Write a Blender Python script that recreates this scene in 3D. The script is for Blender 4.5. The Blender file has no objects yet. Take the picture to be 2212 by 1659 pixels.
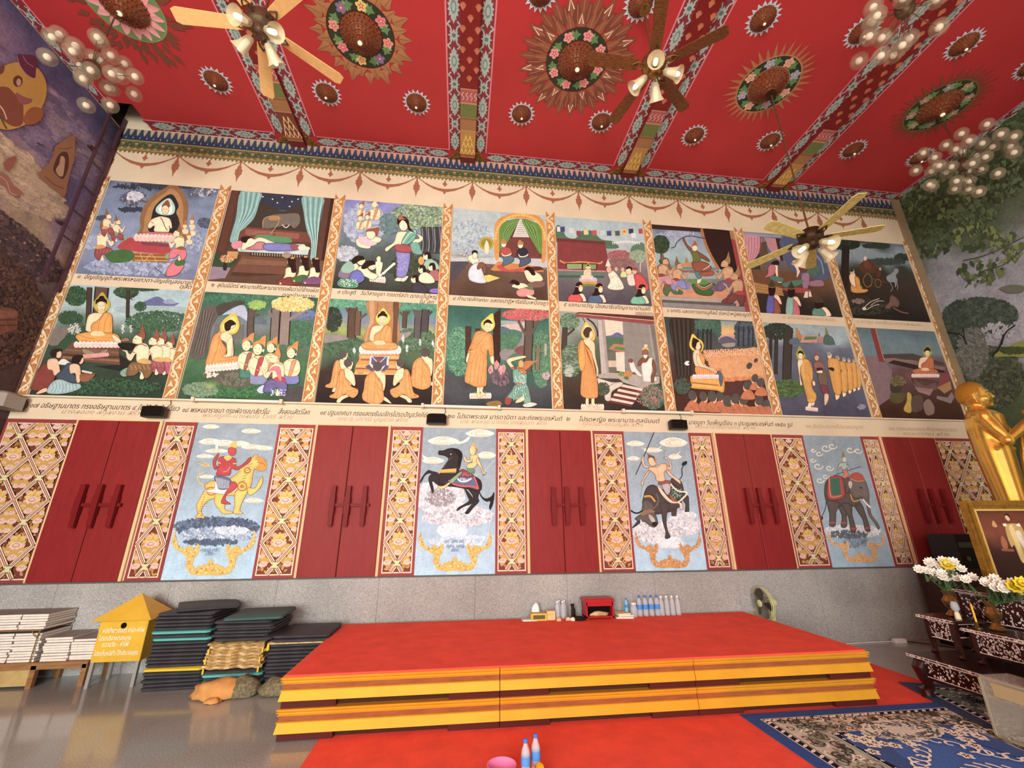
import bpy, bmesh, math, random
from math import sin, cos, pi, radians as rad
from mathutils import Vector, Matrix
random.seed(7)
SC = bpy.context.scene
COL = SC.collection
# ---------------------------------------------------------------- camera
FPX = 897.897
CAM_RIGHT = Vector((0.99266, -0.11904, -0.00465)); CAM_UP = Vector((-0.03371, -0.31501, 0.94849)); CAM_FWD = Vector((0.11437, 0.94137, 0.31652))
CAM_RIGHT.normalize(); CAM_FWD = (CAM_FWD - CAM_RIGHT*CAM_FWD.dot(CAM_RIGHT)).normalized(); CAM_UP = CAM_RIGHT.cross(CAM_FWD)
CAM = Vector((0, 0, 1.594))
cd = bpy.data.cameras.new('camera'); cam = bpy.data.objects.new('camera', cd); COL.objects.link(cam)
cd.sensor_fit = 'HORIZONTAL'; cd.sensor_width = 36; cd.lens = FPX/2212*36; cd.clip_start = .05; cd.clip_end = 200
m = Matrix((CAM_RIGHT, CAM_UP, -CAM_FWD)).transposed().to_4x4(); m.translation = CAM
cam.matrix_world = m
SC.camera = cam
# ---------------------------------------------------------------- world, daylight, exposure
w = bpy.data.worlds.new('daylight'); SC.world = w; w.use_nodes = True
w.node_tree.nodes['Background'].inputs[0].default_value = (1.0, .985, .96, 1)
w.node_tree.nodes['Background'].inputs[1].default_value = 1.75
def area(name, loc, target, size, power, col):
    l = bpy.data.lights.new(name, 'AREA'); l.shape = 'RECTANGLE'; l.size, l.size_y = size; l.energy = power; l.color = col
    o = bpy.data.objects.new(name, l); COL.objects.link(o); o.location = loc
    o.rotation_euler = (Vector(target)-Vector(loc)).to_track_quat('-Z', 'Y').to_euler(); o.visible_glossy = False; return o
# daylight through the tall doors behind the camera and on the entrance side
area('door_daylight_left', (-3.4, -6.4, 2.6), (-1.2, 6, 2.4), (3.6, 4.4), 1500, (1, .985, .96))
area('door_daylight_middle', (1.4, -6.4, 2.6), (1.0, 6, 2.8), (2.4, 4.2), 420, (1, .985, .95))
area('side_door_daylight', (8.4, -2.6, 2.4), (6.3, 4.2, 2.4), (1.2, 2.6), 60, (1, .93, .82))
vs = SC.view_settings; vs.view_transform = 'Standard'; vs.look = 'None'; vs.gamma = 1; vs.use_curve_mapping = False; vs.exposure = -0.1
# ---------------------------------------------------------------- helpers
YW, XL, XR, ZC = 6.0, -5.87, 8.82, 7.92
def ray(x, y): return (x-1106)/FPX*CAM_RIGHT - (y-829.5)/FPX*CAM_UP + CAM_FWD
def onwall(x, y, Y=YW): d = ray(x, y); return CAM + d*(Y/d.y)
def onfloor(x, y, z=0.0): d = ray(x, y); return CAM + d*((z-CAM.z)/d.z)
def onside(x, y, X): d = ray(x, y); return CAM + d*(X/d.x)
def lin(c):
    if isinstance(c, str): c = [int(c[i:i+2], 16)/255 for i in (0, 2, 4)]
    return tuple((v/12.92 if v <= .04045 else ((v+.055)/1.055)**2.4) for v in c[:3])
MATS = {}
def mat(name, col='888888', rough=.6, metal=0, var=0, scale=8, bump=0, bscale=40, col2=None, emit=0, alpha=None, trans=0, coat=0, stretch=None):
    if name in MATS: return MATS[name]
    M = bpy.data.materials.new(name); M.use_nodes = True; nt = M.node_tree; N = nt.nodes; L = nt.links; b = N['Principled BSDF']
    c = lin(col); b.inputs['Roughness'].default_value = rough; b.inputs['Metallic'].default_value = metal
    b.inputs['Base Color'].default_value = (*c, 1)
    if coat: b.inputs['Coat Weight'].default_value = coat; b.inputs['Coat Roughness'].default_value = .08
    if trans: b.inputs['Transmission Weight'].default_value = trans; b.inputs['IOR'].default_value = 1.2
    if alpha is not None: b.inputs['Alpha'].default_value = alpha
    if emit: b.inputs['Emission Color'].default_value = (*c, 1); b.inputs['Emission Strength'].default_value = emit
    tc = N.new('ShaderNodeTexCoord'); src = tc.outputs['Object']
    if stretch:
        mp = N.new('ShaderNodeMapping'); mp.inputs['Scale'].default_value = stretch; L.new(src, mp.inputs[0]); src = mp.outputs[0]
    if var or col2:
        n = N.new('ShaderNodeTexNoise'); n.inputs['Scale'].default_value = scale; n.inputs['Detail'].default_value = 6; n.inputs['Roughness'].default_value = .62; L.new(src, n.inputs['Vector'])
        r = N.new('ShaderNodeValToRGB'); r.color_ramp.elements[0].position = .32; r.color_ramp.elements[1].position = .68
        c2 = lin(col2) if col2 else tuple(min(1, v*(1+var)) for v in c); c1 = c if col2 else tuple(v*(1-var) for v in c)
        r.color_ramp.elements[0].color = (*c1, 1); r.color_ramp.elements[1].color = (*c2, 1)
        L.new(n.outputs['Fac'], r.inputs[0]); L.new(r.outputs[0], b.inputs['Base Color'])
    if bump:
        n2 = N.new('ShaderNodeTexNoise'); n2.inputs['Scale'].default_value = bscale; n2.inputs['Detail'].default_value = 4; L.new(src, n2.inputs['Vector'])
        bp = N.new('ShaderNodeBump'); bp.inputs['Strength'].default_value = bump; bp.inputs['Distance'].default_value = .01
        L.new(n2.outputs['Fac'], bp.inputs['Height']); L.new(bp.outputs[0], b.inputs['Normal'])
    MATS[name] = M; return M
def paintmat(name, rough=.55, var=.12, scale=9, metal=0, spec=.35):
    M = bpy.data.materials.new(name); M.use_nodes = True; nt = M.node_tree; N = nt.nodes; L = nt.links; b = N['Principled BSDF']
    b.inputs['Roughness'].default_value = rough; b.inputs['Metallic'].default_value = metal; b.inputs['Specular IOR Level'].default_value = spec
    a = N.new('ShaderNodeAttribute'); a.attribute_name = 'Col'; tc = N.new('ShaderNodeTexCoord')
    n = N.new('ShaderNodeTexNoise'); n.inputs['Scale'].default_value = scale; n.inputs['Detail'].default_value = 7; n.inputs['Roughness'].default_value = .65
    L.new(tc.outputs['Object'], n.inputs['Vector'])
    mr = N.new('ShaderNodeMapRange'); mr.inputs[1].default_value = .3; mr.inputs[2].default_value = .7; mr.inputs[3].default_value = 1-var; mr.inputs[4].default_value = 1+var
    L.new(n.outputs['Fac'], mr.inputs[0])
    n3 = N.new('ShaderNodeTexNoise'); n3.inputs['Scale'].default_value = scale*6; n3.inputs['Detail'].default_value = 3; L.new(tc.outputs['Object'], n3.inputs['Vector'])
    mr3 = N.new('ShaderNodeMapRange'); mr3.inputs[1].default_value = .3; mr3.inputs[2].default_value = .7; mr3.inputs[3].default_value = 1-var*.8; mr3.inputs[4].default_value = 1+var*.8; L.new(n3.outputs['Fac'], mr3.inputs[0])
    mm = N.new('ShaderNodeMath'); mm.operation = 'MULTIPLY'; L.new(mr.outputs[0], mm.inputs[0]); L.new(mr3.outputs[0], mm.inputs[1]); mr = mm
    mx = N.new('ShaderNodeMix'); mx.data_type = 'RGBA'; mx.blend_type = 'MULTIPLY'; mx.inputs[0].default_value = 1
    L.new(a.outputs['Color'], mx.inputs[6]); L.new(mr.outputs[0], mx.inputs[7]); hs = N.new('ShaderNodeHueSaturation'); hs.inputs['Saturation'].default_value = .88; L.new(mx.outputs[2], hs.inputs['Color']); L.new(hs.outputs[0], b.inputs['Base Color'])
    MATS[name] = M; return M
PAINT = paintmat('mural_paint', .5, .13, 9)
PAINTW = paintmat('wall_paint', .55, .05, 3)
GILT = paintmat('gilt_paint', .42, .10, 12, .25)
CARP = paintmat('carpet_pile', .95, .16, 60, 0, .1)
PRINT = paintmat('print', .5, .04, 20)
ORD_ = ['first', 'second', 'third', 'fourth', 'fifth', 'sixth', 'seventh', 'eighth', 'ninth', 'tenth', 'eleventh', 'twelfth', 'thirteenth', 'fourteenth', 'fifteenth', 'sixteenth', 'seventeenth', 'eighteenth', 'nineteenth', 'twentieth', 'twenty-first', 'twenty-second']
def tag(o, label=None, cat=None, group=None, kind=None):
    if label: o['label'] = label
    if cat: o['category'] = cat
    if group: o['group'] = group
    if kind: o['kind'] = kind
    return o
def thing(name, label, cat, loc=(0, 0, 0), rz=0, group=None, kind=None):
    o = bpy.data.objects.new(name, None); COL.objects.link(o); o.empty_display_size = .1
    o.location = loc; o.rotation_euler = (0, 0, rz); return tag(o, label, cat, group, kind)
def copytree(o, parent=None):
    c = o.copy(); COL.objects.link(c); c.parent = parent
    for ch in list(o.children): copytree(ch, c)
    return c
def linkmesh(name, me, m, parent=None, loc=(0, 0, 0), rot=(0, 0, 0)):
    o = bpy.data.objects.new(name, me); COL.objects.link(o)
    if not me.materials: me.materials.append(m)
    o.parent = parent; o.location = loc; o.rotation_euler = rot; return o
class MB:
    def __init__(s): s.v = []; s.f = []; s.T = Matrix.Identity(4)
    def add(s, v, f):
        n = len(s.v); s.v += [tuple(s.T @ Vector(p)) for p in v]; s.f += [tuple(i+n for i in q) for q in f]; return s
    def box(s, x0, y0, z0, x1, y1, z1):
        return s.add([(x0,y0,z0),(x1,y0,z0),(x1,y1,z0),(x0,y1,z0),(x0,y0,z1),(x1,y0,z1),(x1,y1,z1),(x0,y1,z1)], [(3,2,1,0),(4,5,6,7),(0,1,5,4),(1,2,6,5),(2,3,7,6),(3,0,4,7)])
    def bbox(s, x0, y0, z0, x1, y1, z1, b=.01):     # box with chamfered vertical and top edges
        rings = []
        for z, i in ((z0, 0), (z1-b, 0), (z1, b)):
            a, c, d, e = x0+i, y0+i, x1-i, y1-i
            rings.append([(a+b,c,z),(d-b,c,z),(d,c+b,z),(d,e-b,z),(d-b,e,z),(a+b,e,z),(a,e-b,z),(a,c+b,z)])
        v = [p for r in rings for p in r]; f = [tuple(range(7,-1,-1)), tuple(range(16,24))]
        for k in (0, 1):
            for i in range(8): f.append((k*8+i, k*8+(i+1)%8, k*8+8+(i+1)%8, k*8+8+i))
        return s.add(v, f)
    def lathe(s, prof, seg=24, c=(0, 0, 0), cap=True):
        v = []; f = []
        for r, z in prof:
            for i in range(seg): a = 2*pi*i/seg; v.append((c[0]+r*cos(a), c[1]+r*sin(a), c[2]+z))
        n = len(prof)
        for k in range(n-1):
            for i in range(seg): j = (i+1) % seg; f.append((k*seg+i, k*seg+j, (k+1)*seg+j, (k+1)*seg+i))
        if cap: f.append(tuple(range(seg-1, -1, -1))); f.append(tuple((n-1)*seg+i for i in range(seg)))
        return s.add(v, f)
    def tube(s, pts, r, seg=8):
        pts = [Vector(p) for p in pts]; R = r if isinstance(r, (list, tuple)) else [r]*len(pts); v = []; f = []; prev = None
        for k, p in enumerate(pts):
            t = (pts[min(k+1, len(pts)-1)]-pts[max(k-1, 0)]).normalized()
            u = prev - t*prev.dot(t) if prev else (Vector((0, 0, 1)) if abs(t.z) < .9 else Vector((1, 0, 0))).cross(t)
            u.normalize(); prev = u; w_ = t.cross(u)
            for i in range(seg): a = 2*pi*i/seg; v.append(tuple(p+(u*cos(a)+w_*sin(a))*R[k]))
        for k in range(len(pts)-1):
            for i in range(seg): j = (i+1) % seg; f.append((k*seg+i, k*seg+j, (k+1)*seg+j, (k+1)*seg+i))
        f.append(tuple(range(seg-1, -1, -1))); f.append(tuple((len(pts)-1)*seg+i for i in range(seg)))
        return s.add(v, f)
    def ball(s, c, r, seg=12, rings=8, sz=1):
        return s.lathe([(max(1e-4, r*sin(pi*k/rings)), -r*sz*cos(pi*k/rings)) for k in range(rings+1)], seg, c)
    def prism(s, poly, z0, z1):          # polygon in xy
        n = len(poly)
        return s.add([(x, y, z0) for x, y in poly]+[(x, y, z1) for x, y in poly], [tuple(range(n-1, -1, -1)), tuple(range(n, 2*n))]+[(i, (i+1) % n, n+(i+1) % n, n+i) for i in range(n)])
    def mesh(s, name, smooth=False):
        me = bpy.data.meshes.new(name); me.from_pydata(s.v, [], s.f)
        bm = bmesh.new(); bm.from_mesh(me); bmesh.ops.recalc_face_normals(bm, faces=bm.faces); bm.to_mesh(me); bm.free()
        if smooth:
            me.shade_smooth()
            try: me.set_sharp_from_angle(angle=rad(40))
            except Exception: pass
        return me
    def build(s, name, m, parent=None, smooth=False, loc=(0, 0, 0), rot=(0, 0, 0)):
        return linkmesh(name, s.mesh(name, smooth), m, parent, loc, rot)
def spline(p, closed=True, n=4):
    k = len(p); out = []
    rng = range(k) if closed else range(k-1)
    for i in rng:
        p0, p1, p2, p3 = (p[(i-1) % k], p[i], p[(i+1) % k], p[(i+2) % k]) if closed else (p[max(i-1, 0)], p[i], p[i+1], p[min(i+2, k-1)])
        for j in range(n):
            t = j/n
            out.append(tuple(.5*(2*p1[q]+(p2[q]-p0[q])*t+(2*p0[q]-5*p1[q]+4*p2[q]-p3[q])*t*t+(3*p1[q]-p0[q]-3*p2[q]+p3[q])*t**3) for q in (0, 1)))
    if not closed: out.append(tuple(p[-1]))
    return out
def mix(a, b, t): return tuple(x+(y-x)*t for x, y in zip(a, b))
STEP = 1.2e-5
class Art:
    """flat painting: coloured shapes laid on a surface; M(x, y, height) gives the point on that surface"""
    def __init__(s, M, rs=1): s.M = M; s.v = []; s.f = []; s.c = []; s.n = 1; s.tr = None; s.Q = None; s.R = random.Random(rs); s.ow = 3; s.oc = '3A2418'
    def at(s, ox, oy, cx, cy, k=1, flip=1, sy=1): s.tr = (ox, oy, cx, cy, k*flip, k*sy); return s
    def off(s): s.tr = None; return s
    def X(s, p):
        if s.tr: ox, oy, cx, cy, kx, ky = s.tr; p = (cx+(p[0]-ox)*kx, cy+(p[1]-oy)*ky)
        if s.Q:             # keep the paint inside the four edges of the panel
            x, y = p; a, b, c, d = s.Q
            y = min(max(y, a[1]+(b[1]-a[1])*(x-a[0])/(b[0]-a[0])), d[1]+(c[1]-d[1])*(x-d[0])/(c[0]-d[0]))
            x = min(max(x, a[0]+(d[0]-a[0])*(y-a[1])/(d[1]-a[1])), b[0]+(c[0]-b[0])*(y-b[1])/(c[1]-b[1])); p = (x, y)
        return p
    def raw(s, pts, col, h, col2=None):
        b = len(s.v); Q = [s.X(p) for p in pts]; s.v += [tuple(s.M(x, y, h)) for x, y in Q]; s.f.append(tuple(range(b, b+len(Q))))
        if col2:
            ys = [q[1] for q in Q]; lo, hi = min(ys), max(ys); s.c += [mix(col, col2, (y-lo)/max(1e-6, hi-lo)) for y in ys]
        else: s.c += [col]*len(Q)
    def fill(s, pts, col, col2=None, o=False):
        c = lin(col) if isinstance(col, str) else col; c2 = (lin(col2) if isinstance(col2, str) else col2)
        if len(pts) > 4:       # split concave outlines into triangles
            from mathutils.geometry import tessellate_polygon
            T = tessellate_polygon([[Vector((x, y, 0)) for x, y in pts]])
            Q = [s.X(p) for p in pts]; b = len(s.v); h = s.n*STEP; s.v += [tuple(s.M(x, y, h)) for x, y in Q]
            ys = [q[1] for q in Q]; lo, hi = min(ys), max(ys)
            s.c += [mix(c, c2, (y-lo)/max(1e-6, hi-lo)) if c2 else c for y in ys]
            s.f += [tuple(b+i for i in t) for t in T]
        else: s.raw(pts, c, s.n*STEP, c2)
        s.n += 1
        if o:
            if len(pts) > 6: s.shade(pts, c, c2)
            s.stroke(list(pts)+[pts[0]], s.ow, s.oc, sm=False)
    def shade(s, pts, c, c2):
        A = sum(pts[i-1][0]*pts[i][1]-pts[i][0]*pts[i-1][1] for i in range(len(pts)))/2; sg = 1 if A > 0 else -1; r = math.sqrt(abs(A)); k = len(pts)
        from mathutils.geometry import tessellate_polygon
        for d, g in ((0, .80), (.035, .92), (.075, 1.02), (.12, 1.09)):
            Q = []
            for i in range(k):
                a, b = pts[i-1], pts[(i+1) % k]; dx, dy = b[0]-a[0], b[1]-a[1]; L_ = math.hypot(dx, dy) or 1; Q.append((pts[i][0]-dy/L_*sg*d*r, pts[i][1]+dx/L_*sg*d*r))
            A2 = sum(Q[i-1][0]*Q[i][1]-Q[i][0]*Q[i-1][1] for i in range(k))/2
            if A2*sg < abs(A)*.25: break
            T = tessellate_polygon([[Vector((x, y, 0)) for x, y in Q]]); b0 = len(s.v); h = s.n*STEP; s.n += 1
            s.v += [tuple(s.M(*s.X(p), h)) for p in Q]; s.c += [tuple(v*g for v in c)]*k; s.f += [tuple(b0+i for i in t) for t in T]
    def p(s, col, *xy, **k): s.fill(list(zip(xy[::2], xy[1::2])), col, **k)
    def b(s, col, *xy, **k): s.fill(spline(list(zip(xy[::2], xy[1::2]))), col, **k)
    def ell(s, col, cx, cy, rx, ry, rot=0, n=16, **k):
        c_, s_ = cos(rot), sin(rot)
        s.fill([(cx+rx*cos(t)*c_-ry*sin(t)*s_, cy+rx*cos(t)*s_+ry*sin(t)*c_) for t in (2*pi*i/n for i in range(n))], col, **k)
    def stroke(s, pts, w, col, sm=True, taper=False):
        if sm and len(pts) > 2: pts = spline(pts, False, 5)
        c = lin(col) if isinstance(col, str) else col; h = s.n*STEP; s.n += 1; k = len(pts); L = []
        for i, p in enumerate(pts):
            a, b = pts[max(i-1, 0)], pts[min(i+1, k-1)]; dx, dy = b[0]-a[0], b[1]-a[1]; d = math.hypot(dx, dy) or 1
            ww = w/2*(1-.85*i/(k-1) if taper else 1); L.append(((p[0]-dy/d*ww, p[1]+dx/d*ww), (p[0]+dy/d*ww, p[1]-dx/d*ww)))
        for i in range(k-1): s.raw([L[i][0], L[i][1], L[i+1][1], L[i+1][0]], c, h)
    def l(s, col, w, *xy, **k): s.stroke(list(zip(xy[::2], xy[1::2])), w, col, **k)
    def d(s, spec):
        for ln in spec.strip().splitlines():
            t = ln.split()
            if not t: continue
            op, col, nums = t[0], t[1], [float(x) for x in t[2:]]
            c2 = None
            if ':' in col: col, c2 = col.split(':')
            if op[0] == 'p': s.p(col, *nums, col2=c2, o='o' in op)
            elif op[0] == 'b': s.b(col, *nums, col2=c2, o='o' in op)
            elif op[0] == 'e': s.ell(col, *nums[:4], n=16 if nums[2] < 60 else 32, rot=nums[4] if len(nums) > 4 else 0, col2=c2, o='o' in op)
            elif op[0] == 'l': s.stroke(list(zip(nums[1::2], nums[2::2])), nums[0], col)
            elif op[0] == 't': s.stroke(list(zip(nums[1::2], nums[2::2])), nums[0], col, taper=True)
    def bg(s, quad, stops, var=.06, nx=20, ny=20, sc=5):
        """quad: corners tl, tr, br, bl; stops: (t, colour) from top to bottom"""
        st = [(t, lin(c)) for t, c in stops]; from mathutils import noise
        off = s.R.random()*50; b = len(s.v); h = s.n*STEP; s.n += 1
        for j in range(ny+1):
            for i in range(nx+1):
                u, v = i/nx, j/ny; top = mix(quad[0], quad[1], u); bot = mix(quad[3], quad[2], u); q = mix(top, bot, v)
                s.v.append(tuple(s.M(q[0], q[1], h)))
                vv = min(1, max(0, v+noise.noise((u*sc, v*sc, off))*var*1.5)); k = 0
                while k < len(st)-2 and vv > st[k+1][0]: k += 1
                t = min(1, max(0, (vv-st[k][0])/max(1e-6, st[k+1][0]-st[k][0])))
                g = 1+noise.noise((u*sc*2.3, v*sc*2.3, off+9))*var*2; s.c.append(tuple(x*g for x in mix(st[k][1], st[k+1][1], t)))
        for j in range(ny):
            for i in range(nx): a = b+j*(nx+1)+i; s.f.append((a, a+1, a+nx+2, a+nx+1))
    def fol(s, cols, n, cx, cy, rx, ry, size, asp=1.6, box=False, rot=None):
        """many loose brush dabs (leaves, clouds, grass) inside an ellipse or box"""
        C = [lin(c) for c in cols]; h0 = s.n*STEP; n = int(n*3.4); s.n += int(n*2e-6/STEP)+2; size *= .5; av = tuple(sum(c[i] for c in C)/len(C) for i in range(3))
        for i in range(n):
            if box: x, y = cx+s.R.uniform(-rx, rx), cy+s.R.uniform(-ry, ry)
            else: a = s.R.uniform(0, 2*pi); r = math.sqrt(s.R.random()); x, y = cx+rx*r*cos(a), cy+ry*r*sin(a)
            z = size*s.R.uniform(.6, 1.3); t = (s.R.uniform(0, pi) if rot is None else rot+s.R.uniform(-.35, .35)); ca, sa = cos(t), sin(t)
            k = s.R.choice(C); g = s.R.uniform(.88, 1.12); k = mix(k, av, .3)
            P = [(x+u*z*asp*ca-v*z*sa, y+u*z*asp*sa+v*z*ca) for u, v in ((-.8, .1), (-.5, -.6), (.1, -.8), (.65, -.5), (.8, .05), (.5, .62), (-.1, .8), (-.6, .55))]
            s.raw(P, tuple(q*g for q in k), h0+2e-6*i)
    def petals(s, col, x0, y0, x1, y1, h, n, o='C98A80'):
        for i in range(n):
            t = (i+.5)/n; x = x0+(x1-x0)*t; y = y0+(y1-y0)*t; w_ = math.hypot(x1-x0, y1-y0)/n*.62
            P = spline([(x-w_, y-h*.1), (x-w_*.8, y+h*.45), (x, y+h*.62), (x+w_*.8, y+h*.45), (x+w_, y-h*.1), (x, y-h*.5)]); s.fill(P, col)
            s.fill([(x+(px_-x)*.5, y+h*.16+(py_-y)*.5) for px_, py_ in P], mix(lin(col), lin(o), .35)); s.stroke(P[:-6], 3.6, o, sm=False)
    def build(s, name, m, parent=None):
        xs = list(zip(*s.v)); o = Vector(((min(xs[0])+max(xs[0]))/2, (min(xs[1])+max(xs[1]))/2, (min(xs[2])+max(xs[2]))/2))
        me = bpy.data.meshes.new(name); me.from_pydata([tuple(Vector(p)-o) for p in s.v], [], s.f)
        at = me.color_attributes.new('Col', 'FLOAT_COLOR', 'POINT')
        at.data.foreach_set('color', [x for c in s.c for x in (max(0, c[0]), max(0, c[1]), max(0, c[2]), 1)])
        return linkmesh(name, me, m, parent, o)
def wallmap(x0, y0, sc): return lambda x, y, h: onwall(x0+x/sc, y0+y/sc, YW-.002) + Vector((0, -h, 0))
def text(s, size, M, m, parent=None, name='lettering', align='LEFT', shear=0, width=None, ext=0):
    cu = bpy.data.curves.new(name, 'FONT'); cu.body = s; cu.size = size; cu.align_x = align; cu.shear = shear; cu.extrude = ext; cu.resolution_u = 2
    o = bpy.data.objects.new(name, cu); COL.objects.link(o); bpy.context.view_layer.update()
    me = bpy.data.meshes.new_from_object(o.evaluated_get(bpy.context.evaluated_depsgraph_get())); bpy.data.objects.remove(o)
    if width and len(me.vertices):
        xs = [v.co.x for v in me.vertices]; k = width/max(1e-6, max(xs)-min(xs))
        for v in me.vertices: v.co.x *= k
    me.name = name; me.materials.clear(); q = linkmesh(name, me, m, parent); q.matrix_local = M; return q
# ---------------------------------------------------------------- room shell
def granite(name, c1, c2, rough, coat, big=1.2, fine=55):
    M = mat(name, c1, rough, coat=coat); nt = M.node_tree; N = nt.nodes; L = nt.links; b = N['Principled BSDF']
    tc = N.new('ShaderNodeTexCoord'); n1 = N.new('ShaderNodeTexNoise'); n1.inputs['Scale'].default_value = fine; n1.inputs['Detail'].default_value = 3
    n2 = N.new('ShaderNodeTexNoise'); n2.inputs['Scale'].default_value = big; n2.inputs['Detail'].default_value = 5
    L.new(tc.outputs['Object'], n1.inputs['Vector']); L.new(tc.outputs['Object'], n2.inputs['Vector'])
    r = N.new('ShaderNodeValToRGB'); r.color_ramp.elements[0].color = (*lin(c1), 1); r.color_ramp.elements[1].color = (*lin(c2), 1); r.color_ramp.elements[0].position = .36; r.color_ramp.elements[1].position = .64
    L.new(n1.outputs['Fac'], r.inputs[0])
    mr = N.new('ShaderNodeMapRange'); mr.inputs[1].default_value = .3; mr.inputs[2].default_value = .7; mr.inputs[3].default_value = .82; mr.inputs[4].default_value = 1.16; L.new(n2.outputs['Fac'], mr.inputs[0])
    mx = N.new('ShaderNodeMix'); mx.data_type = 'RGBA'; mx.blend_type = 'MULTIPLY'; mx.inputs[0].default_value = 1
    L.new(r.outputs[0], mx.inputs[6]); L.new(mr.outputs[0], mx.inputs[7]); L.new(mx.outputs[2], b.inputs['Base Color']); return M
CREAM = mat('cream_plaster', 'D4C3A6', .75, var=.05, scale=2.2, bump=.05, bscale=30)
GRAN = granite('grey_granite', '7E7E7A', 'B0AFAA', .32, .15, 1.3, 150)
FLOORM = granite('polished_floor', '8C908B', 'AAAEA8', .15, .3, .8, 90)
RED = mat('red_ceiling_paint', 'B43436', .6, var=.07, scale=.9, bump=.04, bscale=60)
DKRED = mat('dark_red_wood', '7A1D1C', .5, var=.1, scale=5)
DARK = mat('dark_void', '0D0B0A', .9)
fl = MB().box(XL, -7, -.12, XR, 6, 0).build('floor', FLOORM); tag(fl, 'polished grey granite floor', kind='structure')
ce = MB().box(-5.38, -7, ZC, XR, 6, ZC+.15).box(XL, -7, ZC, -5.38, 5.53, ZC+.15).build('ceiling', RED); tag(ce, 'red painted ceiling', kind='structure')
wb = MB().box(XL-.2, YW, 0, XR+.2, YW+.25, 8.9).build('wall_back', CREAM); tag(wb, 'cream plaster wall painted with rows of scenes', kind='structure')
hat = MB().box(XL-.02, 5.5, 8.85, -5.36, 6.0, 8.9).box(XL-.04, 5.5, ZC+.01, XL, 6.0, 8.9).box(-5.38, 5.5, ZC+.15, -5.34, 6.0, 8.9).box(XL, 5.49, ZC+.15, -5.36, 5.53, 8.9).build('hatch_shaft', DARK)
tag(hat, 'dark open ceiling hatch above the wall ladder', kind='structure')
# granite dado: slabs with fine joints along the foot of the wall
dado = thing('wall_dado', None, None, kind='structure')
x = XL
while x < XR-.01:
    x2 = min(x+1.22, XR); MB().box(x+.0015, YW-.03, 0, x2-.0015, YW, .935).build('slab', GRAN, dado); x = x2
MB().box(XL, YW-.04, .935, XR, YW, .953).build('ledge', mat('dado_ledge', '5A5550', .4), dado)
# side walls: the murals
SIDEPAINT = paintmat('side_mural_paint', .6, .22, 5)
wl = MB().box(XL-.2, -7, 0, XL, YW, ZC).build('wall_left', CREAM); tag(wl, 'left wall with a dusky mural', kind='structure')
wr = MB().box(XR, -7, 0, XR+.2, YW, ZC).build('wall_right', CREAM); tag(wr, 'right wall with a painted bodhi tree', kind='structure')
wf = MB().box(3.4, -7.2, 0, XR, -7, ZC).box(XL, -7.2, 5.4, 3.4, -7, ZC).build('wall_front', CREAM); tag(wf, 'unseen wall behind the viewer, shaped to dim the right side', kind='structure')  # unseen wall, left open on one side to make the right side dimmer
# pale pilaster edges at the corners
co = MB().box(XR-.16, YW-.05, .953, XR, YW, ZC-.02).build('trim_1', mat('corner_plaster', '8B7A5E', .8, var=.1, scale=3)); tag(co, 'bare plaster strip in the right corner', kind='structure')
# ---------------------------------------------------------------- ceiling ornament
BAYX = [-4.5, -1.55, 1.46, 4.46, 7.45]
BEAMX = [-3.02, -.075, 2.965, 5.99]
cmap = lambda x, y, h: Vector((x, y, ZC-.002-h))
def motif(a, x, y, ang, k, kind, c1='A9BCB0', c2='5E7A72'):
    """grey-green lotus spray (kind 0) or cross flower with curls (kind 1) on a border strip"""
    ca, sa = cos(ang), sin(ang)
    T = lambda P: [(x+(u*ca-v*sa)*k, y+(u*sa+v*ca)*k) for u, v in P]
    if kind == 0:
        P = []
        for i in range(28):
            t = 2*pi*i/28; ru = 1.0 if i % 2 == 0 else .70; P.append((cos(t)*.95*ru*(1+.12*abs(cos(t))), sin(t)*.5*ru))
        a.fill(T(P), c1); a.fill(T([(p[0]*.52, p[1]*.52) for p in P]), c2); a.fill(T([(p[0]*.36, p[1]*.36) for p in P]), c1)
        for sg in (-1, 1): a.fill(T([(sg*.8, -.16), (sg*1.18, 0), (sg*.8, .16)]), c1)
    else:
        P = []
        for i in range(16):
            t = 2*pi*i/16; r = .5 if i % 2 == 0 else .3; P.append((cos(t)*r, sin(t)*r))
        a.fill(T(P), c1); a.fill(T([(p[0]*.45, p[1]*.45) for p in P]), c2)
        for sx in (-1, 1):
            for sy in (-1, 1): a.stroke(T([(sx*.3, sy*.18), (sx*.62, sy*.3), (sx*.8, sy*.5), (sx*1.05, sy*.28)]), .13*k, c1)
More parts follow.
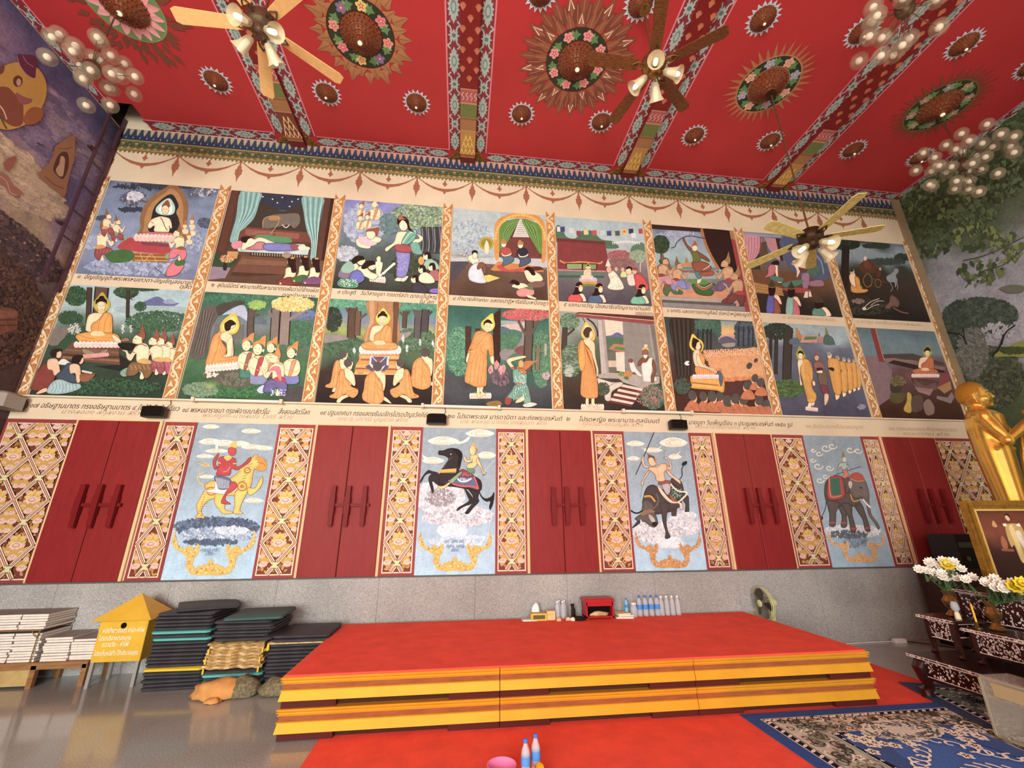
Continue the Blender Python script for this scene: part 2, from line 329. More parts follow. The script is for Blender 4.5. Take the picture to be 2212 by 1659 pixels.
for i, bx in enumerate(BEAMX):
    t = thing('trim_%d' % (i+2), 'red ceiling beam with patterned end', None, (0, 0, 0), kind='structure')
    MB().box(bx-.13, -7, ZC-.07, bx+.13, YW, ZC).build('beam', DKRED, t)
    a = Art(cmap, i)
    for sg in (-1, 1):
        x0, x1 = bx+sg*.132, bx+sg*.315
        a.p('85182A', x0, -1, x1, -1, x1, 5.81, x0, 5.81); a.p('E0707A', x1, -1, x1+sg*.022, -1, x1+sg*.022, 5.8, x1, 5.8)
        y = 5.62; k = 0
        while y > .8: motif(a, (x0+x1)/2, y, pi/2, .165, k % 2); y -= .335; k += 1
    a.build('border_flowers', PAINTW, t)
    b = Art(lambda x, y, h: Vector((x, y, ZC-.072-h)), i+20); L_, R_ = bx-.13, bx+.13
    def band(y0, y1, c): b.p(c, L_, y0, R_, y0, R_, y1, L_, y1)
    band(5.86, 6.0, '6E2018'); band(5.80, 5.86, '9A4A30'); band(5.33, 5.80, 'B9862E' if i else '7A3A22'); band(5.10, 5.33, 'A5703A'); band(4.85, 5.09, '6E7A3C'); band(4.62, 4.84, 'A8504A')
    for yy in (5.86, 5.80, 5.33, 5.10, 4.85, 4.84, 4.62): b.p('C98A4A', L_, yy-.008, R_, yy-.008, R_, yy+.008, L_, yy+.008)
    gc = 'F0C84A' if i else 'F2D08A'
    for r in range(3):
        for c in range(4-r):
            px_ = bx+(c-(3-r)/2)*.07; yy = 5.74-r*.13; b.l(gc, .014, px_-.03, yy+.05, px_-.012, yy, px_, yy-.07, px_+.012, yy, px_+.03, yy+.05)
    for c in range(9): b.p('7A3A20', L_+c*.029, 5.10, L_+c*.029+.029, 5.10, L_+c*.029+.0145, 5.14)
    for c in range(4): b.l('F0A0A0', .012, L_+.03+c*.065, 4.80, L_+.055+c*.065, 4.75, L_+.02+c*.065, 4.72, L_+.05+c*.065, 4.67)
    y = 4.45; k = 0
    while y > .9:
        for xx in ((bx,) if k % 2 == 0 else (bx-.1, bx+.1)):
            for q in range(5): an = -pi/2+(q-2)*.5; b.l('C0643A', .016, xx, y+.05, xx+.045*cos(an), y+.02+.06*sin(an))
        y -= .13; k += 1
    b.build('painted_bands', PAINTW, t)
    g = MB()        # gilded carved corner brackets at the wall end
    for sg in (-1, 1):
        for q in range(26):
            u = random.random(); v = random.random()*(1-u); cx = bx+sg*(.16+.17*u); cy = 5.97-.2*v
            g.ball((cx, cy, ZC-.012), random.uniform(.012, .026), 7, 4, .8)
        g.prism([(bx+sg*.14, 5.99), (bx+sg*.36, 5.99), (bx+sg*.30, 5.93), (bx+sg*.2, 5.84), (bx+sg*.14, 5.76)], ZC-.012, ZC-.001)
    g.build('gilded_bracket', mat('old_gilt', '8A6A34', .4, .5, var=.35, scale=30), t, True)
# border along the painted wall and the two side walls
a = Art(cmap, 50)
ends = [-5.30]+[q for bx in BEAMX for q in (bx-.36, bx+.36)]+[XR-.02]
for x0, x1 in zip(ends[::2], ends[1::2]):
    sl = .12 if x0 < -5 else 0
    a.p('85182A', x0-sl, 5.81, x1, 5.81, x1, 6.0, x0, 6.0)
    a.p('E0707A', x0-sl*1.2, 5.79, x1+.04, 5.79, x1+.04, 5.81, x0-sl*1.2, 5.81); a.p('F0A8A0', x0, 5.982, x1, 5.982, x1, 5.999, x0, 5.999)
    n = max(2, round((x1-x0)/.335))
    for k in range(n): motif(a, x0+(k+.5)*(x1-x0)/n, 5.895, 0, .16, k % 2)
for xs, sg in ((XL, 1), (XR, -1)):
    ye = 5.5 if sg == 1 else 5.95
    a.p('85182A', xs, -1, xs+sg*.13, -1, xs+sg*.13, ye, xs, ye); a.p('E0707A', xs+sg*.13, -1, xs+sg*.15, -1, xs+sg*.15, ye, xs+sg*.13, ye)
    y = ye-.2; k = 0
    while y > 1: motif(a, xs+sg*.065, y, pi/2, .12 if sg == 1 else .14, k % 2); y -= .31; k += 1
tag(a.build('trim_6', PAINTW), 'dark red flower border along the ceiling edges', kind='structure')
# bosses: turned lotus tiers with a small bulb
WOOD = mat('carved_boss_wood', '7A4228', .32, .2, var=.4, scale=40, coat=.2)
BULB = mat('small_bulb', 'F6E4C0', .3, emit=.6)
def boss_tier(R, n, drop, z):
    b = MB(); b.lathe([(R*.98, z), (R, z-drop*.25), (R*.80, z-drop), (R*.5, z-drop*1.02)], max(16, n))
    for i in range(n):
        t = 2*pi*i/n; w_ = pi/n*.9; r0, r1 = R*.86, R*1.05
        P = lambda r, tt, zz: (r*cos(tt), r*sin(tt), zz)
        b.add([P(r0, t-w_, z-drop*.55), P(r0, t+w_, z-drop*.55), P(r1, t, z-drop*.05), P((r0+r1)/2, t, z-drop*1.05)], [(0, 2, 3), (2, 1, 3), (1, 0, 3)])
    return b.mesh('tier')
TIERS = [boss_tier(R, n, .055, z) for R, n, z in ((.27, 26, 0), (.215, 24, -.045), (.165, 20, -.09), (.115, 16, -.135), (.068, 12, -.18))]
BULBM = MB().ball((0, 0, -.25), .032, 10, 6).mesh('bulb', True)
def boss(t, k=1, zs=1):
    for me in TIERS: o = linkmesh('tier', me, WOOD, t); o.scale = (k, k, k*zs)
    o = linkmesh('bulb', BULBM, BULB, t); o.scale = (k, k, k*zs)
def flower(a, x, y, r, c1, c2, n=5, ph=0):
    for i in range(n): t = ph+2*pi*i/n; a.ell(c1, x+r*.55*cos(t), y+r*.55*sin(t), r*.52, r*.4, t, 10)
    for i in range(n): t = ph+2*pi*i/n; a.ell(c2, x+r*.42*cos(t), y+r*.42*sin(t), r*.2, r*.12, t, 8)
    a.ell(c2, x, y, r*.3, r*.3, n=10); a.ell('F3DFA0', x, y, r*.15, r*.15, n=8)
MEDL = ['pink lotus medallion in the left ceiling bay with a bubble chandelier', 'medallion of mixed flowers ringed by gold bodhi leaves', 'medallion of pink flowers ringed by brown flame leaves', 'spiky sun medallion from which the long fan rod hangs', 'dim spiky medallion nearest the right wall']
for i, bx in enumerate(BAYX):
    cy = 4.08
    t = thing('ceiling_medallion', MEDL[i], 'medallion', (bx, cy, ZC), group='medallions on the ceiling')
    a = Art(lambda x, y, h: Vector((x, y, -.004-h)), i+70)
    if i == 1:
        for ring, rr, n, sz in ((0, .57, 16, .13), (1, .47, 16, .15)):
            for k in range(n):
                an = 2*pi*(k+ring*.5)/n; r = rr; ca, sa = cos(an), sin(an)
                P = [(-.8, 0), (-.7, -.6), (-.2, -.85), (.3, -.5), (1.45, 0), (.3, .5), (-.2, .85), (-.7, .6)]; z = sz*(1 if k % 2 else .8)
                a.fill(spline([(ca*r+(u*ca-v*sa)*z*.75, sa*r+(u*sa+v*ca)*z*.75) for u, v in P], n=3), 'B0763A', col2='9A6430')
                a.stroke([(ca*(r-.06), sa*(r-.06)), (ca*(r+z), sa*(r+z))], .008, '8A3A26')
    elif i == 2:
        for ring, rr, n, z in ((0, .68, 26, .17), (1, .60, 26, .15), (2, .5, 22, .14)):
            for k in range(n):
                an = 2*pi*(k+ring*.5)/n; ca, sa = cos(an), sin(an); c = ('8A4426', '7A3A22', '92502C')[ring]
                a.fill(spline([(ca*rr+(u*ca-v*sa)*z, sa*rr+(u*sa+v*ca)*z) for u, v in ((-.9, 0), (-.3, -.42), (.2, -.3), (1, 0), (.2, .3), (-.3, .42))], n=3), c)
                a.stroke([(ca*(rr-.09), sa*(rr-.09)), (ca*(rr+.1), sa*(rr+.1))], .01, 'B06A3A')
                if (ring == 0 and k % 3 == 0) or (ring == 2 and k % 3 == 0):
                    a.stroke([(ca*rr+(u*ca-v*sa)*z*.7, sa*rr+(u*sa+v*ca)*z*.7) for u, v in ((-.2, -.3), (.9, 0), (-.2, .3))], .016, 'F2D8C0', sm=False)
    elif i == 0:
        for k in range(90):
            an = random.uniform(0, 2*pi); r = random.uniform(.45, .72); ca, sa = cos(an), sin(an); z = .1
            a.fill([(ca*r+(u*ca-v*sa)*z, sa*r+(u*sa+v*ca)*z) for u, v in ((-.8, 0), (-.1, -.4), (1, 0), (-.1, .4))], '7A3A20')
    else:
        n = 34
        for k in range(n):
            an = 2*pi*k/n; ca, sa = cos(an), sin(an); r0 = .42; L_ = .24 if k % 2 else .20
            P = [(r0, -.042), (r0+L_*.4, -.024), (r0+L_, 0), (r0+L_*.4, .024), (r0, .042)]
            a.fill([(u*ca-v*sa, u*sa+v*ca) for u, v in P], 'A8552A' if i == 3 else '7E3A1E'); a.stroke([(r0*ca, r0*sa), ((r0+L_*.7)*ca, (r0+L_*.7)*sa)], .008, 'C97A3E' if i == 3 else '8E4A26')  # last bay repeats these rays, its dimness painted into darker colours
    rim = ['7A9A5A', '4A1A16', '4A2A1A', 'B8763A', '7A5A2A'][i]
    a.ell(rim, 0, 0, .445, .445, n=48)
    if i == 0:
        a.ell('6E8A52', 0, 0, .43, .43, n=40)
        for ring, rr, n in ((0, .33, 18), (1, .25, 14)):
            for k in range(n):
                an = 2*pi*(k+ring*.5)/n; ca, sa = cos(an), sin(an)
                a.fill(spline([(ca*rr+(u*ca-v*sa)*.1, sa*rr+(u*sa+v*ca)*.1) for u, v in ((-1, 0), (-.2, -.5), (.95, 0), (-.2, .5))]), 'E8898C' if ring else 'D86E78', col2='F2A8A4')
    else:
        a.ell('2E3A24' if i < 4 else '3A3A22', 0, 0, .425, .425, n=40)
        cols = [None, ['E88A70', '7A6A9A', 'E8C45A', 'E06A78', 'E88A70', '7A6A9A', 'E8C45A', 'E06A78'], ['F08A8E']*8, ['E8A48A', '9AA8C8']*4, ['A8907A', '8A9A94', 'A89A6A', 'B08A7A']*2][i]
        for k in range(8):
            an = 2*pi*(k+.5)/8
            for q in (-.12, 0, .12):
                aa = an+q; a.fill(spline([(.35*cos(aa)+.07*cos(aa+z)*(.5 if j % 2 else 1), .35*sin(aa)+.07*sin(aa+z)*(.5 if j % 2 else 1)) for j, z in enumerate([2*pi*j/8 for j in range(8)])], n=2), '5E8A4E' if q else '7AA466')
        for k in range(8): an = 2*pi*k/8+.2; flower(a, .35*cos(an), .35*sin(an), .07, cols[k], 'C0504E' if i in (1, 2) else 'B88A6A', 5, k)
        a.ell(rim, 0, 0, .285, .285, n=32); a.ell('4A1C14', 0, 0, .272, .272, n=32)
    a.build('painted_rays', PAINTW, t); boss(t, 1.0, .7)
STARS = [(-3.854, 4.98, 'at the left end'), (-2.262, 4.985, 'under the tip of the pale fan blade'), (-.897, 4.985, 'left of the beam above the third scene'), (.785, 4.98, 'right of the second beam, near the wall'), (2.122, 4.965, 'below the dark fan blade'), (3.80, 5.03, 'right of the third beam, near the wall'), (5.18, 4.98, 'beside the long fan rod'), (6.79, 4.97, 'right of the fourth beam, near the wall'), (8.17, 4.98, 'beside the dim right chandelier'),
         (3.775, 3.27, 'upper, right of the third beam'), (5.228, 3.25, 'beside the upper right chandelier'), (6.79, 3.23, 'upper, right of the upper right chandelier'), (2.09, 3.3, 'above the dark wooden fan'), (.79, 3.33, 'cut by the top edge'), (-2.28, 3.28, 'above the pale fan'), (8.13, 3.36, 'cut by the right edge')]
sa_ = Art(lambda x, y, h: Vector((x, y, -.003-h)), 99)
P = [((.225 if k % 2 == 0 else .165)*cos(2*pi*k/36), (.225 if k % 2 == 0 else .165)*sin(2*pi*k/36)) for k in range(36)]
sa_.fill(P, 'C8D2DA'); sa_.fill([(x*.8, y*.8) for x, y in P], '8E98A6'); sa_.ell('2E1A16', 0, 0, .158, .158, n=24)
so = sa_.build('painted_star', PAINTW); STARME = so.data; bpy.data.objects.remove(so)
for x, y, lb in STARS:
    t = thing('star_rosette', 'small blue-grey star rosette with carved boss '+lb, 'rosette', (x, y, ZC), group='star rosettes on the red ceiling')
    linkmesh('painted_star', STARME, PAINTW, t, (0, 0, -.005)); boss(t, .57, .75)
# ---------------------------------------------------------------- frieze, swags, scroll strips, lattice panels
wm = lambda x, y, h: Vector((x, YW-.002-h, y))
a = Art(wm, 3)
x0, x1 = XL+.03, XR-.16
a.p('343E56', x0, 7.665, x1, 7.665, x1, 7.91, x0, 7.91)
n = int((x1-x0)/.105)
for k in range(n):
    x = x0+(k+.5)*(x1-x0)/n; c = 'B98A74' if k > 25 else 'A99A78'
    a.fill([(x-.05, 7.665), (x-.045, 7.74), (x-.016, 7.80), (x+.016, 7.80), (x+.045, 7.74), (x+.05, 7.665), (x, 7.70)], '2A344C')
    a.b(c, x-.028, 7.905, x+.028, 7.905, x+.022, 7.84, x, 7.77, x-.022, 7.84); a.ell('8FA4B4', x+.052, 7.73, .01, .018, n=6)
a.p('6A6238', x0, 7.455, x1, 7.455, x1, 7.665, x0, 7.665)
n = int((x1-x0)/.2)
for k in range(n):
    w_ = (x1-x0)/n; x = x0+k*w_
    a.l('3C5030', .035, x, 7.50, x+w_/2, 7.62, x+w_, 7.50); a.l('3C5030', .03, x, 7.63, x+w_/2, 7.52, x+w_, 7.63)
    for sx, sy in ((.5, 7.60), (0, 7.51), (.5, 7.50)): a.ell('B07A4E', x+w_*sx, sy, .03, .02, n=8)
for y in (7.66, 7.47): a.p('A08A48', x0, y-.01, x1, y-.01, x1, y+.01, x0, y+.01)
n = int((x1-x0)/.066)
for k in range(n): x = x0+(k+.5)*(x1-x0)/n; a.fill([(x-.033, 7.455), (x+.033, 7.455), (x+.012, 7.42), (x, 7.395), (x-.012, 7.42)], '7A6A32')
tag(a.build('trim_7', PAINTW), 'painted blue and green frieze under the ceiling', kind='structure')
a = Art(wm, 4); SW = '9C5A34'
def swag(xa, xb):
    n = 16; top = []; bot = []
    for k in range(n+1):
        u = k/n; x = xa+(xb-xa)*u; s = 1-(2*u-1)**2; y = 7.44-.235*s; th = .012+.034*s**2+.006*(k % 2); top.append((x, y+th*.3)); bot.append((x, y-th))
    for k in range(n): a.raw([top[k], top[k+1], bot[k+1], bot[k]], lin(SW), STEP)
    xm = (xa+xb)/2; a.fill([(xm-.05, 7.175), (xm+.05, 7.175), (xm+.018, 7.13), (xm, 7.09), (xm-.018, 7.13)], SW)
    a.fill([(xm-.01, 7.40), (xm+.01, 7.40), (xm+.02, 7.35), (xm+.05, 7.325), (xm+.022, 7.30), (xm, 7.255), (xm-.022, 7.30), (xm-.05, 7.325), (xm-.02, 7.35)], SW)
def drop(x):
    P = [(.012, 7.43), (.016, 7.34), (.038, 7.30), (.03, 7.28), (.062, 7.23), (.05, 7.20), (.058, 7.17), (.03, 7.12), (.012, 7.06), (0, 6.98)]
    a.fill([(x+u, v) for u, v in P]+[(x-u, v) for u, v in P[-2::-1]], SW)
D0 = -2.903
for k in range(-3, 13):
    xa = D0+.9775*k
    if xa > XL and xa < XR-.2: drop(xa)
    lo, hi = max(xa, XL), xa+.9775
    if hi < XR-.1 and xa > XL-.2: swag(xa, hi)
a.n = 3
tag(a.build('trim_8', PAINTW), 'brown painted swags and drops on the cream wall', kind='structure')
# gold scroll strips between the scenes
PX0, PITCH, PWID = -.9546*6, .30197*6, .2722*6
def zrow(t): return CAM.z+6*t
Z2, Z3, Z4, Z5, Z6, Z7 = zrow(.871), zrow(.5838), zrow(.553), zrow(.2726), zrow(.2204), zrow(-.107)
SCRC, CRM = 'C4802A', 'F2DDB0'
for i in range(9):
    xc = PX0+PWID+(PITCH-PWID)/2+PITCH*(i-1); hw = .083
    if i == 0: xc = PX0-.075; hw = .07
    if i == 8: xc = PX0+7*PITCH+PWID+.085; hw = .08
    a = Art(lambda x, y, h: Vector((xc+x, YW-.026-h, y)), 200+i)
    zt, zb = Z2-.04, Z5
    a.p(CRM, -hw, zb, hw, zb, hw, zt, -hw, zt); e = hw-.007
    a.p(SCRC, -e, zb, e, zb, e, zt, -e, zt, col2='CF8E30')
    a.fill([(-e, zt), (-e, zt+.12), (-.03, zt+.04), (0, zt), (.03, zt+.04), (e, zt+.12), (e, zt)], SCRC)
    P_ = .52; y = zb+.02; k = 0
    while y < zt-.06:
        sg = 1 if k % 2 == 0 else -1; h_ = P_/2; m_ = min(h_, zt-y)
        a.l(CRM, .03, -sg*.055, y, -sg*.01, y+m_*.3, sg*.045, y+m_*.55, sg*.05, y+m_*.85, sg*.01, y+m_)
        a.t = 0
        a.b(CRM, sg*.0, y+m_*.08, sg*.05, y+m_*.18, sg*.062, y+m_*.36, sg*.03, y+m_*.42, sg*.008, y+m_*.30)       # heart leaf
        a.b(SCRC, sg*.014, y+m_*.2, sg*.04, y+m_*.24, sg*.044, y+m_*.33, sg*.028, y+m_*.35)
        a.fill([(-sg*.068, y+m_*.55), (-sg*.02, y+m_*.62), (sg*.02, y+m_*.55), (-sg*.01, y+m_*.75), (-sg*.03, y+m_*.95), (-sg*.04, y+m_*.74)], CRM)   # leaf spray
        a.l('8E4A16', .006, -sg*.06, y+m_*.05, -sg*.02, y+m_*.35, sg*.03, y+m_*.62)
        a.l('8E4A16', .006, -sg*.066, y+m_*.3, -sg*.05, y+m_*.5, -sg*.062, y+m_*.7)
        y += h_; k += 1
    o = a.build('scroll_strip', GILT)
    bk = MB().box(xc-hw, YW-.0258, zb, xc+hw, YW-.001, zt).build('backing', CREAM, o); bk.matrix_parent_inverse = Matrix.Translation(-o.location)
    tag(o, ['gold scroll strip at the left corner of the scenes', 'gold scroll strip between the first and second columns of scenes', 'gold scroll strip between the second and third columns of scenes', 'gold scroll strip between the third and fourth columns of scenes', 'gold scroll strip between the fourth and fifth columns of scenes', 'gold scroll strip between the fifth and sixth columns of scenes', 'gold scroll strip between the sixth and seventh columns of scenes', 'gold scroll strip between the seventh and eighth columns of scenes', 'gold scroll strip at the right corner of the scenes'][i], 'painted strip', 'gold scroll strips')
# inlaid-looking floral lattice panels beside the shutters
def lattice(u0, u1, label, full=True):
    W_ = u1-u0; H_ = Z6-.01-Z7; cx = (u0+u1)/2
    a = Art(lambda x, y, h: Vector((u0+x, YW-.012-h, Z7+y)), int(1000+u0*10))
    a.p('9C302C', 0, 0, W_, 0, W_, H_, 0, H_); b_ = .032
    a.p('F0DDBE', b_, b_, W_-b_, b_, W_-b_, H_-b_*1.6, b_, H_-b_*1.6); b2 = b_+.014
    a.p('7E361E', b2, b2, W_-b2, b2, W_-b2, H_-b2-.02, b2, H_-b2-.02)
    nc = max(1, round((W_-2*b2)/.42)); du = (W_-2*b2)/nc; P_ = .2685*H_; base = b2-.02
    lo, hi, le, ri = b2, H_-b2-.02, b2, W_-b2
    inside = lambda x, y, r=0: le+r <= x <= ri-r and lo+r <= y <= hi-r
    def lotus(x, y, k, small=False):
        if not inside(x, y, k*.35): return
        if not small:
            for q in range(7):
                an = pi/2+(q-3)*.42; r = k*(1.0-.10*abs(q-3)); ca, sa = cos(an), sin(an); xx, yy = x+ca*r*.75, y+k*.1+sa*r*.75
                if inside(xx+ca*k*.3, yy+sa*k*.3): a.fill(spline([(xx+(p*ca-v*sa)*k*.42, yy+(p*sa+v*ca)*k*.42) for p, v in ((-1, 0), (-.3, -.55), (.4, -.45), (1, 0), (.4, .45), (-.3, .55))], n=2), 'C8902E' if q % 2 else 'E0B646', col2='E8C860')
        else:
            for q in range(5):
                an = pi/2+(q-2)*.55; ca, sa = cos(an), sin(an); xx, yy = x+ca*k*1.0, y+sa*k*.9
                if inside(xx, yy, k*.3): a.ell('D0A038', xx, yy, k*.62, k*.4, an, 8)
        for q in range(6):
            an = -pi*(q-.2)/5.6; xx, yy = x+cos(an)*k*.62, y+sin(an)*k*.40-k*.05
            if inside(xx, yy, k*.2): a.ell('E9B9A4', xx, yy, k*.34, k*.26, an, 9)
        a.ell('F0CDB8', x, y, k*.62, k*.42, n=14); a.ell('C98480', x, y+k*.03, k*.42, k*.24, n=12); a.ell('F0CDB8', x, y+k*.06, k*.30, k*.13, n=10)
    for k in range(int(W_*H_*420)):
        x, y = a.R.uniform(le+.02, ri-.02), a.R.uniform(lo+.02, hi-.02); an = a.R.uniform(0, pi)
        a.ell(a.R.choice(('B8802A', 'C8963A', 'A87028', 'D0A044', 'C89080')), x, y, .024, .012, an, 7)
    rows = int(H_/P_)+2
    for c in range(nc):
        xc = le+(c+.5)*du
        for r in range(-1, rows):
            yc = .078*H_+P_*r       # crossing point of the bands
            yd = yc+P_*.5
            lotus(xc, yd-.005, .105); lotus(xc, yc+P_*.26, .06, True)
            for sx in (-1, 1):
                lotus(xc+sx*du*.36, yc+.02, .062, True); lotus(xc+sx*du*.41, yc-P_*.17, .05, True); lotus(xc+sx*du*.43, yc+P_*.21, .042, True); lotus(xc+sx*du*.2, yd-.075, .036, True)
                for dx, dy in ((.19, .30), (.33, .42), (.2, .68), (.36, .6)):
                    x, y = xc+sx*du*dx, yc+P_*dy
                    if inside(x, y, .03): a.ell('E4AE9C' if dy > .5 else 'D9A83A', x, y, .028, .024, n=8)
    def clipline(p, q):
        t0, t1 = 0.0, 1.0
        for k in (0, 1):
            d = q[k]-p[k]; A, B = ((le, ri), (lo, hi))[k]
            if abs(d) < 1e-9: continue
            ta, tb = (A-p[k])/d, (B-p[k])/d
            if ta > tb: ta, tb = tb, ta
            t0, t1 = max(t0, ta), min(t1, tb)
        return None if t0 >= t1 else ((p[0]+(q[0]-p[0])*t0, p[1]+(q[1]-p[1])*t0), (p[0]+(q[0]-p[0])*t1, p[1]+(q[1]-p[1])*t1))
    for wd, cc in ((.058, '5A2A1A'), (.050, 'F2E3BE'), (.026, '9A3A30'), (.008, 'E8C8A0')):
        for c in range(-1, nc+1):
            xc = le+(c+.5)*du
            for r in range(-1, rows):
                yc = .078*H_+P_*r
                for sx in (-1, 1):
                    s_ = clipline((xc, yc), (xc+sx*du/2, yc+P_/2)); s2 = clipline((xc, yc), (xc+sx*du/2, yc-P_/2))
                    for q in (s_, s2):
                        if q and math.dist(*q) > .02: a.stroke(list(q), wd, cc, sm=False)
    for c in range(-1, nc+1):
        for r in range(-1, rows):
            x, y = le+(c+.5)*du, .078*H_+P_*r
            if inside(x, y, .04):
                a.ell('E8D9A0', x, y, .045, .045, pi/4, 4)
                for q in range(4): a.ell('6E7A3A', x+.035*cos(q*pi/2+pi/2), y+.042*sin(q*pi/2+pi/2), .012, .014, n=6)
    o = a.build('lattice_panel', GILT); tag(o, label, 'painted panel', 'floral lattice panels beside the shutters')
    pl = MB().box(u0, YW-.0115, Z7, u1, YW-.001, Z6-.01).build('backing', mat('panel_red', '9A2C28', .5), None); pl.parent = o; pl.matrix_parent_inverse = Matrix.Translation(-o.location)
for u0, u1, lb in ((XL+.01, -5.0, 'wide floral lattice panel in the left corner of the wall'), (-3.975, -3.575, 'narrow floral lattice panel left of the red rider on the golden beast'), (-2.532, -2.034, 'floral lattice panel right of the red rider on the golden beast'),
                   (-1.01, -.565, 'floral lattice panel left of the black horse painting'), (.49, .934, 'floral lattice panel right of the black horse painting'), (1.945, 2.432, 'floral lattice panel left of the buffalo rider painting'), (3.482, 3.858, 'floral lattice panel right of the buffalo rider painting'),
                   (4.868, 5.42, 'floral lattice panel left of the elephant painting'), (6.46, 6.79, 'narrow floral lattice panel right of the elephant painting'), (7.79, XR-.17, 'wide dim floral lattice panel in the right corner behind the gilt statue')): lattice(u0, u1, lb)
# red double shutters
SHR = mat('red_shutter_paint', '822828', .36, var=.10, scale=3, bump=.12, bscale=14, stretch=(6, 6, 1))
SHD = mat('shutter_bolt_red', '6E1A1C', .4)
FRM = mat('shutter_frame_cream', 'D9B98A', .7, var=.06)
for i, (u0, u1) in enumerate(((-4.995, -4.03), (-2.0, -1.05), (.96, 1.905), (3.91, 4.83), (6.82, 7.78))):
    t = thing('window_%d' % (i+1), ['closed red window shutters nearest the left corner', 'closed red window shutters between the rider on the golden beast and the black horse', 'closed red window shutters between the black horse and the buffalo', 'closed red window shutters between the buffalo and the elephant', 'closed red window shutters in the dim right corner'][i], None, ((u0+u1)/2, YW, Z7), kind='structure')
    W_ = u1-u0; H_ = Z6-Z7-.015; hw = W_/2
    MB().box(-hw-.035, -.03, 0, -hw, 0, H_).box(hw, -.03, 0, hw+.035, 0, H_).box(-hw-.035, -.03, H_, hw+.035, 0, H_+.02).build('frame', FRM, t)
    for sg in (-1, 1):
        MB().bbox(min(sg*.004, sg*hw), -.055, .005, max(sg*.004, sg*hw), -.005, H_-.005, .006).build('leaf', SHR, t)
    for bx in (-.14, .05, .26):
        hb = MB()
        hb.box(bx-.028, -.115, .62, bx+.028, -.075, 1.12)
        for zz in (.63, .78, .93, 1.08): hb.box(bx-.022, -.085, zz-.03, bx+.022, -.05, zz+.03)
        hb.box(bx-.034, -.125, .76, bx+.034, -.07, .98).build('bolt_bracket', SHD, t)
    MB().box(-.13, -.10, .855, .33, -.075, .895).build('sliding_bolt', SHD, t)
# captions lettered under the scenes
INK = mat('dark_lettering', '4A3426', .8); INKF = mat('faded_lettering', 'B39A7C', .8)
def inscribe(s, x0_, y0_, x1_, y1_, m=INK, sz=.098, shear=.3):
    A, B = onwall(x0_, y0_), onwall(x1_, y1_); M = Matrix.Translation((A.x, YW-.003, A.z)) @ Matrix.Rotation(pi/2, 4, 'X')
    return text(s, sz, M, m, wb, 'caption', shear=shear, width=B.x-A.x)
for s, p in (('๑  อัญเชิญจุติ-พระพรหมเทวดา-อัญเชิญลงมาจุติ', (165, 601, 416, 615)), ('ดุสิต', (386, 623, 412, 623)),
    ('๒  สุบินนิมิตร์ พระนางสิริมหามายาทรงฝันว่าได้ช้างเผือก', (455, 619, 690, 632)), ('ดอกบัวมาถวาย', (608, 641, 680, 641)),
    ('๓ ประสูติ   วันวิสาขบูชา ทรงตรัสว่า เราจะเป็นใหญ่', (728, 634, 944, 646)), ('ในโลก', (905, 655, 936, 655)),
    ('๔ ทำนายลักษณะ แสดงปาฏิหาริย์ยืนเหนือชฎา', (977, 648, 1183, 660)), ('๕ แรกนาขวัญ นั่งสมาธิเจริญอานาปานสติ', (1217, 661, 1405, 671)), ('บรรลุปฐมฌาน', (1372, 680, 1412, 680)),
    ('๖ ยกศร แสดงการยกธนูศิลป์ ต่อหน้าหมู่พระญาติ', (1440, 674, 1622, 682)),
    ('๑๗ อธิษฐานบาตร ทรงอธิษฐานบาตร ๔ ใบให้เป็นใบเดียว', (62, 880, 385, 888)), ('๑๘ พรหมอาราธนา ทรงพิจารณาสัตว์ใน', (392, 890, 580, 893)), ('สั่งสอนสัตว์โลก', (600, 894, 668, 896)),
    ('๑๙ ปฐมเทศนา ทรงแสดงธัมมจักรโปรดปัญจวัคคีย์', (690, 896, 922, 903)), ('๒๐ โปรดพระยส มารดาบิดา และถึงพระอรหันต์', (965, 903, 1215, 909)), ('๒', (1222, 909, 1230, 909)), ('โปรดหญิง พระยามาร-ทูลนิมนต์', (1250, 910, 1425, 914)),
    ('๒๒ มาฆบูชา วันเพ็ญเดือน ๓ ประชุมพระอรหันต์ ๑๒๕๐ รูป', (1470, 916, 1712, 921))): inscribe(s, *p)
for s, p in (('นางลออง สกุลงาม สร้าง', (130, 893, 308, 898)), ('พระครูศรี-นางสมใจ ไวศรี สร้าง', (435, 901, 630, 904)), ('คุณ อ. ปราณี บุญช่วย สร้าง', (727, 908, 880, 911)), ('นาย สายหยุด นางเย็น นางสุนันทา สร้าง', (993, 914, 1180, 919)), ('คุณวันดี-คุณบุญส่ง สร้าง', (1257, 919, 1388, 922)), ('พระอาจารย์ทองดี สร้าง', (1500, 925, 1630, 928)),
    ('๗ เสด็จประพาสพบคนแก่ คนเจ็บ', (1690, 688, 1805, 694)), ('๘ เทวทูต ทรงเห็นคนตายและสมณะ', (1850, 697, 1990, 703)), ('๒๓ รับบิณฑบาตโปรดพระญาติ', (1740, 924, 1865, 928)), ('๒๔ ทรงแสดงธรรมโปรดพระมารดา', (1920, 929, 2068, 933)), ('คณะศรัทธา สร้าง', (1950, 940, 2050, 942))): inscribe(s, *p, m=INKF, sz=.085)
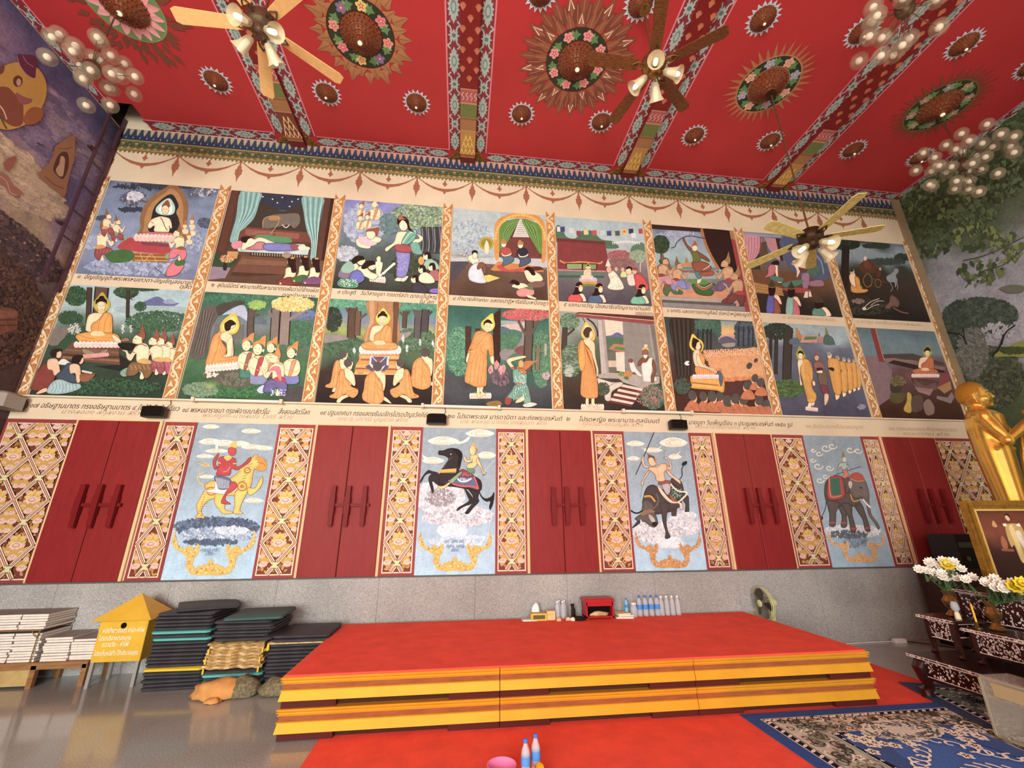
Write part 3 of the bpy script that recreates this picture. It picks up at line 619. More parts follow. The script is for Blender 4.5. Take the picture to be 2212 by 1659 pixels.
# ---------------------------------------------------------------- painted figures shared by the scenes
SK, SKD, ORG, ORD, HAIR = 'EBC79A', 'C08A5E', 'D98E3A', '9A5418', '2A1E18'
def buddha_front(a, cx, cy, k, flip=1, org=ORG, halo='E8C83A', halo2='F0DC70', seat=True, skin='EBC79A'):
    a.at(1030, 785, cx, cy, k, flip)
    a.d(f"""b {halo} 1078 262 1120 315 1160 370 1150 430 1105 468 1035 468 992 425 985 370 1030 315
b {halo2} 1077 300 1105 335 1136 375 1128 430 1090 455 1045 455 1012 420 1010 375 1045 335
p {skin} 1042 440 1096 440 1102 492 1030 492
eo {skin} 1068 408 43 54
b {HAIR} 1012 395 1010 350 1040 325 1045 310 1072 300 1098 310 1102 325 1125 350 1126 395 1112 372 1070 360 1028 372
l 5A3A2A 4 1044 404 1054 401 1062 404
l 5A3A2A 4 1076 404 1086 401 1096 404
l {SKD} 3 1070 408 1068 424 1074 426
l B0604A 5 1058 440 1070 443 1082 440
bo {skin} 1050 478 985 478 935 505 915 570 905 650 930 672 985 700 1010 680 975 645 985 580 1060 560 1105 485
bo {org} 1100 472 1150 480 1180 520 1184 640 1170 700 1060 715 985 690 960 640 975 590 1030 555 1072 505
l {ORD} 4 1098 480 1050 560 1030 690
l {ORD} 4 1150 485 1105 580 1092 700
l {ORD} 3 970 600 1020 595
l {ORD} 3 970 625 1020 618
l {ORD} 3 975 650 1018 640
l {ORD} 3 1178 560 1150 640 1165 695
bo {org} 812 745 805 712 850 688 960 672 1030 690 1100 680 1200 690 1248 715 1255 755 1200 782 1020 786 860 780
l {ORD} 4 830 700 920 735 1000 745
l {ORD} 3 860 760 1000 770 1150 760
l {ORD} 3 1240 720 1150 735 1080 735
b {skin} 975 672 1060 668 1100 690 1090 712 1000 716 960 700
l {SKD} 3 990 690 1080 694""")
    if seat: a.petals('EFD5CA', 790, 800, 1275, 800, 62, 12, 'C4847C')
    a.off()
def buddha_back(a, cx, cy, k, flip=1):
    a.at(720, 1040, cx, cy, k, flip)
    a.d(f"""b E8B028 840 380 885 450 905 545 870 625 800 650 710 645 668 600 672 520 740 440
b F5D060 830 425 868 490 875 560 840 615 760 625 705 590 700 530 760 465
bo {SK} 770 590 845 560 860 520 850 500 800 520 780 590 700 620 640 640 660 700 740 760 770 920 830 900 820 690 790 640
b {HAIR} 725 590 718 520 745 490 790 465 830 480 860 515 845 530 805 545 790 590 750 605
bo {ORG} 690 622 610 640 560 720 520 880 485 1020 540 1050 760 1030 880 990 905 940 860 910 740 920 745 820 680 720 670 650
l {ORD} 5 655 650 640 800 560 1020
l {ORD} 4 672 700 720 800 740 850
l {ORD} 4 668 760 700 850 735 890
l {ORD} 4 655 820 680 890 720 925
l {ORD} 4 640 930 760 930 870 920
l {ORD} 4 620 980 760 965 880 950
bo {SK} 745 760 775 700 822 690 815 860 800 915 745 930 700 915 750 880""")
    a.petals('F0DDCE', 490, 1065, 930, 1020, 90, 11, 'C08A80'); a.off()
def buddha_profile(a, cx, cy, k, flip=1, halo='EFC21E'):
    a.at(700, 900, cx, cy, k, flip)
    a.d(f"""b {halo} 545 330 610 390 670 430 695 495 670 570 600 575 530 545 500 480 515 400
b 3A2E1A 552 380 600 420 650 450 675 500 655 560 600 560 550 525 530 470
bo {SK} 590 540 580 480 600 440 640 440 650 480 660 505 645 545 625 560 640 590
b {HAIR} 575 520 545 470 560 420 560 395 600 400 635 435 605 455 590 510
bo {SK} 590 545 550 600 555 700 590 790 640 800 800 830 880 880 850 810 740 770 690 690 680 610 640 560
bo {ORG} 640 570 670 600 712 680 700 760 660 740 640 640
bo {ORG} 590 780 700 800 800 830 865 870 840 900 700 915 600 890 575 830
bo {SK} 600 600 640 640 680 740 760 790 850 840 875 880 840 860 740 810 640 780 600 700""")
    for x in range(610, 850, 26): a.l(ORD, 3, x, 810, x+10, 860, x+4, 900)
    a.petals('F2E0E0', 545, 915, 900, 915, 60, 12, 'B08A9A'); a.off()
def buddha_stand(a, cx, cy, k, flip=1, halo='EFC02A'):
    a.at(690, 1270, cx, cy, k, flip)
    a.d(f"""b {halo} 850 222 870 300 882 380 840 445 770 450 715 410 708 345 760 290
b F8E07A 840 280 855 330 858 390 820 430 765 430 735 395 735 345 790 305
e 4A6A3A 695 1255 130 40""")
    a.petals('F0DCC8', 560, 1275, 835, 1270, 70, 12, 'B07A5A')
    a.d(f"""bo {SK} 655 1150 700 1150 690 1255 720 1290 660 1290
bo {SK} 700 1150 745 1140 725 1220 770 1260 730 1268 690 1215
bo {SK} 540 720 575 730 560 800 545 870 510 830
bo {SK} 830 740 860 740 872 800 868 875 835 860 820 800
e {SK} 790 400 46 62 .15
b {HAIR} 735 370 745 330 790 300 830 318 850 360 800 345 760 350 742 385
l 5A3A2A 4 765 390 780 395 790 393
l 5A3A2A 4 805 397 820 400 832 396
l B0604A 5 775 432 790 437 802 434
bo {ORG} 735 450 800 470 850 510 868 700 862 760 815 765 790 690 782 900 775 1120 740 1160 640 1165 560 1130 495 1085 520 900 560 740 535 715 580 600 630 470 690 445""")
    for i, x in enumerate((560, 610, 655, 700, 745)): a.l(ORD, 4, 720-i*4, 620+i*20, x+40, 820, x, 1120)
    for y in (520, 560, 600, 640, 680): a.l(ORD, 3.5, 555+(680-y)*.3, y+30, 620, y, 690+(600-y)*.2, y-40)
    a.l(ORD, 4, 800, 470, 700, 580, 640, 680); a.l(ORD, 4, 830, 520, 845, 640, 830, 740); a.off()
def buddha_stand_back(a, cx, cy, k, flip=1, halo='E8B81E'):
    a.at(620, 1380, cx, cy, k, flip)
    a.petals('F0DCC8', 480, 1395, 790, 1395, 80, 11, 'B07A5A')
    a.d(f"""b {halo} 545 225 600 280 655 340 672 420 650 485 580 480 510 460 480 390 500 310
b E8D9B0 550 270 600 310 635 360 645 420 620 460 560 455 515 430 505 380 520 320
bo {SK} 545 1270 582 1270 585 1360 615 1385 545 1380
bo {SK} 622 1270 662 1270 665 1350 715 1380 628 1390
bo {SK} 580 440 575 380 610 350 640 370 645 430 615 470 650 500 670 560 675 700 715 880 710 970 690 975 685 880 640 720 590 600 520 520 500 480
b 4A3A2C 520 420 505 370 540 310 590 300 630 340 600 370 585 440 545 445
bo {ORG} 500 470 450 510 430 640 460 880 485 900 470 1140 480 1240 560 1280 660 1280 710 1250 705 1080 690 980 640 720 620 640 545 560 515 500
bo E09428 470 500 510 490 530 620 540 760 515 900 460 880 440 700""")
    for i in range(8): a.l(ORD, 4, 530+i*6, 560+i*12, 560+i*14, 720+i*28, 520+i*20, 1000+i*22, 500+i*24, 1240)
    a.off()
def monk_kneel(a, cx, cy, k, flip=1, org=ORG):
    a.at(600, 1400, cx, cy, k, flip)
    a.d(f"""b {SK} 500 1420 540 1360 640 1330 660 1350 580 1390 540 1430
e 4A4440 650 950 55 55
bo {SK} 690 920 706 955 695 985 690 1010 665 1030 640 1000 640 950
e 54504C 640 942 52 50
bo {SK} 600 1010 660 1015 715 1080 735 1200 710 1225 665 1180 640 1180 600 1100
bo {org} 590 1020 540 1040 510 1140 480 1300 420 1340 420 1370 520 1380 600 1330 700 1375 760 1330 765 1270 700 1240 650 1200 660 1170 610 1120
l {ORD} 5 540 1050 535 1200 500 1360
l {ORD} 4 590 1060 620 1140 650 1175
l {ORD} 4 575 1100 590 1200 630 1240
l {ORD} 4 565 1160 580 1250 560 1330
l {ORD} 4 600 1330 660 1290 750 1270
l {ORD} 4 640 1345 700 1310 762 1300""")
    a.off()
def monk_back(a, cx, cy, k, flip=1):
    a.at(960, 1440, cx, cy, k, flip)
    a.d(f"""bo {SK} 1070 1350 1120 1375 1172 1430 1165 1442 1080 1400
bo {SK} 985 1000 1030 1000 1050 1050 1100 1080 1105 1200 1085 1285 1060 1260 1040 1150 960 1080
e 54504C 1005 985 58 62
bo {ORG} 960 1050 890 1080 850 1150 835 1270 815 1340 830 1400 900 1440 985 1458 1060 1430 1085 1370 1075 1260 1060 1180 1010 1120
l {ORD} 5 985 1070 975 1200 960 1440
l {ORD} 4 900 1090 885 1250 880 1420
l {ORD} 4 1000 1130 1040 1200 1065 1230
l {ORD} 4 990 1180 1030 1260 1070 1300
l {ORD} 4 985 1230 1010 1320 1050 1400
l {ORD} 4 850 1180 880 1200
l {ORD} 4 840 1240 880 1260
l {ORD} 4 825 1340 880 1330""")
    a.off()
def deva_kneel(a, cx, cy, k, flip=1, cloth='6E4A26', crown='8E4A22', sash='C9A05A', skin='EBCBA0', tip='7AA08A'):
    """crowned kneeling figure facing left with raised hands"""
    a.at(1450, 1165, cx, cy, k, flip)
    a.d(f"""b {skin} 1470 1160 1490 1090 1530 1080 1520 1140 1500 1168
b {tip} 1262 1110 1290 1070 1350 1050 1360 1120 1300 1142
bo {cloth} 1360 1010 1420 985 1560 990 1600 1050 1590 1120 1530 1165 1480 1080 1420 1130 1330 1130 1340 1060
bo {skin} 1420 830 1470 790 1540 800 1570 860 1550 980 1440 985 1430 900 1380 975 1335 950 1320 880 1280 860 1320 855 1370 905
bo {skin} 1440 700 1400 740 1395 790 1430 800 1490 795 1500 740 1480 705
b {crown} 1436 708 1462 688 1482 640 1502 585 1512 645 1526 695 1520 745 1487 770 1490 735
l {crown} 10 1420 830 1480 800 1545 825
l {crown} 8 1390 880 1420 890
l 4A3020 5 1412 744 1424 740 1436 744
l B0604A 4 1402 776 1416 776
b {sash} 1440 985 1500 950 1560 960 1590 1000 1530 1010""")
    for i in range(5): a.l(sash, 4, 1370+i*45, 1020, 1390+i*45, 1070)
    a.off()
def deva_front(a, cx, cy, k, flip=1, sash='A83038', low='6E5A8A', crown='C9823A', skin='EFD0A2'):
    a.at(1130, 1150, cx, cy, k, flip)
    a.d(f"""bo {low} 1040 1200 1060 1110 1200 1110 1240 1200 1200 1255 1060 1255
bo {skin} 1050 960 1100 930 1180 930 1240 970 1250 1080 1200 1150 1070 1150 1020 1060 1030 990
eo {skin} 1130 855 55 68
b {crown} 1080 800 1100 770 1150 750 1180 715 1225 700 1220 780 1215 830 1190 800 1130 790 1085 830
l {crown} 10 1090 940 1140 965 1200 940
bo {sash} 1150 950 1200 950 1180 1020 1130 1150 1095 1150 1120 1040
l {SKD} 6 1040 1060 1110 1085 1190 1090
l {SKD} 5 1240 1060 1180 1110 1110 1085
l 5A3A2A 5 1095 848 1112 844
l 5A3A2A 5 1140 848 1158 845
l B0604A 6 1112 890 1135 892
b {skin} 1180 870 1205 850 1200 890""")
    a.off()
def lady_back(a, cx, cy, k, flip=1, sash='A83A30', skirt='6E3A2A', skin='EFD0A2', crown=None):
    a.at(850, 920, cx, cy, k, flip)
    a.d(f"""bo {skirt} 770 935 780 890 880 870 940 900 930 935
bo {skin} 830 800 880 790 915 810 900 880 850 890 800 930 775 925 820 860
b {sash} 790 895 850 870 900 880 890 915 800 930
eo {skin} 865 745 26 30
b 2A1E18 850 770 845 720 880 705 910 725 910 770 915 830 880 835 870 800""")
    if crown: a.d(f"b {crown} 850 725 870 680 885 645 895 690 912 722 880 715")
    else: a.d("e C98A4A 885 715 18 8")
    a.off()
def tree(a, x, y0, y1, w, col='5E4A3A', br=(), dark='2E241E'):
    a.stroke([(x+w*.15, y0), (x, (y0+y1)/2), (x-w*.1, y1)], w*1.25, dark); a.stroke([(x+w*.15, y0), (x, (y0+y1)/2), (x-w*.1, y1)], w, col)
    for dx, dy, ww in br: a.stroke([(x, y0+(y1-y0)*.35), (x+dx*.5, y0+(y1-y0)*.2+dy*.3), (x+dx, y0+dy)], ww, col)
def toz(T, X, Z):
    q = Vector((X, YW, Z))-CAM; z = q.dot(CAM_FWD); return ((1106+FPX*q.dot(CAM_RIGHT)/z-T[0])*T[2], (829.5-FPX*q.dot(CAM_UP)/z-T[1])*T[2])
def scene_art(i, row, T):
    X0 = PX0+PITCH*i; X1 = X0+PWID; zt, zb = (Z2, Z3) if row == 0 else (Z4, Z5)
    if i == 7: X1 += .01
    a = Art(wallmap(*T), 300+i+row*20)
    a.Q = [toz(T, X0, zt), toz(T, X1, zt), toz(T, X1, zb), toz(T, X0, zb)]; return a
def mural(a, label): return tag(a.build('mural_scene', PAINT), label, 'painting', 'painted scenes on the wall')
# ---------------------------------------------------------------- upper row of scenes
def P1():
    a = scene_art(0, 0, (0, 360, 3.95)); a.bg(a.Q, [(0, '4A5468'), (.12, '6E7E98'), (.45, '7E90AC'), (.7, '8290AA'), (1, '6A7490')], .1)
    a.fol(['3E4656', '4A5264', '8A90A0'], 60, 1140, 270, 110, 60, 26); a.fol(['C8C8D0', 'A8B0C0', 'E0D8D8'], 26, 1150, 255, 70, 40, 20); a.fol(['3A4250', '30384A'], 30, 1140, 365, 130, 14, 16, 3)
    a.fol(['C0C4CC', '3E4656', '5A6478'], 40, 1740, 220, 110, 30, 18, 2.4); a.fol(['2E3440', '3A4450'], 40, 1300, 170, 330, 18, 20, 3); a.fol(['3A4454', '4A566A'], 26, 870, 440, 55, 22, 14, 2); a.fol(['5A6478', '424C60'], 40, 1750, 480, 60, 40, 20)
    a.fol(['9AA6C0', '8692B0', 'AEB8CC', '7480A0'], 160, 1180, 850, 450, 75, 22, 2); a.fol(['8894B0', 'A4B0C6', '6A769A'], 80, 1650, 640, 70, 110, 22); a.fol(['8894B0', 'A4B0C6'], 50, 780, 640, 70, 60, 20)
    a.d("""b 8A6034 1200 520 1195 440 1240 320 1320 240 1400 190 1470 150 1540 190 1600 300 1600 440 1570 520 1600 620 1540 640 1180 640
b A87A44 1230 520 1240 420 1290 320 1390 240 1460 190 1530 240 1565 340 1560 470 1540 600 1230 610
b 2E2A2C 1280 560 1290 450 1330 330 1460 235 1525 330 1505 390 1530 460 1520 560
b A8D0C0 1440 270 1490 330 1490 390 1450 415 1370 410 1330 380 1350 330
b EFF2E0 1435 300 1470 345 1465 395 1420 405 1370 395 1360 350
b 8A4A2A 1430 285 1455 330 1440 352 1390 352 1385 330
eo EBC79A 1412 370 32 40
l 5A3A2A 4 1394 366 1404 364
l 5A3A2A 4 1420 366 1430 364
l B0604A 4 1402 390 1420 391
p B88A7A 1010 690 1100 600 1440 680 1460 760 1150 760
b A82A30 1000 690 1110 605 1180 640 1440 690 1450 745 1300 740 1120 720
p 8A5A24 1140 740 1460 750 1440 820 1130 810
l C99A40 8 1150 765 1440 775
l C99A40 8 1150 800 1440 805
l C99A40 6 1200 745 1230 810 1290 750 1340 812""")
    a.at(1400, 560, 1390, 575, 1); a.d("""bo EFD4AE 1380 410 1340 420 1300 440 1270 490 1290 515 1330 490 1330 540 1450 545 1455 490 1470 520 1478 480 1460 430 1420 415
l 8A4A2A 8 1380 420 1400 450 1420 500 1440 530
l 8A4A2A 6 1300 460 1325 470
bo C06A68 1200 600 1190 570 1250 545 1420 545 1500 560 1515 590 1460 600 1330 600
l 8E3E40 4 1250 590 1300 560 1380 555
l 8E3E40 4 1400 560 1470 570 1505 585""")
    a.off(); a.petals('E8C8BC', 1150, 600, 1540, 612, 60, 12); a.p('7A3A44', 1200, 640, 1470, 660, 1460, 690, 1220, 670)
    deva_kneel(a, 900, 800, .62, -1, '8E3A44', '8A5A2A', 'C9904A', 'EFD0A8', '5E7A3A'); a.d("b 3E6A34 900 760 960 720 1100 710 1150 760 1100 810 960 820"); deva_kneel(a, 1010, 640, .4, -1, '8E3A44', '8A5A2A'); deva_kneel(a, 930, 600, .42, -1, '8E3A44', '8A5A2A')
    a.d("bo D8606E 1420 930 1430 870 1500 800 1560 800 1570 860 1520 920 1450 940\nb 3E6A34 1490 820 1530 780 1580 800 1570 840 1510 850")
    deva_kneel(a, 1510, 800, .55, 1, 'D8606E', '8A5A2A', '8A5A2A')
    for x, y in ((1580, 510), (1640, 525), (1615, 600), (1640, 470)): a.ell('EBC79A', x, y, 18, 24); a.fill([(x-20, y-12), (x+6, y-60), (x+20, y-10)], 'A86A3A'); a.b('EBC79A', x-22, y+30, x+22, y+28, x+26, y+60, x-10, y+66)
    a.l('3A3A4A', 5, 1320, 860, 1420, 940)
    mural(a, 'scene of a haloed seated deity on a carved throne among dark clouds')
def P2():
    a = scene_art(1, 0, (400, 370, 3.814)); a.bg(a.Q, [(0, '3E4450'), (.15, '55606E'), (.3, '4A4038'), (.62, '4E3A2E'), (1, '5A4232')], .06)
    a.d("""p 303848 440 165 1130 215 1120 340 440 300
b 40382E 520 480 560 300 640 260 740 310 820 330 900 300 980 270 1060 340 1050 520
p 6E3E30 470 455 1080 510 1075 590 440 560
p 8A5244 500 475 730 495 722 540 495 520
p 8A5244 745 497 940 512 935 560 740 542
p 4E3226 255 670 380 157 460 162 330 690
p 5A3828 270 660 390 160 440 165 320 690
p 3A261E 1160 200 1245 222 1160 735 1095 735
p 5A382A 1150 200 1200 210 1120 735 1085 730
b 7AA8A4 460 165 625 178 610 260 570 380 500 460 430 520 430 590 370 580 385 500 420 380
b 7AA8A4 970 205 1140 220 1120 330 1090 560 1060 720 1030 720 1040 590 1000 480 975 330""")
    for k in range(7): a.l('4E8480' if k % 2 else 'A8CCC4', 7, 480+k*22, 170+k, 470+k*16, 330, 430+k*5, 470, 400+k*5, 570); a.l('4E8480' if k % 2 else 'A8CCC4', 7, 985+k*24, 215, 1000+k*17, 400, 1040+k*8, 560, 1042+k*5, 710)
    for x, y in ((640, 210), (720, 230), (800, 215), (880, 250), (860, 290), (930, 230), (760, 260)): a.ell('D8D8D0', x, y, 7, 5)
    a.d("""b 6E665A 640 400 720 360 830 350 930 350 945 420 900 470 860 440 800 450 660 470
l A89A6A 5 640 470 650 390 740 370 770 420 700 520
b A8783A 690 380 770 370 780 400 700 405
l D8D0C0 7 800 440 830 465 860 440
l 8A7A4A 4 520 530 620 500 760 510
p B4CCC8 430 640 470 600 980 600 1020 650 1010 690 440 660
b 4E8A5A 570 545 640 525 840 545 880 570 850 590 620 580
b D87A88 410 640 380 600 430 575 480 580 500 610
bo EFD4AE 470 600 470 560 520 540 570 560 600 545 650 550 720 580 790 600 800 610 700 600 620 600 520 640 460 650
b 2A1E18 465 580 460 545 510 535 550 545 520 560 500 590
bo B07078 560 610 600 580 660 590 660 640 590 650 500 640
bo 6A70B0 650 600 760 590 870 600 940 620 930 650 780 660 660 650
b 8A4A5A 870 600 940 610 945 645 880 650
b EFD4AE 940 615 1020 625 1020 645 940 645
p 5E4030 350 655 535 668 535 700 350 685
p 3A2A20 535 665 1000 690 1000 722 535 698""")
    for k in range(22): x = 550+k*20.5; a.p('9A8A78', x, 669+k*1.1, x+9, 669.5+k*1.1, x+9, 692+k*1.1, x, 692+k*1.1)
    a.d("""p 6A4632 470 695 850 720 830 850 385 830
p 7A563E 470 720 845 745 830 780 430 765
p 4A3224 385 830 830 850 820 880 375 860
p 2E4A32 225 680 450 690 380 790 200 780
p 8A7A88 200 785 375 795 330 880 190 895
p 5A4030 190 896 330 880 830 850 1130 740 1120 945 700 930
p 6A4A36 1100 735 1160 740 1128 943 1040 935
b 2E2A26 312 780 330 745 345 780 340 815 315 815
p C08A4A 350 660 440 662 425 720 345 715""")
    a.fol(['D8B040', 'C05A3A', 'E8D090', 'A83A3A'], 40, 345, 720, 55, 32, 10)
    for x, y, k, sk in ((850, 920, 1.0, '7A2E2A'), (960, 900, .95, '3E6A3A'), (1050, 915, .95, '7A4A7A')): lady_back(a, x, y, k, 1, skirt=sk, sash=sk)
    a.ell('9A8A78', 838, 690, 36, 26)
    mural(a, 'scene of a lady asleep on a curtained couch dreaming of an elephant')
def P3():
    a = scene_art(2, 0, (400, 370, 3.814)); a.bg(a.Q, [(0, '7478B8'), (.2, '7E8CB4'), (.4, '6A808C'), (.6, '4E5E58'), (1, '30342E')], .1)
    a.fol(['9AA8C0', 'B0BCCC', '8694B0'], 200, 1480, 430, 170, 170, 26); a.fol(['C0C8D0', '9AA6B0'], 60, 1330, 680, 90, 60, 24)
    a.fol(['3E5A44', '5E8060', '9AB48A', '7A9A72', 'B8CCA8'], 420, 1930, 370, 230, 110, 14, 2); a.fol(['54746A', '6A8A90'], 90, 1680, 440, 80, 90, 18)
    for x in (1960, 2010, 2060, 2105): a.stroke([(x, 460), (x+8, 560), (x-2, 680)], 44, '3A3E40'); a.stroke([(x-8, 470), (x, 600), (x-8, 670)], 8, '8A8E8C')
    a.fol(['3A4A3A', '2E3A30', '46523E'], 120, 1900, 800, 220, 120, 24, 2)
    for x, y, k in ((1450, 350, .3), (1560, 370, .42), (1440, 450, .3), (1500, 440, .3)): deva_front(a, x, y+30, k, 1, 'C08A5A', '9AA8C0', '9A4A30')
    a.d("""bo EFD4AE 1450 550 1500 530 1580 540 1620 560 1600 590 1540 600 1520 640 1440 630 1410 600 1410 560
b D8B8C0 1440 540 1520 560 1580 600 1500 620 1430 590
eo EFD4AE 1530 522 40 42
b 8E4A2E 1490 500 1500 480 1560 470 1600 465 1590 510 1575 540 1555 500""")
    a.at(1690, 900, 1790, 905, 1.0)
    a.d("""bo EFD4AE 1650 870 1690 870 1700 900 1660 905 1625 895
bo EFD4AE 1690 870 1740 860 1715 900 1680 905
bo 7A78B8 1640 650 1750 660 1740 800 1710 870 1640 860 1650 760
bo 9A4044 1635 590 1750 610 1760 665 1640 655
bo EFD4AE 1650 500 1740 500 1780 560 1720 600 1650 600 1610 620 1560 660 1550 630 1620 580
bo EFD4AE 1800 510 1860 540 1840 580 1780 590 1770 560 1830 550
bo 6AA894 1680 590 1720 510 1780 470 1810 500 1790 560 1740 600 1700 600
l D8E8D8 5 1690 590 1750 510 1800 490
l 3E7A6A 5 1710 600 1770 530 1805 520
eo EFD4AE 1700 440 38 50
b 2A1E18 1655 440 1650 390 1700 370 1740 400 1750 460 1790 500 1740 480 1725 430 1690 400
b A85A3A 1660 400 1665 370 1672 345 1690 375 1720 392 1690 395
b 6AA894 1760 600 1810 580 1840 640 1850 680 1780 670""")
    a.off()
    for k in range(90): a.ell('A8A8D8', 1745+a.R.uniform(-5, 90), 680+a.R.uniform(0, 150), 4, 3, n=5)
    a.petals('E8E4D0', 1520, 880, 1650, 895, 50, 8)
    a.d("""bo EFD4AE 1580 740 1575 720 1595 700 1615 715 1612 745 1630 760 1620 820 1600 870 1575 870 1570 800 1560 760
l F0F0E0 16 1630 850 1680 800 1725 760""")
    for k in range(6): a.ell('E8E4D0', 1610+k*22, 860-k*18, 16, 9, -.6)
    for x, y, c, f in ((1330, 850, '7A6A80', 1), (1420, 890, '5A62B0', 1)):
        a.d(f"bo EFD4AE {x} {y-90} {x+60} {y-110} {x+110} {y-60} {x+170} {y-30} {x+130} {y+10} {x+60} {y-20} {x} {y-30}\nbo {c} {x-70} {y+20} {x-40} {y-60} {x+20} {y-70} {x+60} {y} {x} {y+40}")
        a.d(f"e EFD4AE {x+120} {y-110} 34 36\nb 2A1E18 {x+30} {y-95} {x+70} {y-145} {x+130} {y-150} {x+150} {y-120} {x+110} {y-110} {x+60} {y-80}")
    a.d("b 8AB4A0 1300 780 1360 745 1400 800 1350 840 1290 830\nb 4A8A6A 1255 920 1300 885 1400 900 1430 940 1390 965 1280 955")
    for k in range(50): a.ell('E0E8D8', 1345+a.R.uniform(-75, 75), 925+a.R.uniform(-30, 28), 5, 4, n=5)
    for x, y, c in ((2000, 740, '8AB4A0'), (2040, 830, 'A05A60'), (1960, 850, 'EFD4AE'), (1900, 930, '3A3A44')):
        a.d(f"bo {c} {x-40} {y+40} {x} {y-20} {x+70} {y+10} {x+95} {y+70} {x} {y+75}\neo EFD4AE {x-15} {y-35} 26 30\nb 2A1E18 {x-30} {y-40} {x-20} {y-70} {x+15} {y-68} {x+25} {y-20} {x} {y-15} {x-5} {y-50}")
    a.d("e D89A4A 1945 740 24 34\nb 7A5AC0 2025 975 2085 970 2085 1005 2020 1000")
    mural(a, 'scene of a standing lady in a teal sash beside a newborn on lotus steps')
def P4():
    a = scene_art(3, 0, (940, 420, 4.424)); a.bg(a.Q, [(0, 'A8BCBC'), (.3, 'B0C2C4'), (.5, 'A0B0B4'), (.53, '8A8480'), (.62, '6A5444'), (1, '4E3A2C')], .09)
    a.fol(['8AA4B8', 'C4D0CC', '7A94AC'], 120, 350, 420, 190, 180, 16)
    a.d("""p B8C0C0 150 590 1070 620 1075 700 140 640
l 8A9290 6 160 600 560 600
p 4A4A50 150 640 330 640 150 860
b C98A28 570 600 565 350 590 250 700 190 830 180 950 195 1050 290 1055 620 1010 620 1010 320 900 240 720 230 620 300 610 600
p 5A2E2C 612 600 612 330 680 250 800 232 960 270 1018 330 1018 615
p 6E3A34 612 600 700 420 900 420 1018 600 1018 615
p D8D4CC 740 410 805 240 825 240 900 412""")
    for k in range(9): y = 260+k*18; w_ = 10+k*8; a.p('8A8480', 820-w_, y, 820+w_, y+2, 820+w_, y+7, 820-w_, y+5)
    a.b('5E8A3A', 620, 300, 700, 250, 805, 235, 760, 330, 700, 440, 620, 560, 612, 450); a.b('5E8A3A', 828, 237, 960, 270, 1015, 330, 1015, 570, 940, 470, 890, 380)
    for k in range(7): a.l('3E6A28' if k % 2 else '84A858', 6, 795-k*6, 240+k*3, 740-k*12, 340, 640-k*2, 450+k*16); a.l('3E6A28' if k % 2 else '84A858', 6, 835+k*14, 245+k*6, 880+k*14, 340, 960+k*6, 470+k*10)
    for k in range(26): t = k/25; an = pi*(1-t); a.ell('E8B040', 812+235*cos(an), 420-225*sin(an), 14, 14, n=8)
    a.d("""e B09A20 490 470 72 65
e 8A8424 490 470 52 46
b EFD4AE 480 460 490 440 505 460 515 500 508 560 480 560 470 500
p C07A28 530 720 600 640 1000 690 1040 740 900 740 560 730
b B8362E 590 690 640 670 700 720 860 700 900 720 760 740 640 730
b 5A2A26 900 700 1000 690 1030 720 920 730""")
    for x, y, c, l_ in ((670, 520, 'A83A34', '4A6A7A'), (830, 530, '2A2E3A', '4A5468')):
        a.d(f"bo {l_} {x-60} {y+60} {x} {y+50} {x+70} {y+70} {x+80} {y+120} {x} {y+160} {x-30} {y+160} {x-20} {y+100}\nbo {c} {x-40} {y} {x+10} {y-20} {x+50} {y} {x+60} {y+50} {x} {y+70} {x-50} {y+55}\nbo EFD4AE {x-40} {y+30} {x-10} {y+60} {x+40} {y+50} {x+60} {y+30} {x+50} {y+62} {x-20} {y+72}\neo EFD4AE {x-15} {y-45} 26 32\nb B07A3A {x-42} {y-50} {x-25} {y-95} {x+10} {y-70} {x+12} {y-50}")
    a.d("""bo EFD4AE 310 600 370 570 400 600 420 640 380 680 330 640
e 2A1E18 378 556 30 24
eo EFD4AE 380 585 24 30
bo C4CED8 340 690 400 650 440 700 470 780 490 840 420 850 330 820 315 750
bo 7A4E34 400 690 430 650 470 660 490 700 480 760 460 750 450 700 410 720
p E8C04A 450 780 520 768 620 800 500 840
bo EFD4AE 850 740 890 720 960 740 1010 770 1030 820 960 840 890 830
b 2A1E18 850 720 880 690 920 700 960 760 930 775 890 730
b 7A5A50 880 860 960 830 1045 840 1030 880 940 890
bo EFD4AE 730 880 770 850 850 850 900 890 860 920 780 900
b 2A1E18 710 850 740 815 790 830 810 860 780 870 740 850
bo D88078 780 920 870 890 940 910 940 960 860 980 790 970
b 5E7A4A 850 890 920 880 940 915 880 905
b EFD4AE 880 960 960 990 955 1000 890 985""")
    mural(a, 'scene of a couple under a golden arch with green curtains')
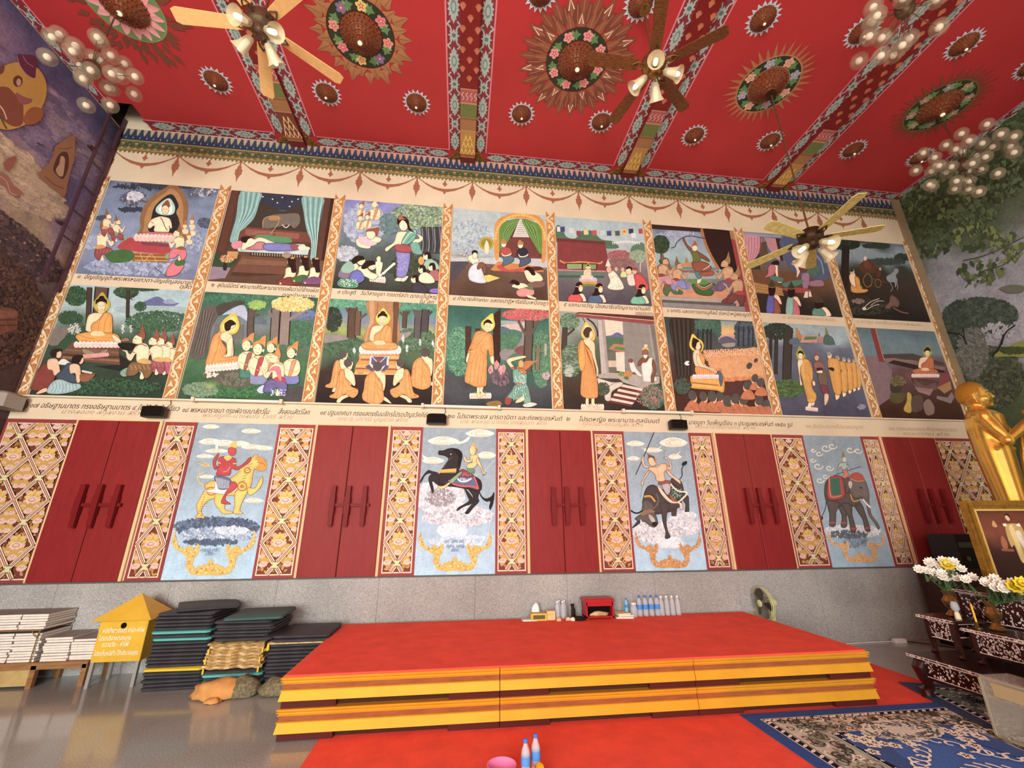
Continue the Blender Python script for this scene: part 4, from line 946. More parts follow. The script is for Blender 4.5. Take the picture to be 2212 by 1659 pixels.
def P5():
    a = scene_art(4, 0, (940, 420, 4.424)); a.bg(a.Q, [(0, 'A0B8BC'), (.25, 'B0C4C4'), (.5, '8A7A78'), (.75, '6A6468'), (1, '4E4A52')], .07)
    a.d("""b 4E6E54 1160 300 1220 320 1250 400 1340 420 1400 350 1500 350 1590 430 1700 450 1720 520 1160 460
b 5A7A64 1880 500 1960 460 2000 480 2010 560 1880 560""")
    for x, y, c in ((1185, 330, 'D8D8E0'), (1215, 330, '3A3E70'), (1300, 340, 'C4D0CC'), (1370, 370, '8A3A44'), (1440, 360, 'D8C88A'), (1520, 365, 'B83A44'), (1600, 365, 'C0CCCC'), (1660, 370, '3A4A7A'), (1740, 370, '5A5A44'), (1808, 355, 'E0B040'), (1870, 350, '38384A'), (1895, 390, 'D0D4D4'), (1965, 350, 'A83A44')): a.p(c, x-22, y-20, x+22, y-24, x+26, y+24, x-18, y+26)
    a.ell('C05030', 1808, 355, 12, 12)
    for k in range(16): a.p('E4E4DC', 1690+k*17, 440+4*sin(k)+8*abs(8-k)/4, 1704+k*17, 440+8*abs(8-k)/4, 1697+k*17, 470+8*abs(8-k)/4)
    a.d("""p 7E3030 1165 418 1620 450 1650 600 1640 730 1175 720
p 6A2A2C 1165 418 1620 450 1625 480 1165 445
l C98A34 14 1190 630 1250 655 1400 645 1560 660 1600 640
p 4A2A2A 1245 655 1555 660 1545 725 1255 720
p 8AA468 1260 665 1400 665 1400 712 1260 712
p 7A9A5E 1415 668 1540 670 1535 715 1415 714
p 5A7A68 1175 740 1640 745 1600 800 1180 790
p 3E5E50 1180 770 1620 778 1610 800 1180 795
l C07A7A 12 1175 720 1630 735""")
    a.fol(['A84A54', 'C06A6A', '7A4A4A', '9A5A5A'], 160, 1760, 580, 110, 45, 12); a.fol(['8AA084', '7A9474', 'A0B494'], 120, 1940, 590, 80, 55, 16); a.l('C4B8A8', 10, 1960, 740, 1962, 660, 1985, 630)
    a.fol(['8E6A66', '7E5A58'], 80, 1780, 660, 130, 50, 20, 2)
    a.d("""b B8B8C4 1380 800 1460 790 1540 800 1530 840 1400 840
p C98A2A 1390 830 1550 835 1545 870 1395 865
p 6A8A3A 1390 855 1550 860 1545 880 1395 878""")
    buddha_front(a, 1450, 800, .27, 1, 'D8C8B0', 'D8C060', 'E8D890', False); a.petals('E8D8D0', 1400, 806, 1505, 808, 20, 8)
    a.d("""bo E4DCC4 1650 760 1700 730 1750 780 1800 870 1790 910 1700 915 1645 890 1670 830
eo D8A080 1660 720 26 34
p D8D0C8 1625 690 1650 615 1680 690
bo D8D0C0 1830 760 1880 750 1930 800 1940 860 1850 870
eo EBC79A 1850 730 32 40
b 2A1E18 1820 720 1840 690 1880 700 1880 740 1860 710
bo C03434 1900 770 1960 760 2020 830 2040 900 2000 930 1920 910 1910 840
eo D8A080 1905 735 26 30
b 8E4A3A 1885 720 1900 695 1935 710 1930 730
bo C4CC8A 1780 740 1820 740 1830 790 1770 790
e D8A888 1790 720 16 20
e D8A888 1730 715 15 20""")
    for k in range(60): a.ell('7A6A4A', 1650+a.R.uniform(10, 130), 770+a.R.uniform(0, 130), 3, 3, n=4)
    for x, y, c in ((1350, 1020, 'C43A34'), (1540, 1030, '4A6484'), (1950, 1040, '6AB494')):
        a.d(f"bo EFD0B0 {x} {y-60} {x+60} {y-70} {x+90} {y-20} {x+85} {y+5} {x} {y}\nbo {c} {x-75} {y+5} {x-70} {y-50} {x-10} {y-80} {x+30} {y-60} {x+60} {y+5}\nb 2A1E18 {x-40} {y-60} {x-20} {y-100} {x} {y-170} {x+50} {y-175} {x+60} {y-120} {x+40} {y-70}\neo EFD0B0 {x+40} {y-120} 22 34\nl C98A5A 8 {x-10} {y-140} {x+25} {y-135} {x+58} {y-145}")
    mural(a, 'scene of a small seated figure before a dark red wall with a line of flags')
def P6():
    a = scene_art(5, 0, (1380, 440, 6.144)); a.bg(a.Q, [(0, '6A7890'), (.18, '8EA0B4'), (.35, '9CBABA'), (.5, '8AA8A4'), (.56, '6E8080'), (.75, '8A8A84'), (1, '6A6660')], .08)
    a.fol(['A8B4C8', '8494AC', '9AA4BC'], 90, 520, 430, 300, 70, 22, 2)
    a.p('3A2420', 160, 275, 830, 325, 830, 375, 165, 335)
    a.fol(['2E4230', '3E5A3E', '26362A'], 220, 290, 540, 115, 120, 20); tree(a, 300, 620, 960, 26, '2A3A38'); a.fol(['2E4438', '3A5444'], 60, 330, 760, 60, 40, 18); a.fol(['2E4438', '3A5A44'], 60, 290, 900, 60, 90, 20)
    a.d("""p A8763A 500 840 520 740 540 840
p A8763A 590 840 630 700 680 840
p B88A4A 560 840 580 790 700 780 720 840
p 6E8488 480 840 1040 850 1040 880 480 870
p 8A6058 500 880 1060 890 1060 920 500 910
b 301E1C 830 330 1200 360 1300 800 1330 1010 1180 880 1080 870 980 740
l A86A34 34 830 335 880 520 960 700 1060 870
p 9A2A28 1200 360 1270 370 1480 1440 1420 1430
p A8743A 1200 360 1270 370 1300 480 1220 470
p 9AA8A0 340 920 1080 930 1080 1000 340 1000
p C48A60 260 1100 1200 1090 1330 1290 230 1230
p A8A09A 300 1235 1400 1290 1410 1330 300 1275
p 5A5A54 310 1275 1400 1330 1400 1370 310 1310
p 8A8682 315 1310 1400 1370 1410 1425 325 1370
bo 3E5E34 720 1060 1000 1060 1010 1130 960 1220 800 1210 730 1150
l C0483A 16 750 1080 860 1140 980 1080
l D8C890 8 760 1060 860 1115 970 1060
b 5E8A44 640 1020 760 1000 920 1030 900 1070 760 1070
bo EFD4AE 790 960 830 970 820 1040 770 1060
bo 4A7A7A 740 900 820 890 830 980 780 1000
bo 9A4A3A 800 920 960 900 1000 930 960 960 840 960
bo 8A4A34 700 780 800 760 930 800 960 870 880 900 740 890
l D8C8B0 10 850 880 920 840 950 800
bo 6A6A3A 690 640 780 630 830 700 800 770 730 780 710 700
bo 7A4A30 690 640 640 590 580 480 600 460 640 540 700 600
bo 7A4A30 780 640 860 680 940 750 920 770 830 720
eo EBC79A 742 585 38 48
b 9A5A2E 700 570 720 530 745 490 770 540 785 570 745 555
l 2E2A2A 10 430 590 480 570 500 520 570 460 680 430 880 465""")
    for x, y, c in ((440, 1230, '4A6A44'), (540, 1160, '7A80B8'), (350, 1100, 'C08A8E')): deva_kneel(a, x, y, .8, -1, c, '7A5A3A', '8A3A2E', 'C49A70', c)
    for x, y, c in ((1140, 1150, '6A5A7A'), (1270, 1320, '6E3A38')): deva_kneel(a, x, y+40, .95, 1, c, '9A7A4A', 'A8342A', 'C49A70', c)
    mural(a, 'scene of a crowned archer raising a bow on a round green pedestal')
def P7():
    a = scene_art(6, 0, (1580, 440, 5.267)); a.bg(a.Q, [(0, '6A7084'), (.3, '5E6680'), (.45, '6A5A4A'), (.6, '6A4A30'), (.75, '3A3028'), (1, '2A2622')], .08)
    a.d("""p 8E96A4 130 325 570 360 570 385 130 365
b C88A92 130 370 330 380 330 480 300 600 200 710 150 560
l 9A3A34 14 330 380 328 500 290 610 205 710
p 2E3A38 205 705 320 560 330 750 215 745
p B88488 370 380 500 395 560 650 500 620 420 500
p 5A4A38 340 440 400 430 420 640 310 660
p 6E4A30 215 750 480 760 980 830 600 960 250 900
p A87A3A 240 890 580 960 580 1000 600 1050 260 1010
p 3A2E28 500 390 560 400 590 650 560 650
b 4E5A7A 570 380 1060 460 1110 840 800 820 640 700
l 8A94A8 14 940 560 1020 660 1050 800""")
    for k in range(5): a.l('8A5A70', 6, 160+k*34, 375, 165+k*32, 520, 170+k*18, 660)
    for k in range(3): a.l('C49A54', 5, 245, 910+k*32, 420, 945+k*32, 590, 985+k*30)
    a.fol(['3E6A4A', '4E7A5A'], 40, 930, 760, 80, 60, 16)
    a.d("""bo EFD0AE 440 700 520 690 530 780 540 880 580 890 570 900 520 890 500 790
bo B86A74 420 720 460 690 500 720 490 800 440 830 370 840 410 800
b 4E8474 440 830 540 830 590 860 560 890 460 870
b 2A1E18 450 680 490 650 530 650 545 690 500 700
bo EFD0AE 690 660 760 640 800 700 770 800 740 840 740 760
bo 6A3A34 760 650 840 700 860 760 780 770
bo 9A7490 800 800 880 790 890 870 870 960 820 970 800 900
b 4E8474 600 900 800 860 810 900 700 950 590 940
b A83A34 580 970 700 950 900 980 860 1010 700 1010
b 9A7084 890 890 1020 870 1050 930 960 940 890 930
p E8DCC8 840 1000 870 1000 870 1070 820 1070
p E8DCC8 880 1000 900 1000 915 1060 880 1060""")
    for x, y, c, c2, h in ((470, 1240, '5054A8', '8E4A3A', 0), (690, 1260, '8AB8AC', 'C06474', 0), (1010, 1275, '5E8A7A', '4A5490', 1)):
        w_ = 95
        a.d(f"bo EFD0AE {x} {y-190} {x+60} {y-200} {x+100} {y-120} {x+95} {y-90} {x+50} {y-130}\nbo {c2} {x-10} {y-170} {x+60} {y-130} {x+90} {y} {x} {y}\nbo {c} {x-70} {y} {x-65} {y-140} {x-40} {y-210} {x+10} {y-220} {x+15} {y-120} {x+5} {y}\nb 2A1A14 {x-40} {y-200} {x-50} {y-290} {x-20} {y-320} {x+25} {y-310} {x+30} {y-240} {x+5} {y-195}\nb 4A4030 {x-50} {y-300} {x-30} {y-340} {x-10} {y-380} {x+10} {y-340} {x+30} {y-300}\nl B08A4A 6 {x-45} {y-295} {x-8} {y-285} {x+28} {y-298}" if not h else f"bo EFD0AE {x} {y-90} {x+70} {y-90} {x+125} {y} {x} {y}\nbo {c} {x-80} {y} {x-85} {y-70} {x-20} {y-100} {x+40} {y-60} {x+60} {y}\nb 2A1A14 {x-50} {y-80} {x-60} {y-140} {x-20} {y-170} {x+30} {y-160} {x+40} {y-100}\nb 4A4030 {x-60} {y-150} {x-40} {y-195} {x-15} {y-220} {x+15} {y-195} {x+35} {y-155}")
    mural(a, 'dim scene of sleeping and dancing attendants behind a pale ceiling fan')
def P8():
    a = scene_art(7, 0, (1580, 440, 5.267)); a.bg(a.Q, [(0, '2E362E'), (.1, '8A9CA4'), (.25, '84949A'), (.36, '3A4236'), (.5, '3E3228'), (1, '241E18')], .07)
    a.fol(['28322A', '3A4A38', '1E2620'], 260, 1290, 460, 170, 60, 20); a.fol(['2E3A30', '38463A'], 90, 1650, 480, 150, 22, 18, 2.4); a.fol(['2E3A30', '38463A'], 60, 1950, 610, 90, 40, 18, 2); a.fol(['3A463E', '46504A'], 120, 1750, 660, 220, 30, 18, 3)
    tree(a, 1290, 480, 980, 70, '2E2620'); a.fol(['3A3A30', '46463A', '2E3028'], 160, 1500, 1180, 320, 90, 18)
    a.d("""b 5A3A22 1440 720 1500 660 1580 650 1640 700 1640 780 1560 800 1480 780
l 8A6428 10 1500 850 1540 800 1590 840 1590 920 1540 950 1500 900 1500 850
l 7A5A28 10 1630 880 1670 860 1700 900 1680 950 1640 940 1630 880
l 6A4A2A 8 1590 850 1700 880 1760 900
bo 6A3A2E 1500 650 1550 640 1600 720 1560 760 1500 720
e D8C0A0 1520 625 18 26
bo 5A3226 1640 770 1690 760 1700 820 1650 850
e C09A7A 1690 745 14 18
bo 8A9090 1760 830 1830 780 1850 740 1890 740 1900 780 1870 820 1890 880 1860 960 1850 900 1800 900 1770 880
l 7A8080 10 1800 890 1830 960 1810 1000
l 7A8080 10 1870 870 1890 940 1880 980
bo EBC79A 1360 790 1400 790 1420 860 1450 930 1490 950 1400 970 1350 900 1335 830
e D8B48C 1372 775 24 32
e 3A322C 1366 760 22 18
bo C98A28 1400 830 1450 850 1480 960 1545 975 1540 1005 1440 1020 1360 1000 1360 920 1410 950
l D8C8B0 7 1510 1180 1580 1120 1680 1080
l D8C8B0 6 1580 1160 1660 1110 1730 1110
l D8C8B0 6 1530 1210 1620 1160 1680 1150
e D8C8B0 1508 1195 22 18
bo 6E5048 1800 1040 1860 1060 1910 1120 1890 1180 1830 1170 1790 1200 1740 1180 1790 1120
e 3A2A24 1790 1045 22 24
l 7A5A4A 14 1830 1180 1920 1230 2010 1250""")
    a.fol(['8A8070', '9A5A50', '6A6458'], 50, 1440, 1110, 70, 30, 12)
    mural(a, 'dark scene of a seated monk, a chariot with a white horse and a skeleton')
for f_ in (P1, P2, P3, P4, P5, P6, P7, P8): f_()
# ---------------------------------------------------------------- lower row of scenes
def Q1():
    a = scene_art(0, 1, (0, 580, 4.879)); a.bg(a.Q, [(0, '9AB8BE'), (.2, 'A8C0C0'), (.32, '7A9488'), (.42, '3E5A44'), (.6, '3A4A3C'), (1, '2A3A2C')], .08)
    a.d("""b 5A6490 1500 370 1560 330 1660 295 1750 340 1850 360 1880 375 1720 440 1600 430
b 8898B0 1720 350 1790 320 1860 365 1760 372
b 98B0B0 1230 400 1500 390 2000 410 1960 470 1500 470 1240 460""")
    a.fol(['2E4A34', '3E5E40', '26402E', '466A48'], 260, 800, 290, 120, 100, 18); a.fol(['2E4A34', '3E5E40'], 160, 1330, 250, 130, 60, 16); a.fol(['2E4A34', '34523A'], 90, 1500, 215, 180, 20, 14, 2); a.fol(['2E4E38', '3A5E42'], 60, 1480, 400, 60, 50, 14)
    a.fol(['2E4E36', '3E6244', '4A7050'], 320, 1680, 560, 360, 110, 18); a.fol(['2E4A34', '3E5A3E'], 120, 740, 520, 130, 70, 16)
    tree(a, 1060, 200, 600, 120, '5E4A3C'); tree(a, 940, 200, 590, 46, '4A3C32'); tree(a, 1350, 230, 520, 30, '3E382E', ((-90, 60, 14), (90, 30, 14), (50, 100, 10)))
    a.d("""b 7A7068 560 640 700 620 840 600 720 680 640 800 520 800
b 34503A 620 800 760 680 900 600 1000 640 820 760 720 860""")
    a.fol(['C8CCC0', 'A8B4A4'], 26, 790, 640, 70, 60, 14, 2, rot=-.7); a.fol(['34503A', '3E6244', '2A4430'], 220, 1100, 1250, 620, 90, 20, 2); a.fol(['D8D8CC'], 12, 1300, 640, 20, 50, 10); a.fol(['D8D8CC'], 10, 1385, 640, 18, 40, 9)
    a.d("""p 6A4A36 780 770 1260 830 1270 1020 640 960 640 900
p 7E5A40 700 850 1250 880 1255 900 690 870
p 4A3428 660 900 1262 930 1262 950 655 920
p 8A6648 680 930 1262 965 1264 985 660 945
p 2A2A28 1260 900 1400 1010 1260 1080 1000 1030 1270 1020
bo 7A5046 870 840 1160 850 1150 900 1040 960 930 930 880 880
b 8A8A5A 890 850 1010 900 930 915 880 880
b 8A8A5A 1140 855 1020 905 1100 900""")
    a.petals('D8948E', 880, 925, 1150, 905, 40, 12)
    buddha_front(a, 1035, 785, 1.02, 1, 'D8922A', 'B8A028', 'C8B848'); a.d("bo EBC79A 1190 700 1235 720 1280 760 1270 785 1220 770 1190 730")
    for x, y, k, c in ((1790, 1130, .78, '4A5468'), (1700, 1120, .85, 'A04A58'), (1620, 1120, .85, '8E4450'), (1460, 1165, 1.0, '7A5A36')): deva_kneel(a, x, y, k, 1, c, '8E4A30')
    a.d("""b 26241E 1245 800 1300 785 1400 790 1430 800 1400 860 1300 860
b A05A4A 1280 770 1330 735 1370 765
bo 7A3428 430 1040 500 990 560 1000 560 1080 600 1120 540 1240 440 1290 330 1270 370 1130
bo D8AE88 510 970 570 950 620 970 640 1060 640 1110 580 1130 560 1080 510 1060
eo D8AE88 625 905 34 44
b 2E241E 545 930 540 880 580 850 640 850 655 870 610 890 600 930
b D8D8D0 625 990 680 955 750 1000 740 1020 640 1015
bo 404E5A 650 1080 720 1000 760 1020 760 1080 830 1180 760 1210 640 1180 600 1130
bo D8AE88 740 1030 790 1005 850 1030 860 1120 850 1200 815 1200 800 1110 750 1110
eo D8AE88 860 970 30 42
b 2A201C 770 1000 770 940 820 915 885 925 870 955 840 1000
bo 9AB8B8 500 1290 560 1200 640 1170 760 1210 850 1220 850 1270 700 1320 540 1325
bo D8AE88 390 1320 440 1280 500 1260 500 1300 420 1325
b 8A5434 860 1110 1010 1110 940 1190 860 1190""")
    for k in range(8): a.l('5E8080', 5, 560+k*35, 1195+k*3, 570+k*35, 1260, 540+k*40, 1310)
    for k in range(6): a.ell('C8D8C0', 880+k*18, 1085+k*4, 12, 12); a.ell('6E3A28', 870+k*22, 1112, 8, 8)
    mural(a, 'scene of a seated orange-robed figure receiving bowls from crowned kneelers')
def Q2():
    a = scene_art(1, 1, (360, 610, 5.72)); a.bg(a.Q, [(0, '2E5A4A'), (.15, '3E6A54'), (.3, '6E7E84'), (.42, '6A6E68'), (.5, '4A6A50'), (.7, '3E6E48'), (1, '2E5038')], .08)
    a.fol(['2E5E48', '3E7258', '4A8264'], 260, 1000, 200, 560, 60, 24, 2)
    a.d("""b A8B4C8 690 400 860 300 960 290 1010 420 1000 480 900 420 760 395
p 686A66 600 510 960 520 960 700 560 700
p 5A6A74 1040 450 1240 460 1240 520 1040 500""")
    a.fol(['5A6A9A', '6A78A4'], 80, 1680, 400, 170, 60, 20); a.fol(['3E6A4C', '4A7E58', '34604A'], 300, 1620, 640, 220, 170, 22); a.fol(['3E7250', '4A845C'], 200, 1250, 740, 330, 70, 20)
    a.d("""b 5E5852 480 300 620 300 640 400 560 560 520 760 460 940 290 900 330 700 400 450
b 4A443E 640 400 620 300 800 240 960 230 940 270 800 310 680 400""")
    for k in range(9): a.l('766E66' if k % 2 else '46403A', 9, 450+k*18, 330+k*6, 420+k*14, 560, 330+k*18, 880)
    tree(a, 1040, 300, 690, 70, '5A5048', ((110, 100, 26), (70, 10, 30))); tree(a, 1340, 330, 720, 90, '7A7068', ((-80, 20, 34), (60, -30, 30))); tree(a, 1460, 330, 770, 110, '8A7E74', ((260, 10, 40), (-30, -20, 40)))
    a.fol(['E0C878', 'D0B460', 'ECDC9A', 'C8A848'], 190, 1560, 270, 260, 90, 22, 2); a.fol(['7AA848', '94BC5C'], 70, 1120, 280, 110, 50, 16, 3)
    a.fol(['2E6238', '3A7242', '4A8450', '28563A'], 320, 800, 1330, 560, 90, 26, 2); a.fol(['6E8A6A', '5A7A5E', '86A07E'], 160, 420, 1330, 220, 90, 20, 2)
    a.d("""b 5E5A4C 560 1180 700 1120 930 1060 1000 1150 1050 1260 900 1310 700 1280
b 4A4A4A 1440 1450 1480 1340 1600 1290 1690 1300 1680 1480""")
    a.fol(['7A7464', '4A4A40', '6A7A5E'], 80, 840, 1200, 170, 80, 22, 2)
    for k in range(14): an = -pi/2+(k-7)*.17; a.stroke([(545, 1320), (545+120*cos(an)*.6, 1320+120*sin(an)*.7), (545+150*cos(an), 1320+120*sin(an))], 9, '8AA060', taper=True)
    buddha_back(a, 720, 1040, 1.0)
    for k in range(16): a.ell('E8D0C0', 545+a.R.uniform(-110, 110), 1140+a.R.uniform(-35, 35), 17, 13); a.ell('B8463A', 545+a.R.uniform(-110, 110), 1140+a.R.uniform(-30, 30), 9, 8)
    deva_front(a, 990, 1080, 1.0, 1, '8E5A4A', '3E7A6A'); deva_front(a, 1290, 1080, .9, 1, 'C9823A', '8E3A44'); deva_front(a, 1540, 1160, .95, 1, 'C08A5A', '6A70B0'); deva_front(a, 1130, 1150, 1.08, 1, 'A83038', '7A86A8')
    deva_kneel(a, 1330, 1400, 1.1, 1, '5A5A8E', 'C9823A', 'A83038', 'EFD0A2', 'B8C8D8'); a.b('C4707A', 1260, 1110, 1330, 1040, 1410, 1060, 1420, 1220, 1380, 1180, 1340, 1100)
    for k in range(60): a.ell('D0D0E0', 1390+a.R.uniform(-100, 90), 1360+a.R.uniform(-35, 45), 7, 6, n=5)
    mural(a, 'scene of an orange-robed figure teaching crowned listeners under trees with yellow blossom')
def Q3():
    a = scene_art(2, 1, (640, 620, 5.72)); a.bg(a.Q, [(0, '3E8062'), (.12, '54927A'), (.2, '7480A4'), (.3, '9AA850'), (.4, '54704E'), (.6, '46624A'), (.68, '3A2E2A'), (1, '241E1E')], .07)
    a.fol(['4A9072', '5EA484', '3A7A60', '74B090'], 260, 640, 200, 230, 60, 22, 2); a.fol(['4A9072', '5EA484', '3A7A60'], 220, 1500, 240, 240, 60, 22, 2)
    a.fol(['2E3E34', '3A4E3E', '26342C'], 160, 450, 400, 110, 150, 24); a.fol(['34503C', '466A4C', '54785A'], 360, 600, 740, 270, 130, 24); a.fol(['34503C', '466A4C', '54785A', '6A8A6A'], 380, 1480, 650, 250, 140, 24)
    a.p('8A8684', 360, 590, 640, 600, 640, 650, 350, 700); a.p('8E8A88', 1240, 580, 1440, 550, 1380, 620, 1240, 680)
    tree(a, 690, 260, 630, 90, '5A463A', ((-70, 0, 26), (60, -10, 26))); tree(a, 760, 300, 600, 60, '6A5444', ((110, 30, 26),)); tree(a, 1340, 300, 510, 46, '5A4A3C', ((-60, 10, 20), (60, 0, 20))); tree(a, 1500, 290, 640, 70, '5A5A5A', ((-50, -10, 30), (70, 0, 26))); tree(a, 1590, 280, 560, 76, '4A4A4C', ((90, 20, 26),))
    a.d("""b A87A4C 890 175 1270 190 1255 330 1270 480 1250 700 850 690 880 500 920 430 890 330
b C0905E 905 180 960 180 960 420 900 520 870 660 850 660 890 500 915 400
b 6A4A34 1200 190 1270 190 1250 480 1245 690 1190 690 1200 420
l 7A5636 8 1010 190 1000 320 960 420""")
    for x, y in ((1320, 640), (1370, 760), (1530, 690), (1690, 710), (718, 790)): a.fol(['C8D4D8', 'E0E4E8'], 8, x, y, 14, 40, 12, 2.4, rot=1.5); a.l('6A9A7A', 6, x, y+90, x, y)
    a.d("""p C98A3E 775 830 1280 840 1270 890 1265 960 1275 1090 715 1085 740 960 780 900
p DDA458 790 850 1270 858 1262 890 800 882
p 8A5428 800 890 1255 898 1250 920 800 910
p DDA458 745 960 1270 970 1268 1000 735 990
p 8A5428 740 1000 1270 1012 1270 1030 730 1018
p DDA458 725 1050 1272 1060 1275 1085 715 1080
po D8D0D0 910 850 1150 855 1140 990 1010 1060 900 970
p 5A5470 935 860 1125 862 1115 960 1015 1020 925 950
p 8E3A34 960 860 1020 920 1085 862 1060 862 1022 895 985 860
l E8D8C0 8 940 862 1022 935 1110 862
p 54506A 850 985 905 960 965 1040 930 1045
p 54506A 1150 985 1110 960 1050 1040 1090 1045""")
    for k in range(9): a.ell('8A5428', 770+k*14 if k < 5 else 1140+(k-5)*30, 1065, 8, 6)
    buddha_front(a, 1030, 785, 1.0); a.b('4A7A3A', 850, 780, 1030, 765, 1230, 785, 1100, 800, 900, 796)
    a.petals('F2DED4', 785, 770, 1290, 775, 95, 9, 'D09A94'); buddha_front(a, 1030, 785, 1.0, seat=False)
    monk_kneel(a, 540, 1270, .95); monk_kneel(a, 600, 1400, 1.0); monk_back(a, 960, 1440, 1.0)
    a.at(960, 1440, 1540, 1250, 1.0, 1).off(); monk_back(a, 1545, 1255, .98, 1); monk_kneel(a, 1330, 1400, 1.0, -1); 
    mural(a, 'scene of a meditating figure on a lotus throne with five kneeling monks')
def Q4():
    a = scene_art(3, 1, (920, 640, 5.925)); a.bg(a.Q, [(0, '2E5E54'), (.2, '3E7466'), (.5, '4A8064'), (.68, '3A5E54'), (.76, '4A5054'), (1, '30363A')], .08)
    a.fol(['2E6A5A', '3E7E6A', '5A9A74', '7AB07A'], 380, 430, 700, 170, 320, 20)
    a.p('3A2A22', 850, 250, 955, 150, 955, 860, 870, 860); a.p('4A3428', 505, 380, 585, 385, 575, 860, 500, 860); a.p('4A3428', 630, 410, 700, 412, 690, 500, 630, 500)
    a.d("""p 8AA8A8 960 310 1270 320 1270 370 960 360
b C8B0A8 960 370 1180 350 1270 340 1270 460 1150 430 1050 420
b 4E7078 960 390 1030 400 1110 450 1010 470 960 460
b 8A8484 960 700 1150 620 1230 520 1220 430 1270 430 1270 680 1100 740 1020 820 960 790
b 7A4A4A 1130 690 1200 640 1265 640 1260 740 1180 740""")
    a.fol(['4A7A5C', '5A8A68', '3E6A50'], 200, 1080, 570, 110, 110, 18); a.fol(['4A7A5C', '5A8A68', '3E6A50', '6A9A78'], 420, 1480, 800, 120, 370, 22)
    a.fol(['3E7A4A', '54925A'], 160, 1330, 250, 280, 80, 18); a.fol(['B8424A', 'C85A5A', 'A83A44', 'D07068'], 300, 1280, 240, 310, 80, 16)
    tree(a, 1310, 310, 960, 90, '5E5548', ((-130, 0, 34), (130, 0, 34))); tree(a, 1430, 640, 950, 50, '7A705E', ((60, 0, 16), (-40, 0, 14))); a.p('A8A498', 1515, 610, 1545, 610, 1545, 760, 1515, 760)
    a.fol(['5E5058', '6E5E66', '4A3E46', '84747C'], 160, 950, 1050, 110, 90, 22, 3, rot=1.2)
    for x, y in ((830, 940), (905, 880), (960, 950), (990, 930)): a.fol(['D88A8E', 'E8A8A4', 'C46A74'], 14, x, y, 30, 46, 12, 4, rot=1.5)
    a.fol(['B09098', 'C8A8B0'], 30, 1540, 1020, 50, 50, 12, 2.4)
    buddha_stand(a, 690, 1270, 1.0)
    a.d("""b 8A6A2A 775 1370 850 1345 930 1340 970 1380 940 1410 800 1405
bo 8A3A2E 1005 1370 1020 1290 1080 1270 1100 1340 1060 1400
bo 6EA08E 1040 1290 1090 1220 1150 1130 1280 1130 1330 1260 1340 1390 1260 1390 1230 1280 1160 1330 1080 1310
bo EBC79A 1160 1330 1250 1270 1250 1340 1150 1370
bo 6EA08E 1110 960 1180 930 1280 960 1290 1080 1270 1125 1140 1130
bo EBC79A 1110 940 1040 860 1040 810 1130 780 1260 765 1270 790 1130 830 1090 850 1130 910
l A84A34 26 1085 930 1130 910
b B0713A 1160 920 1240 850 1290 830 1380 830 1440 825 1380 860 1300 930 1230 970
eo C99A5A 1215 870 36 50
bo A86A3A 1180 930 1250 930 1290 980 1230 1000
l A84A34 16 1140 1125 1270 1110
bo D8C8B8 1240 1390 1330 1360 1400 1370 1420 1390 1340 1420 1260 1420""")
    for k in range(70): a.ell('C8E0D0', 1200+a.R.uniform(-80, 90), 1150+a.R.uniform(-180, 180), 6, 8, n=5)
    for k in range(7): a.l('3E6A5C', 5, 1120+k*26, 1150, 1100+k*30, 1250, 1110+k*34, 1300)
    mural(a, 'scene of a standing orange-robed figure and a kneeling crowned man under a red-flowered tree')
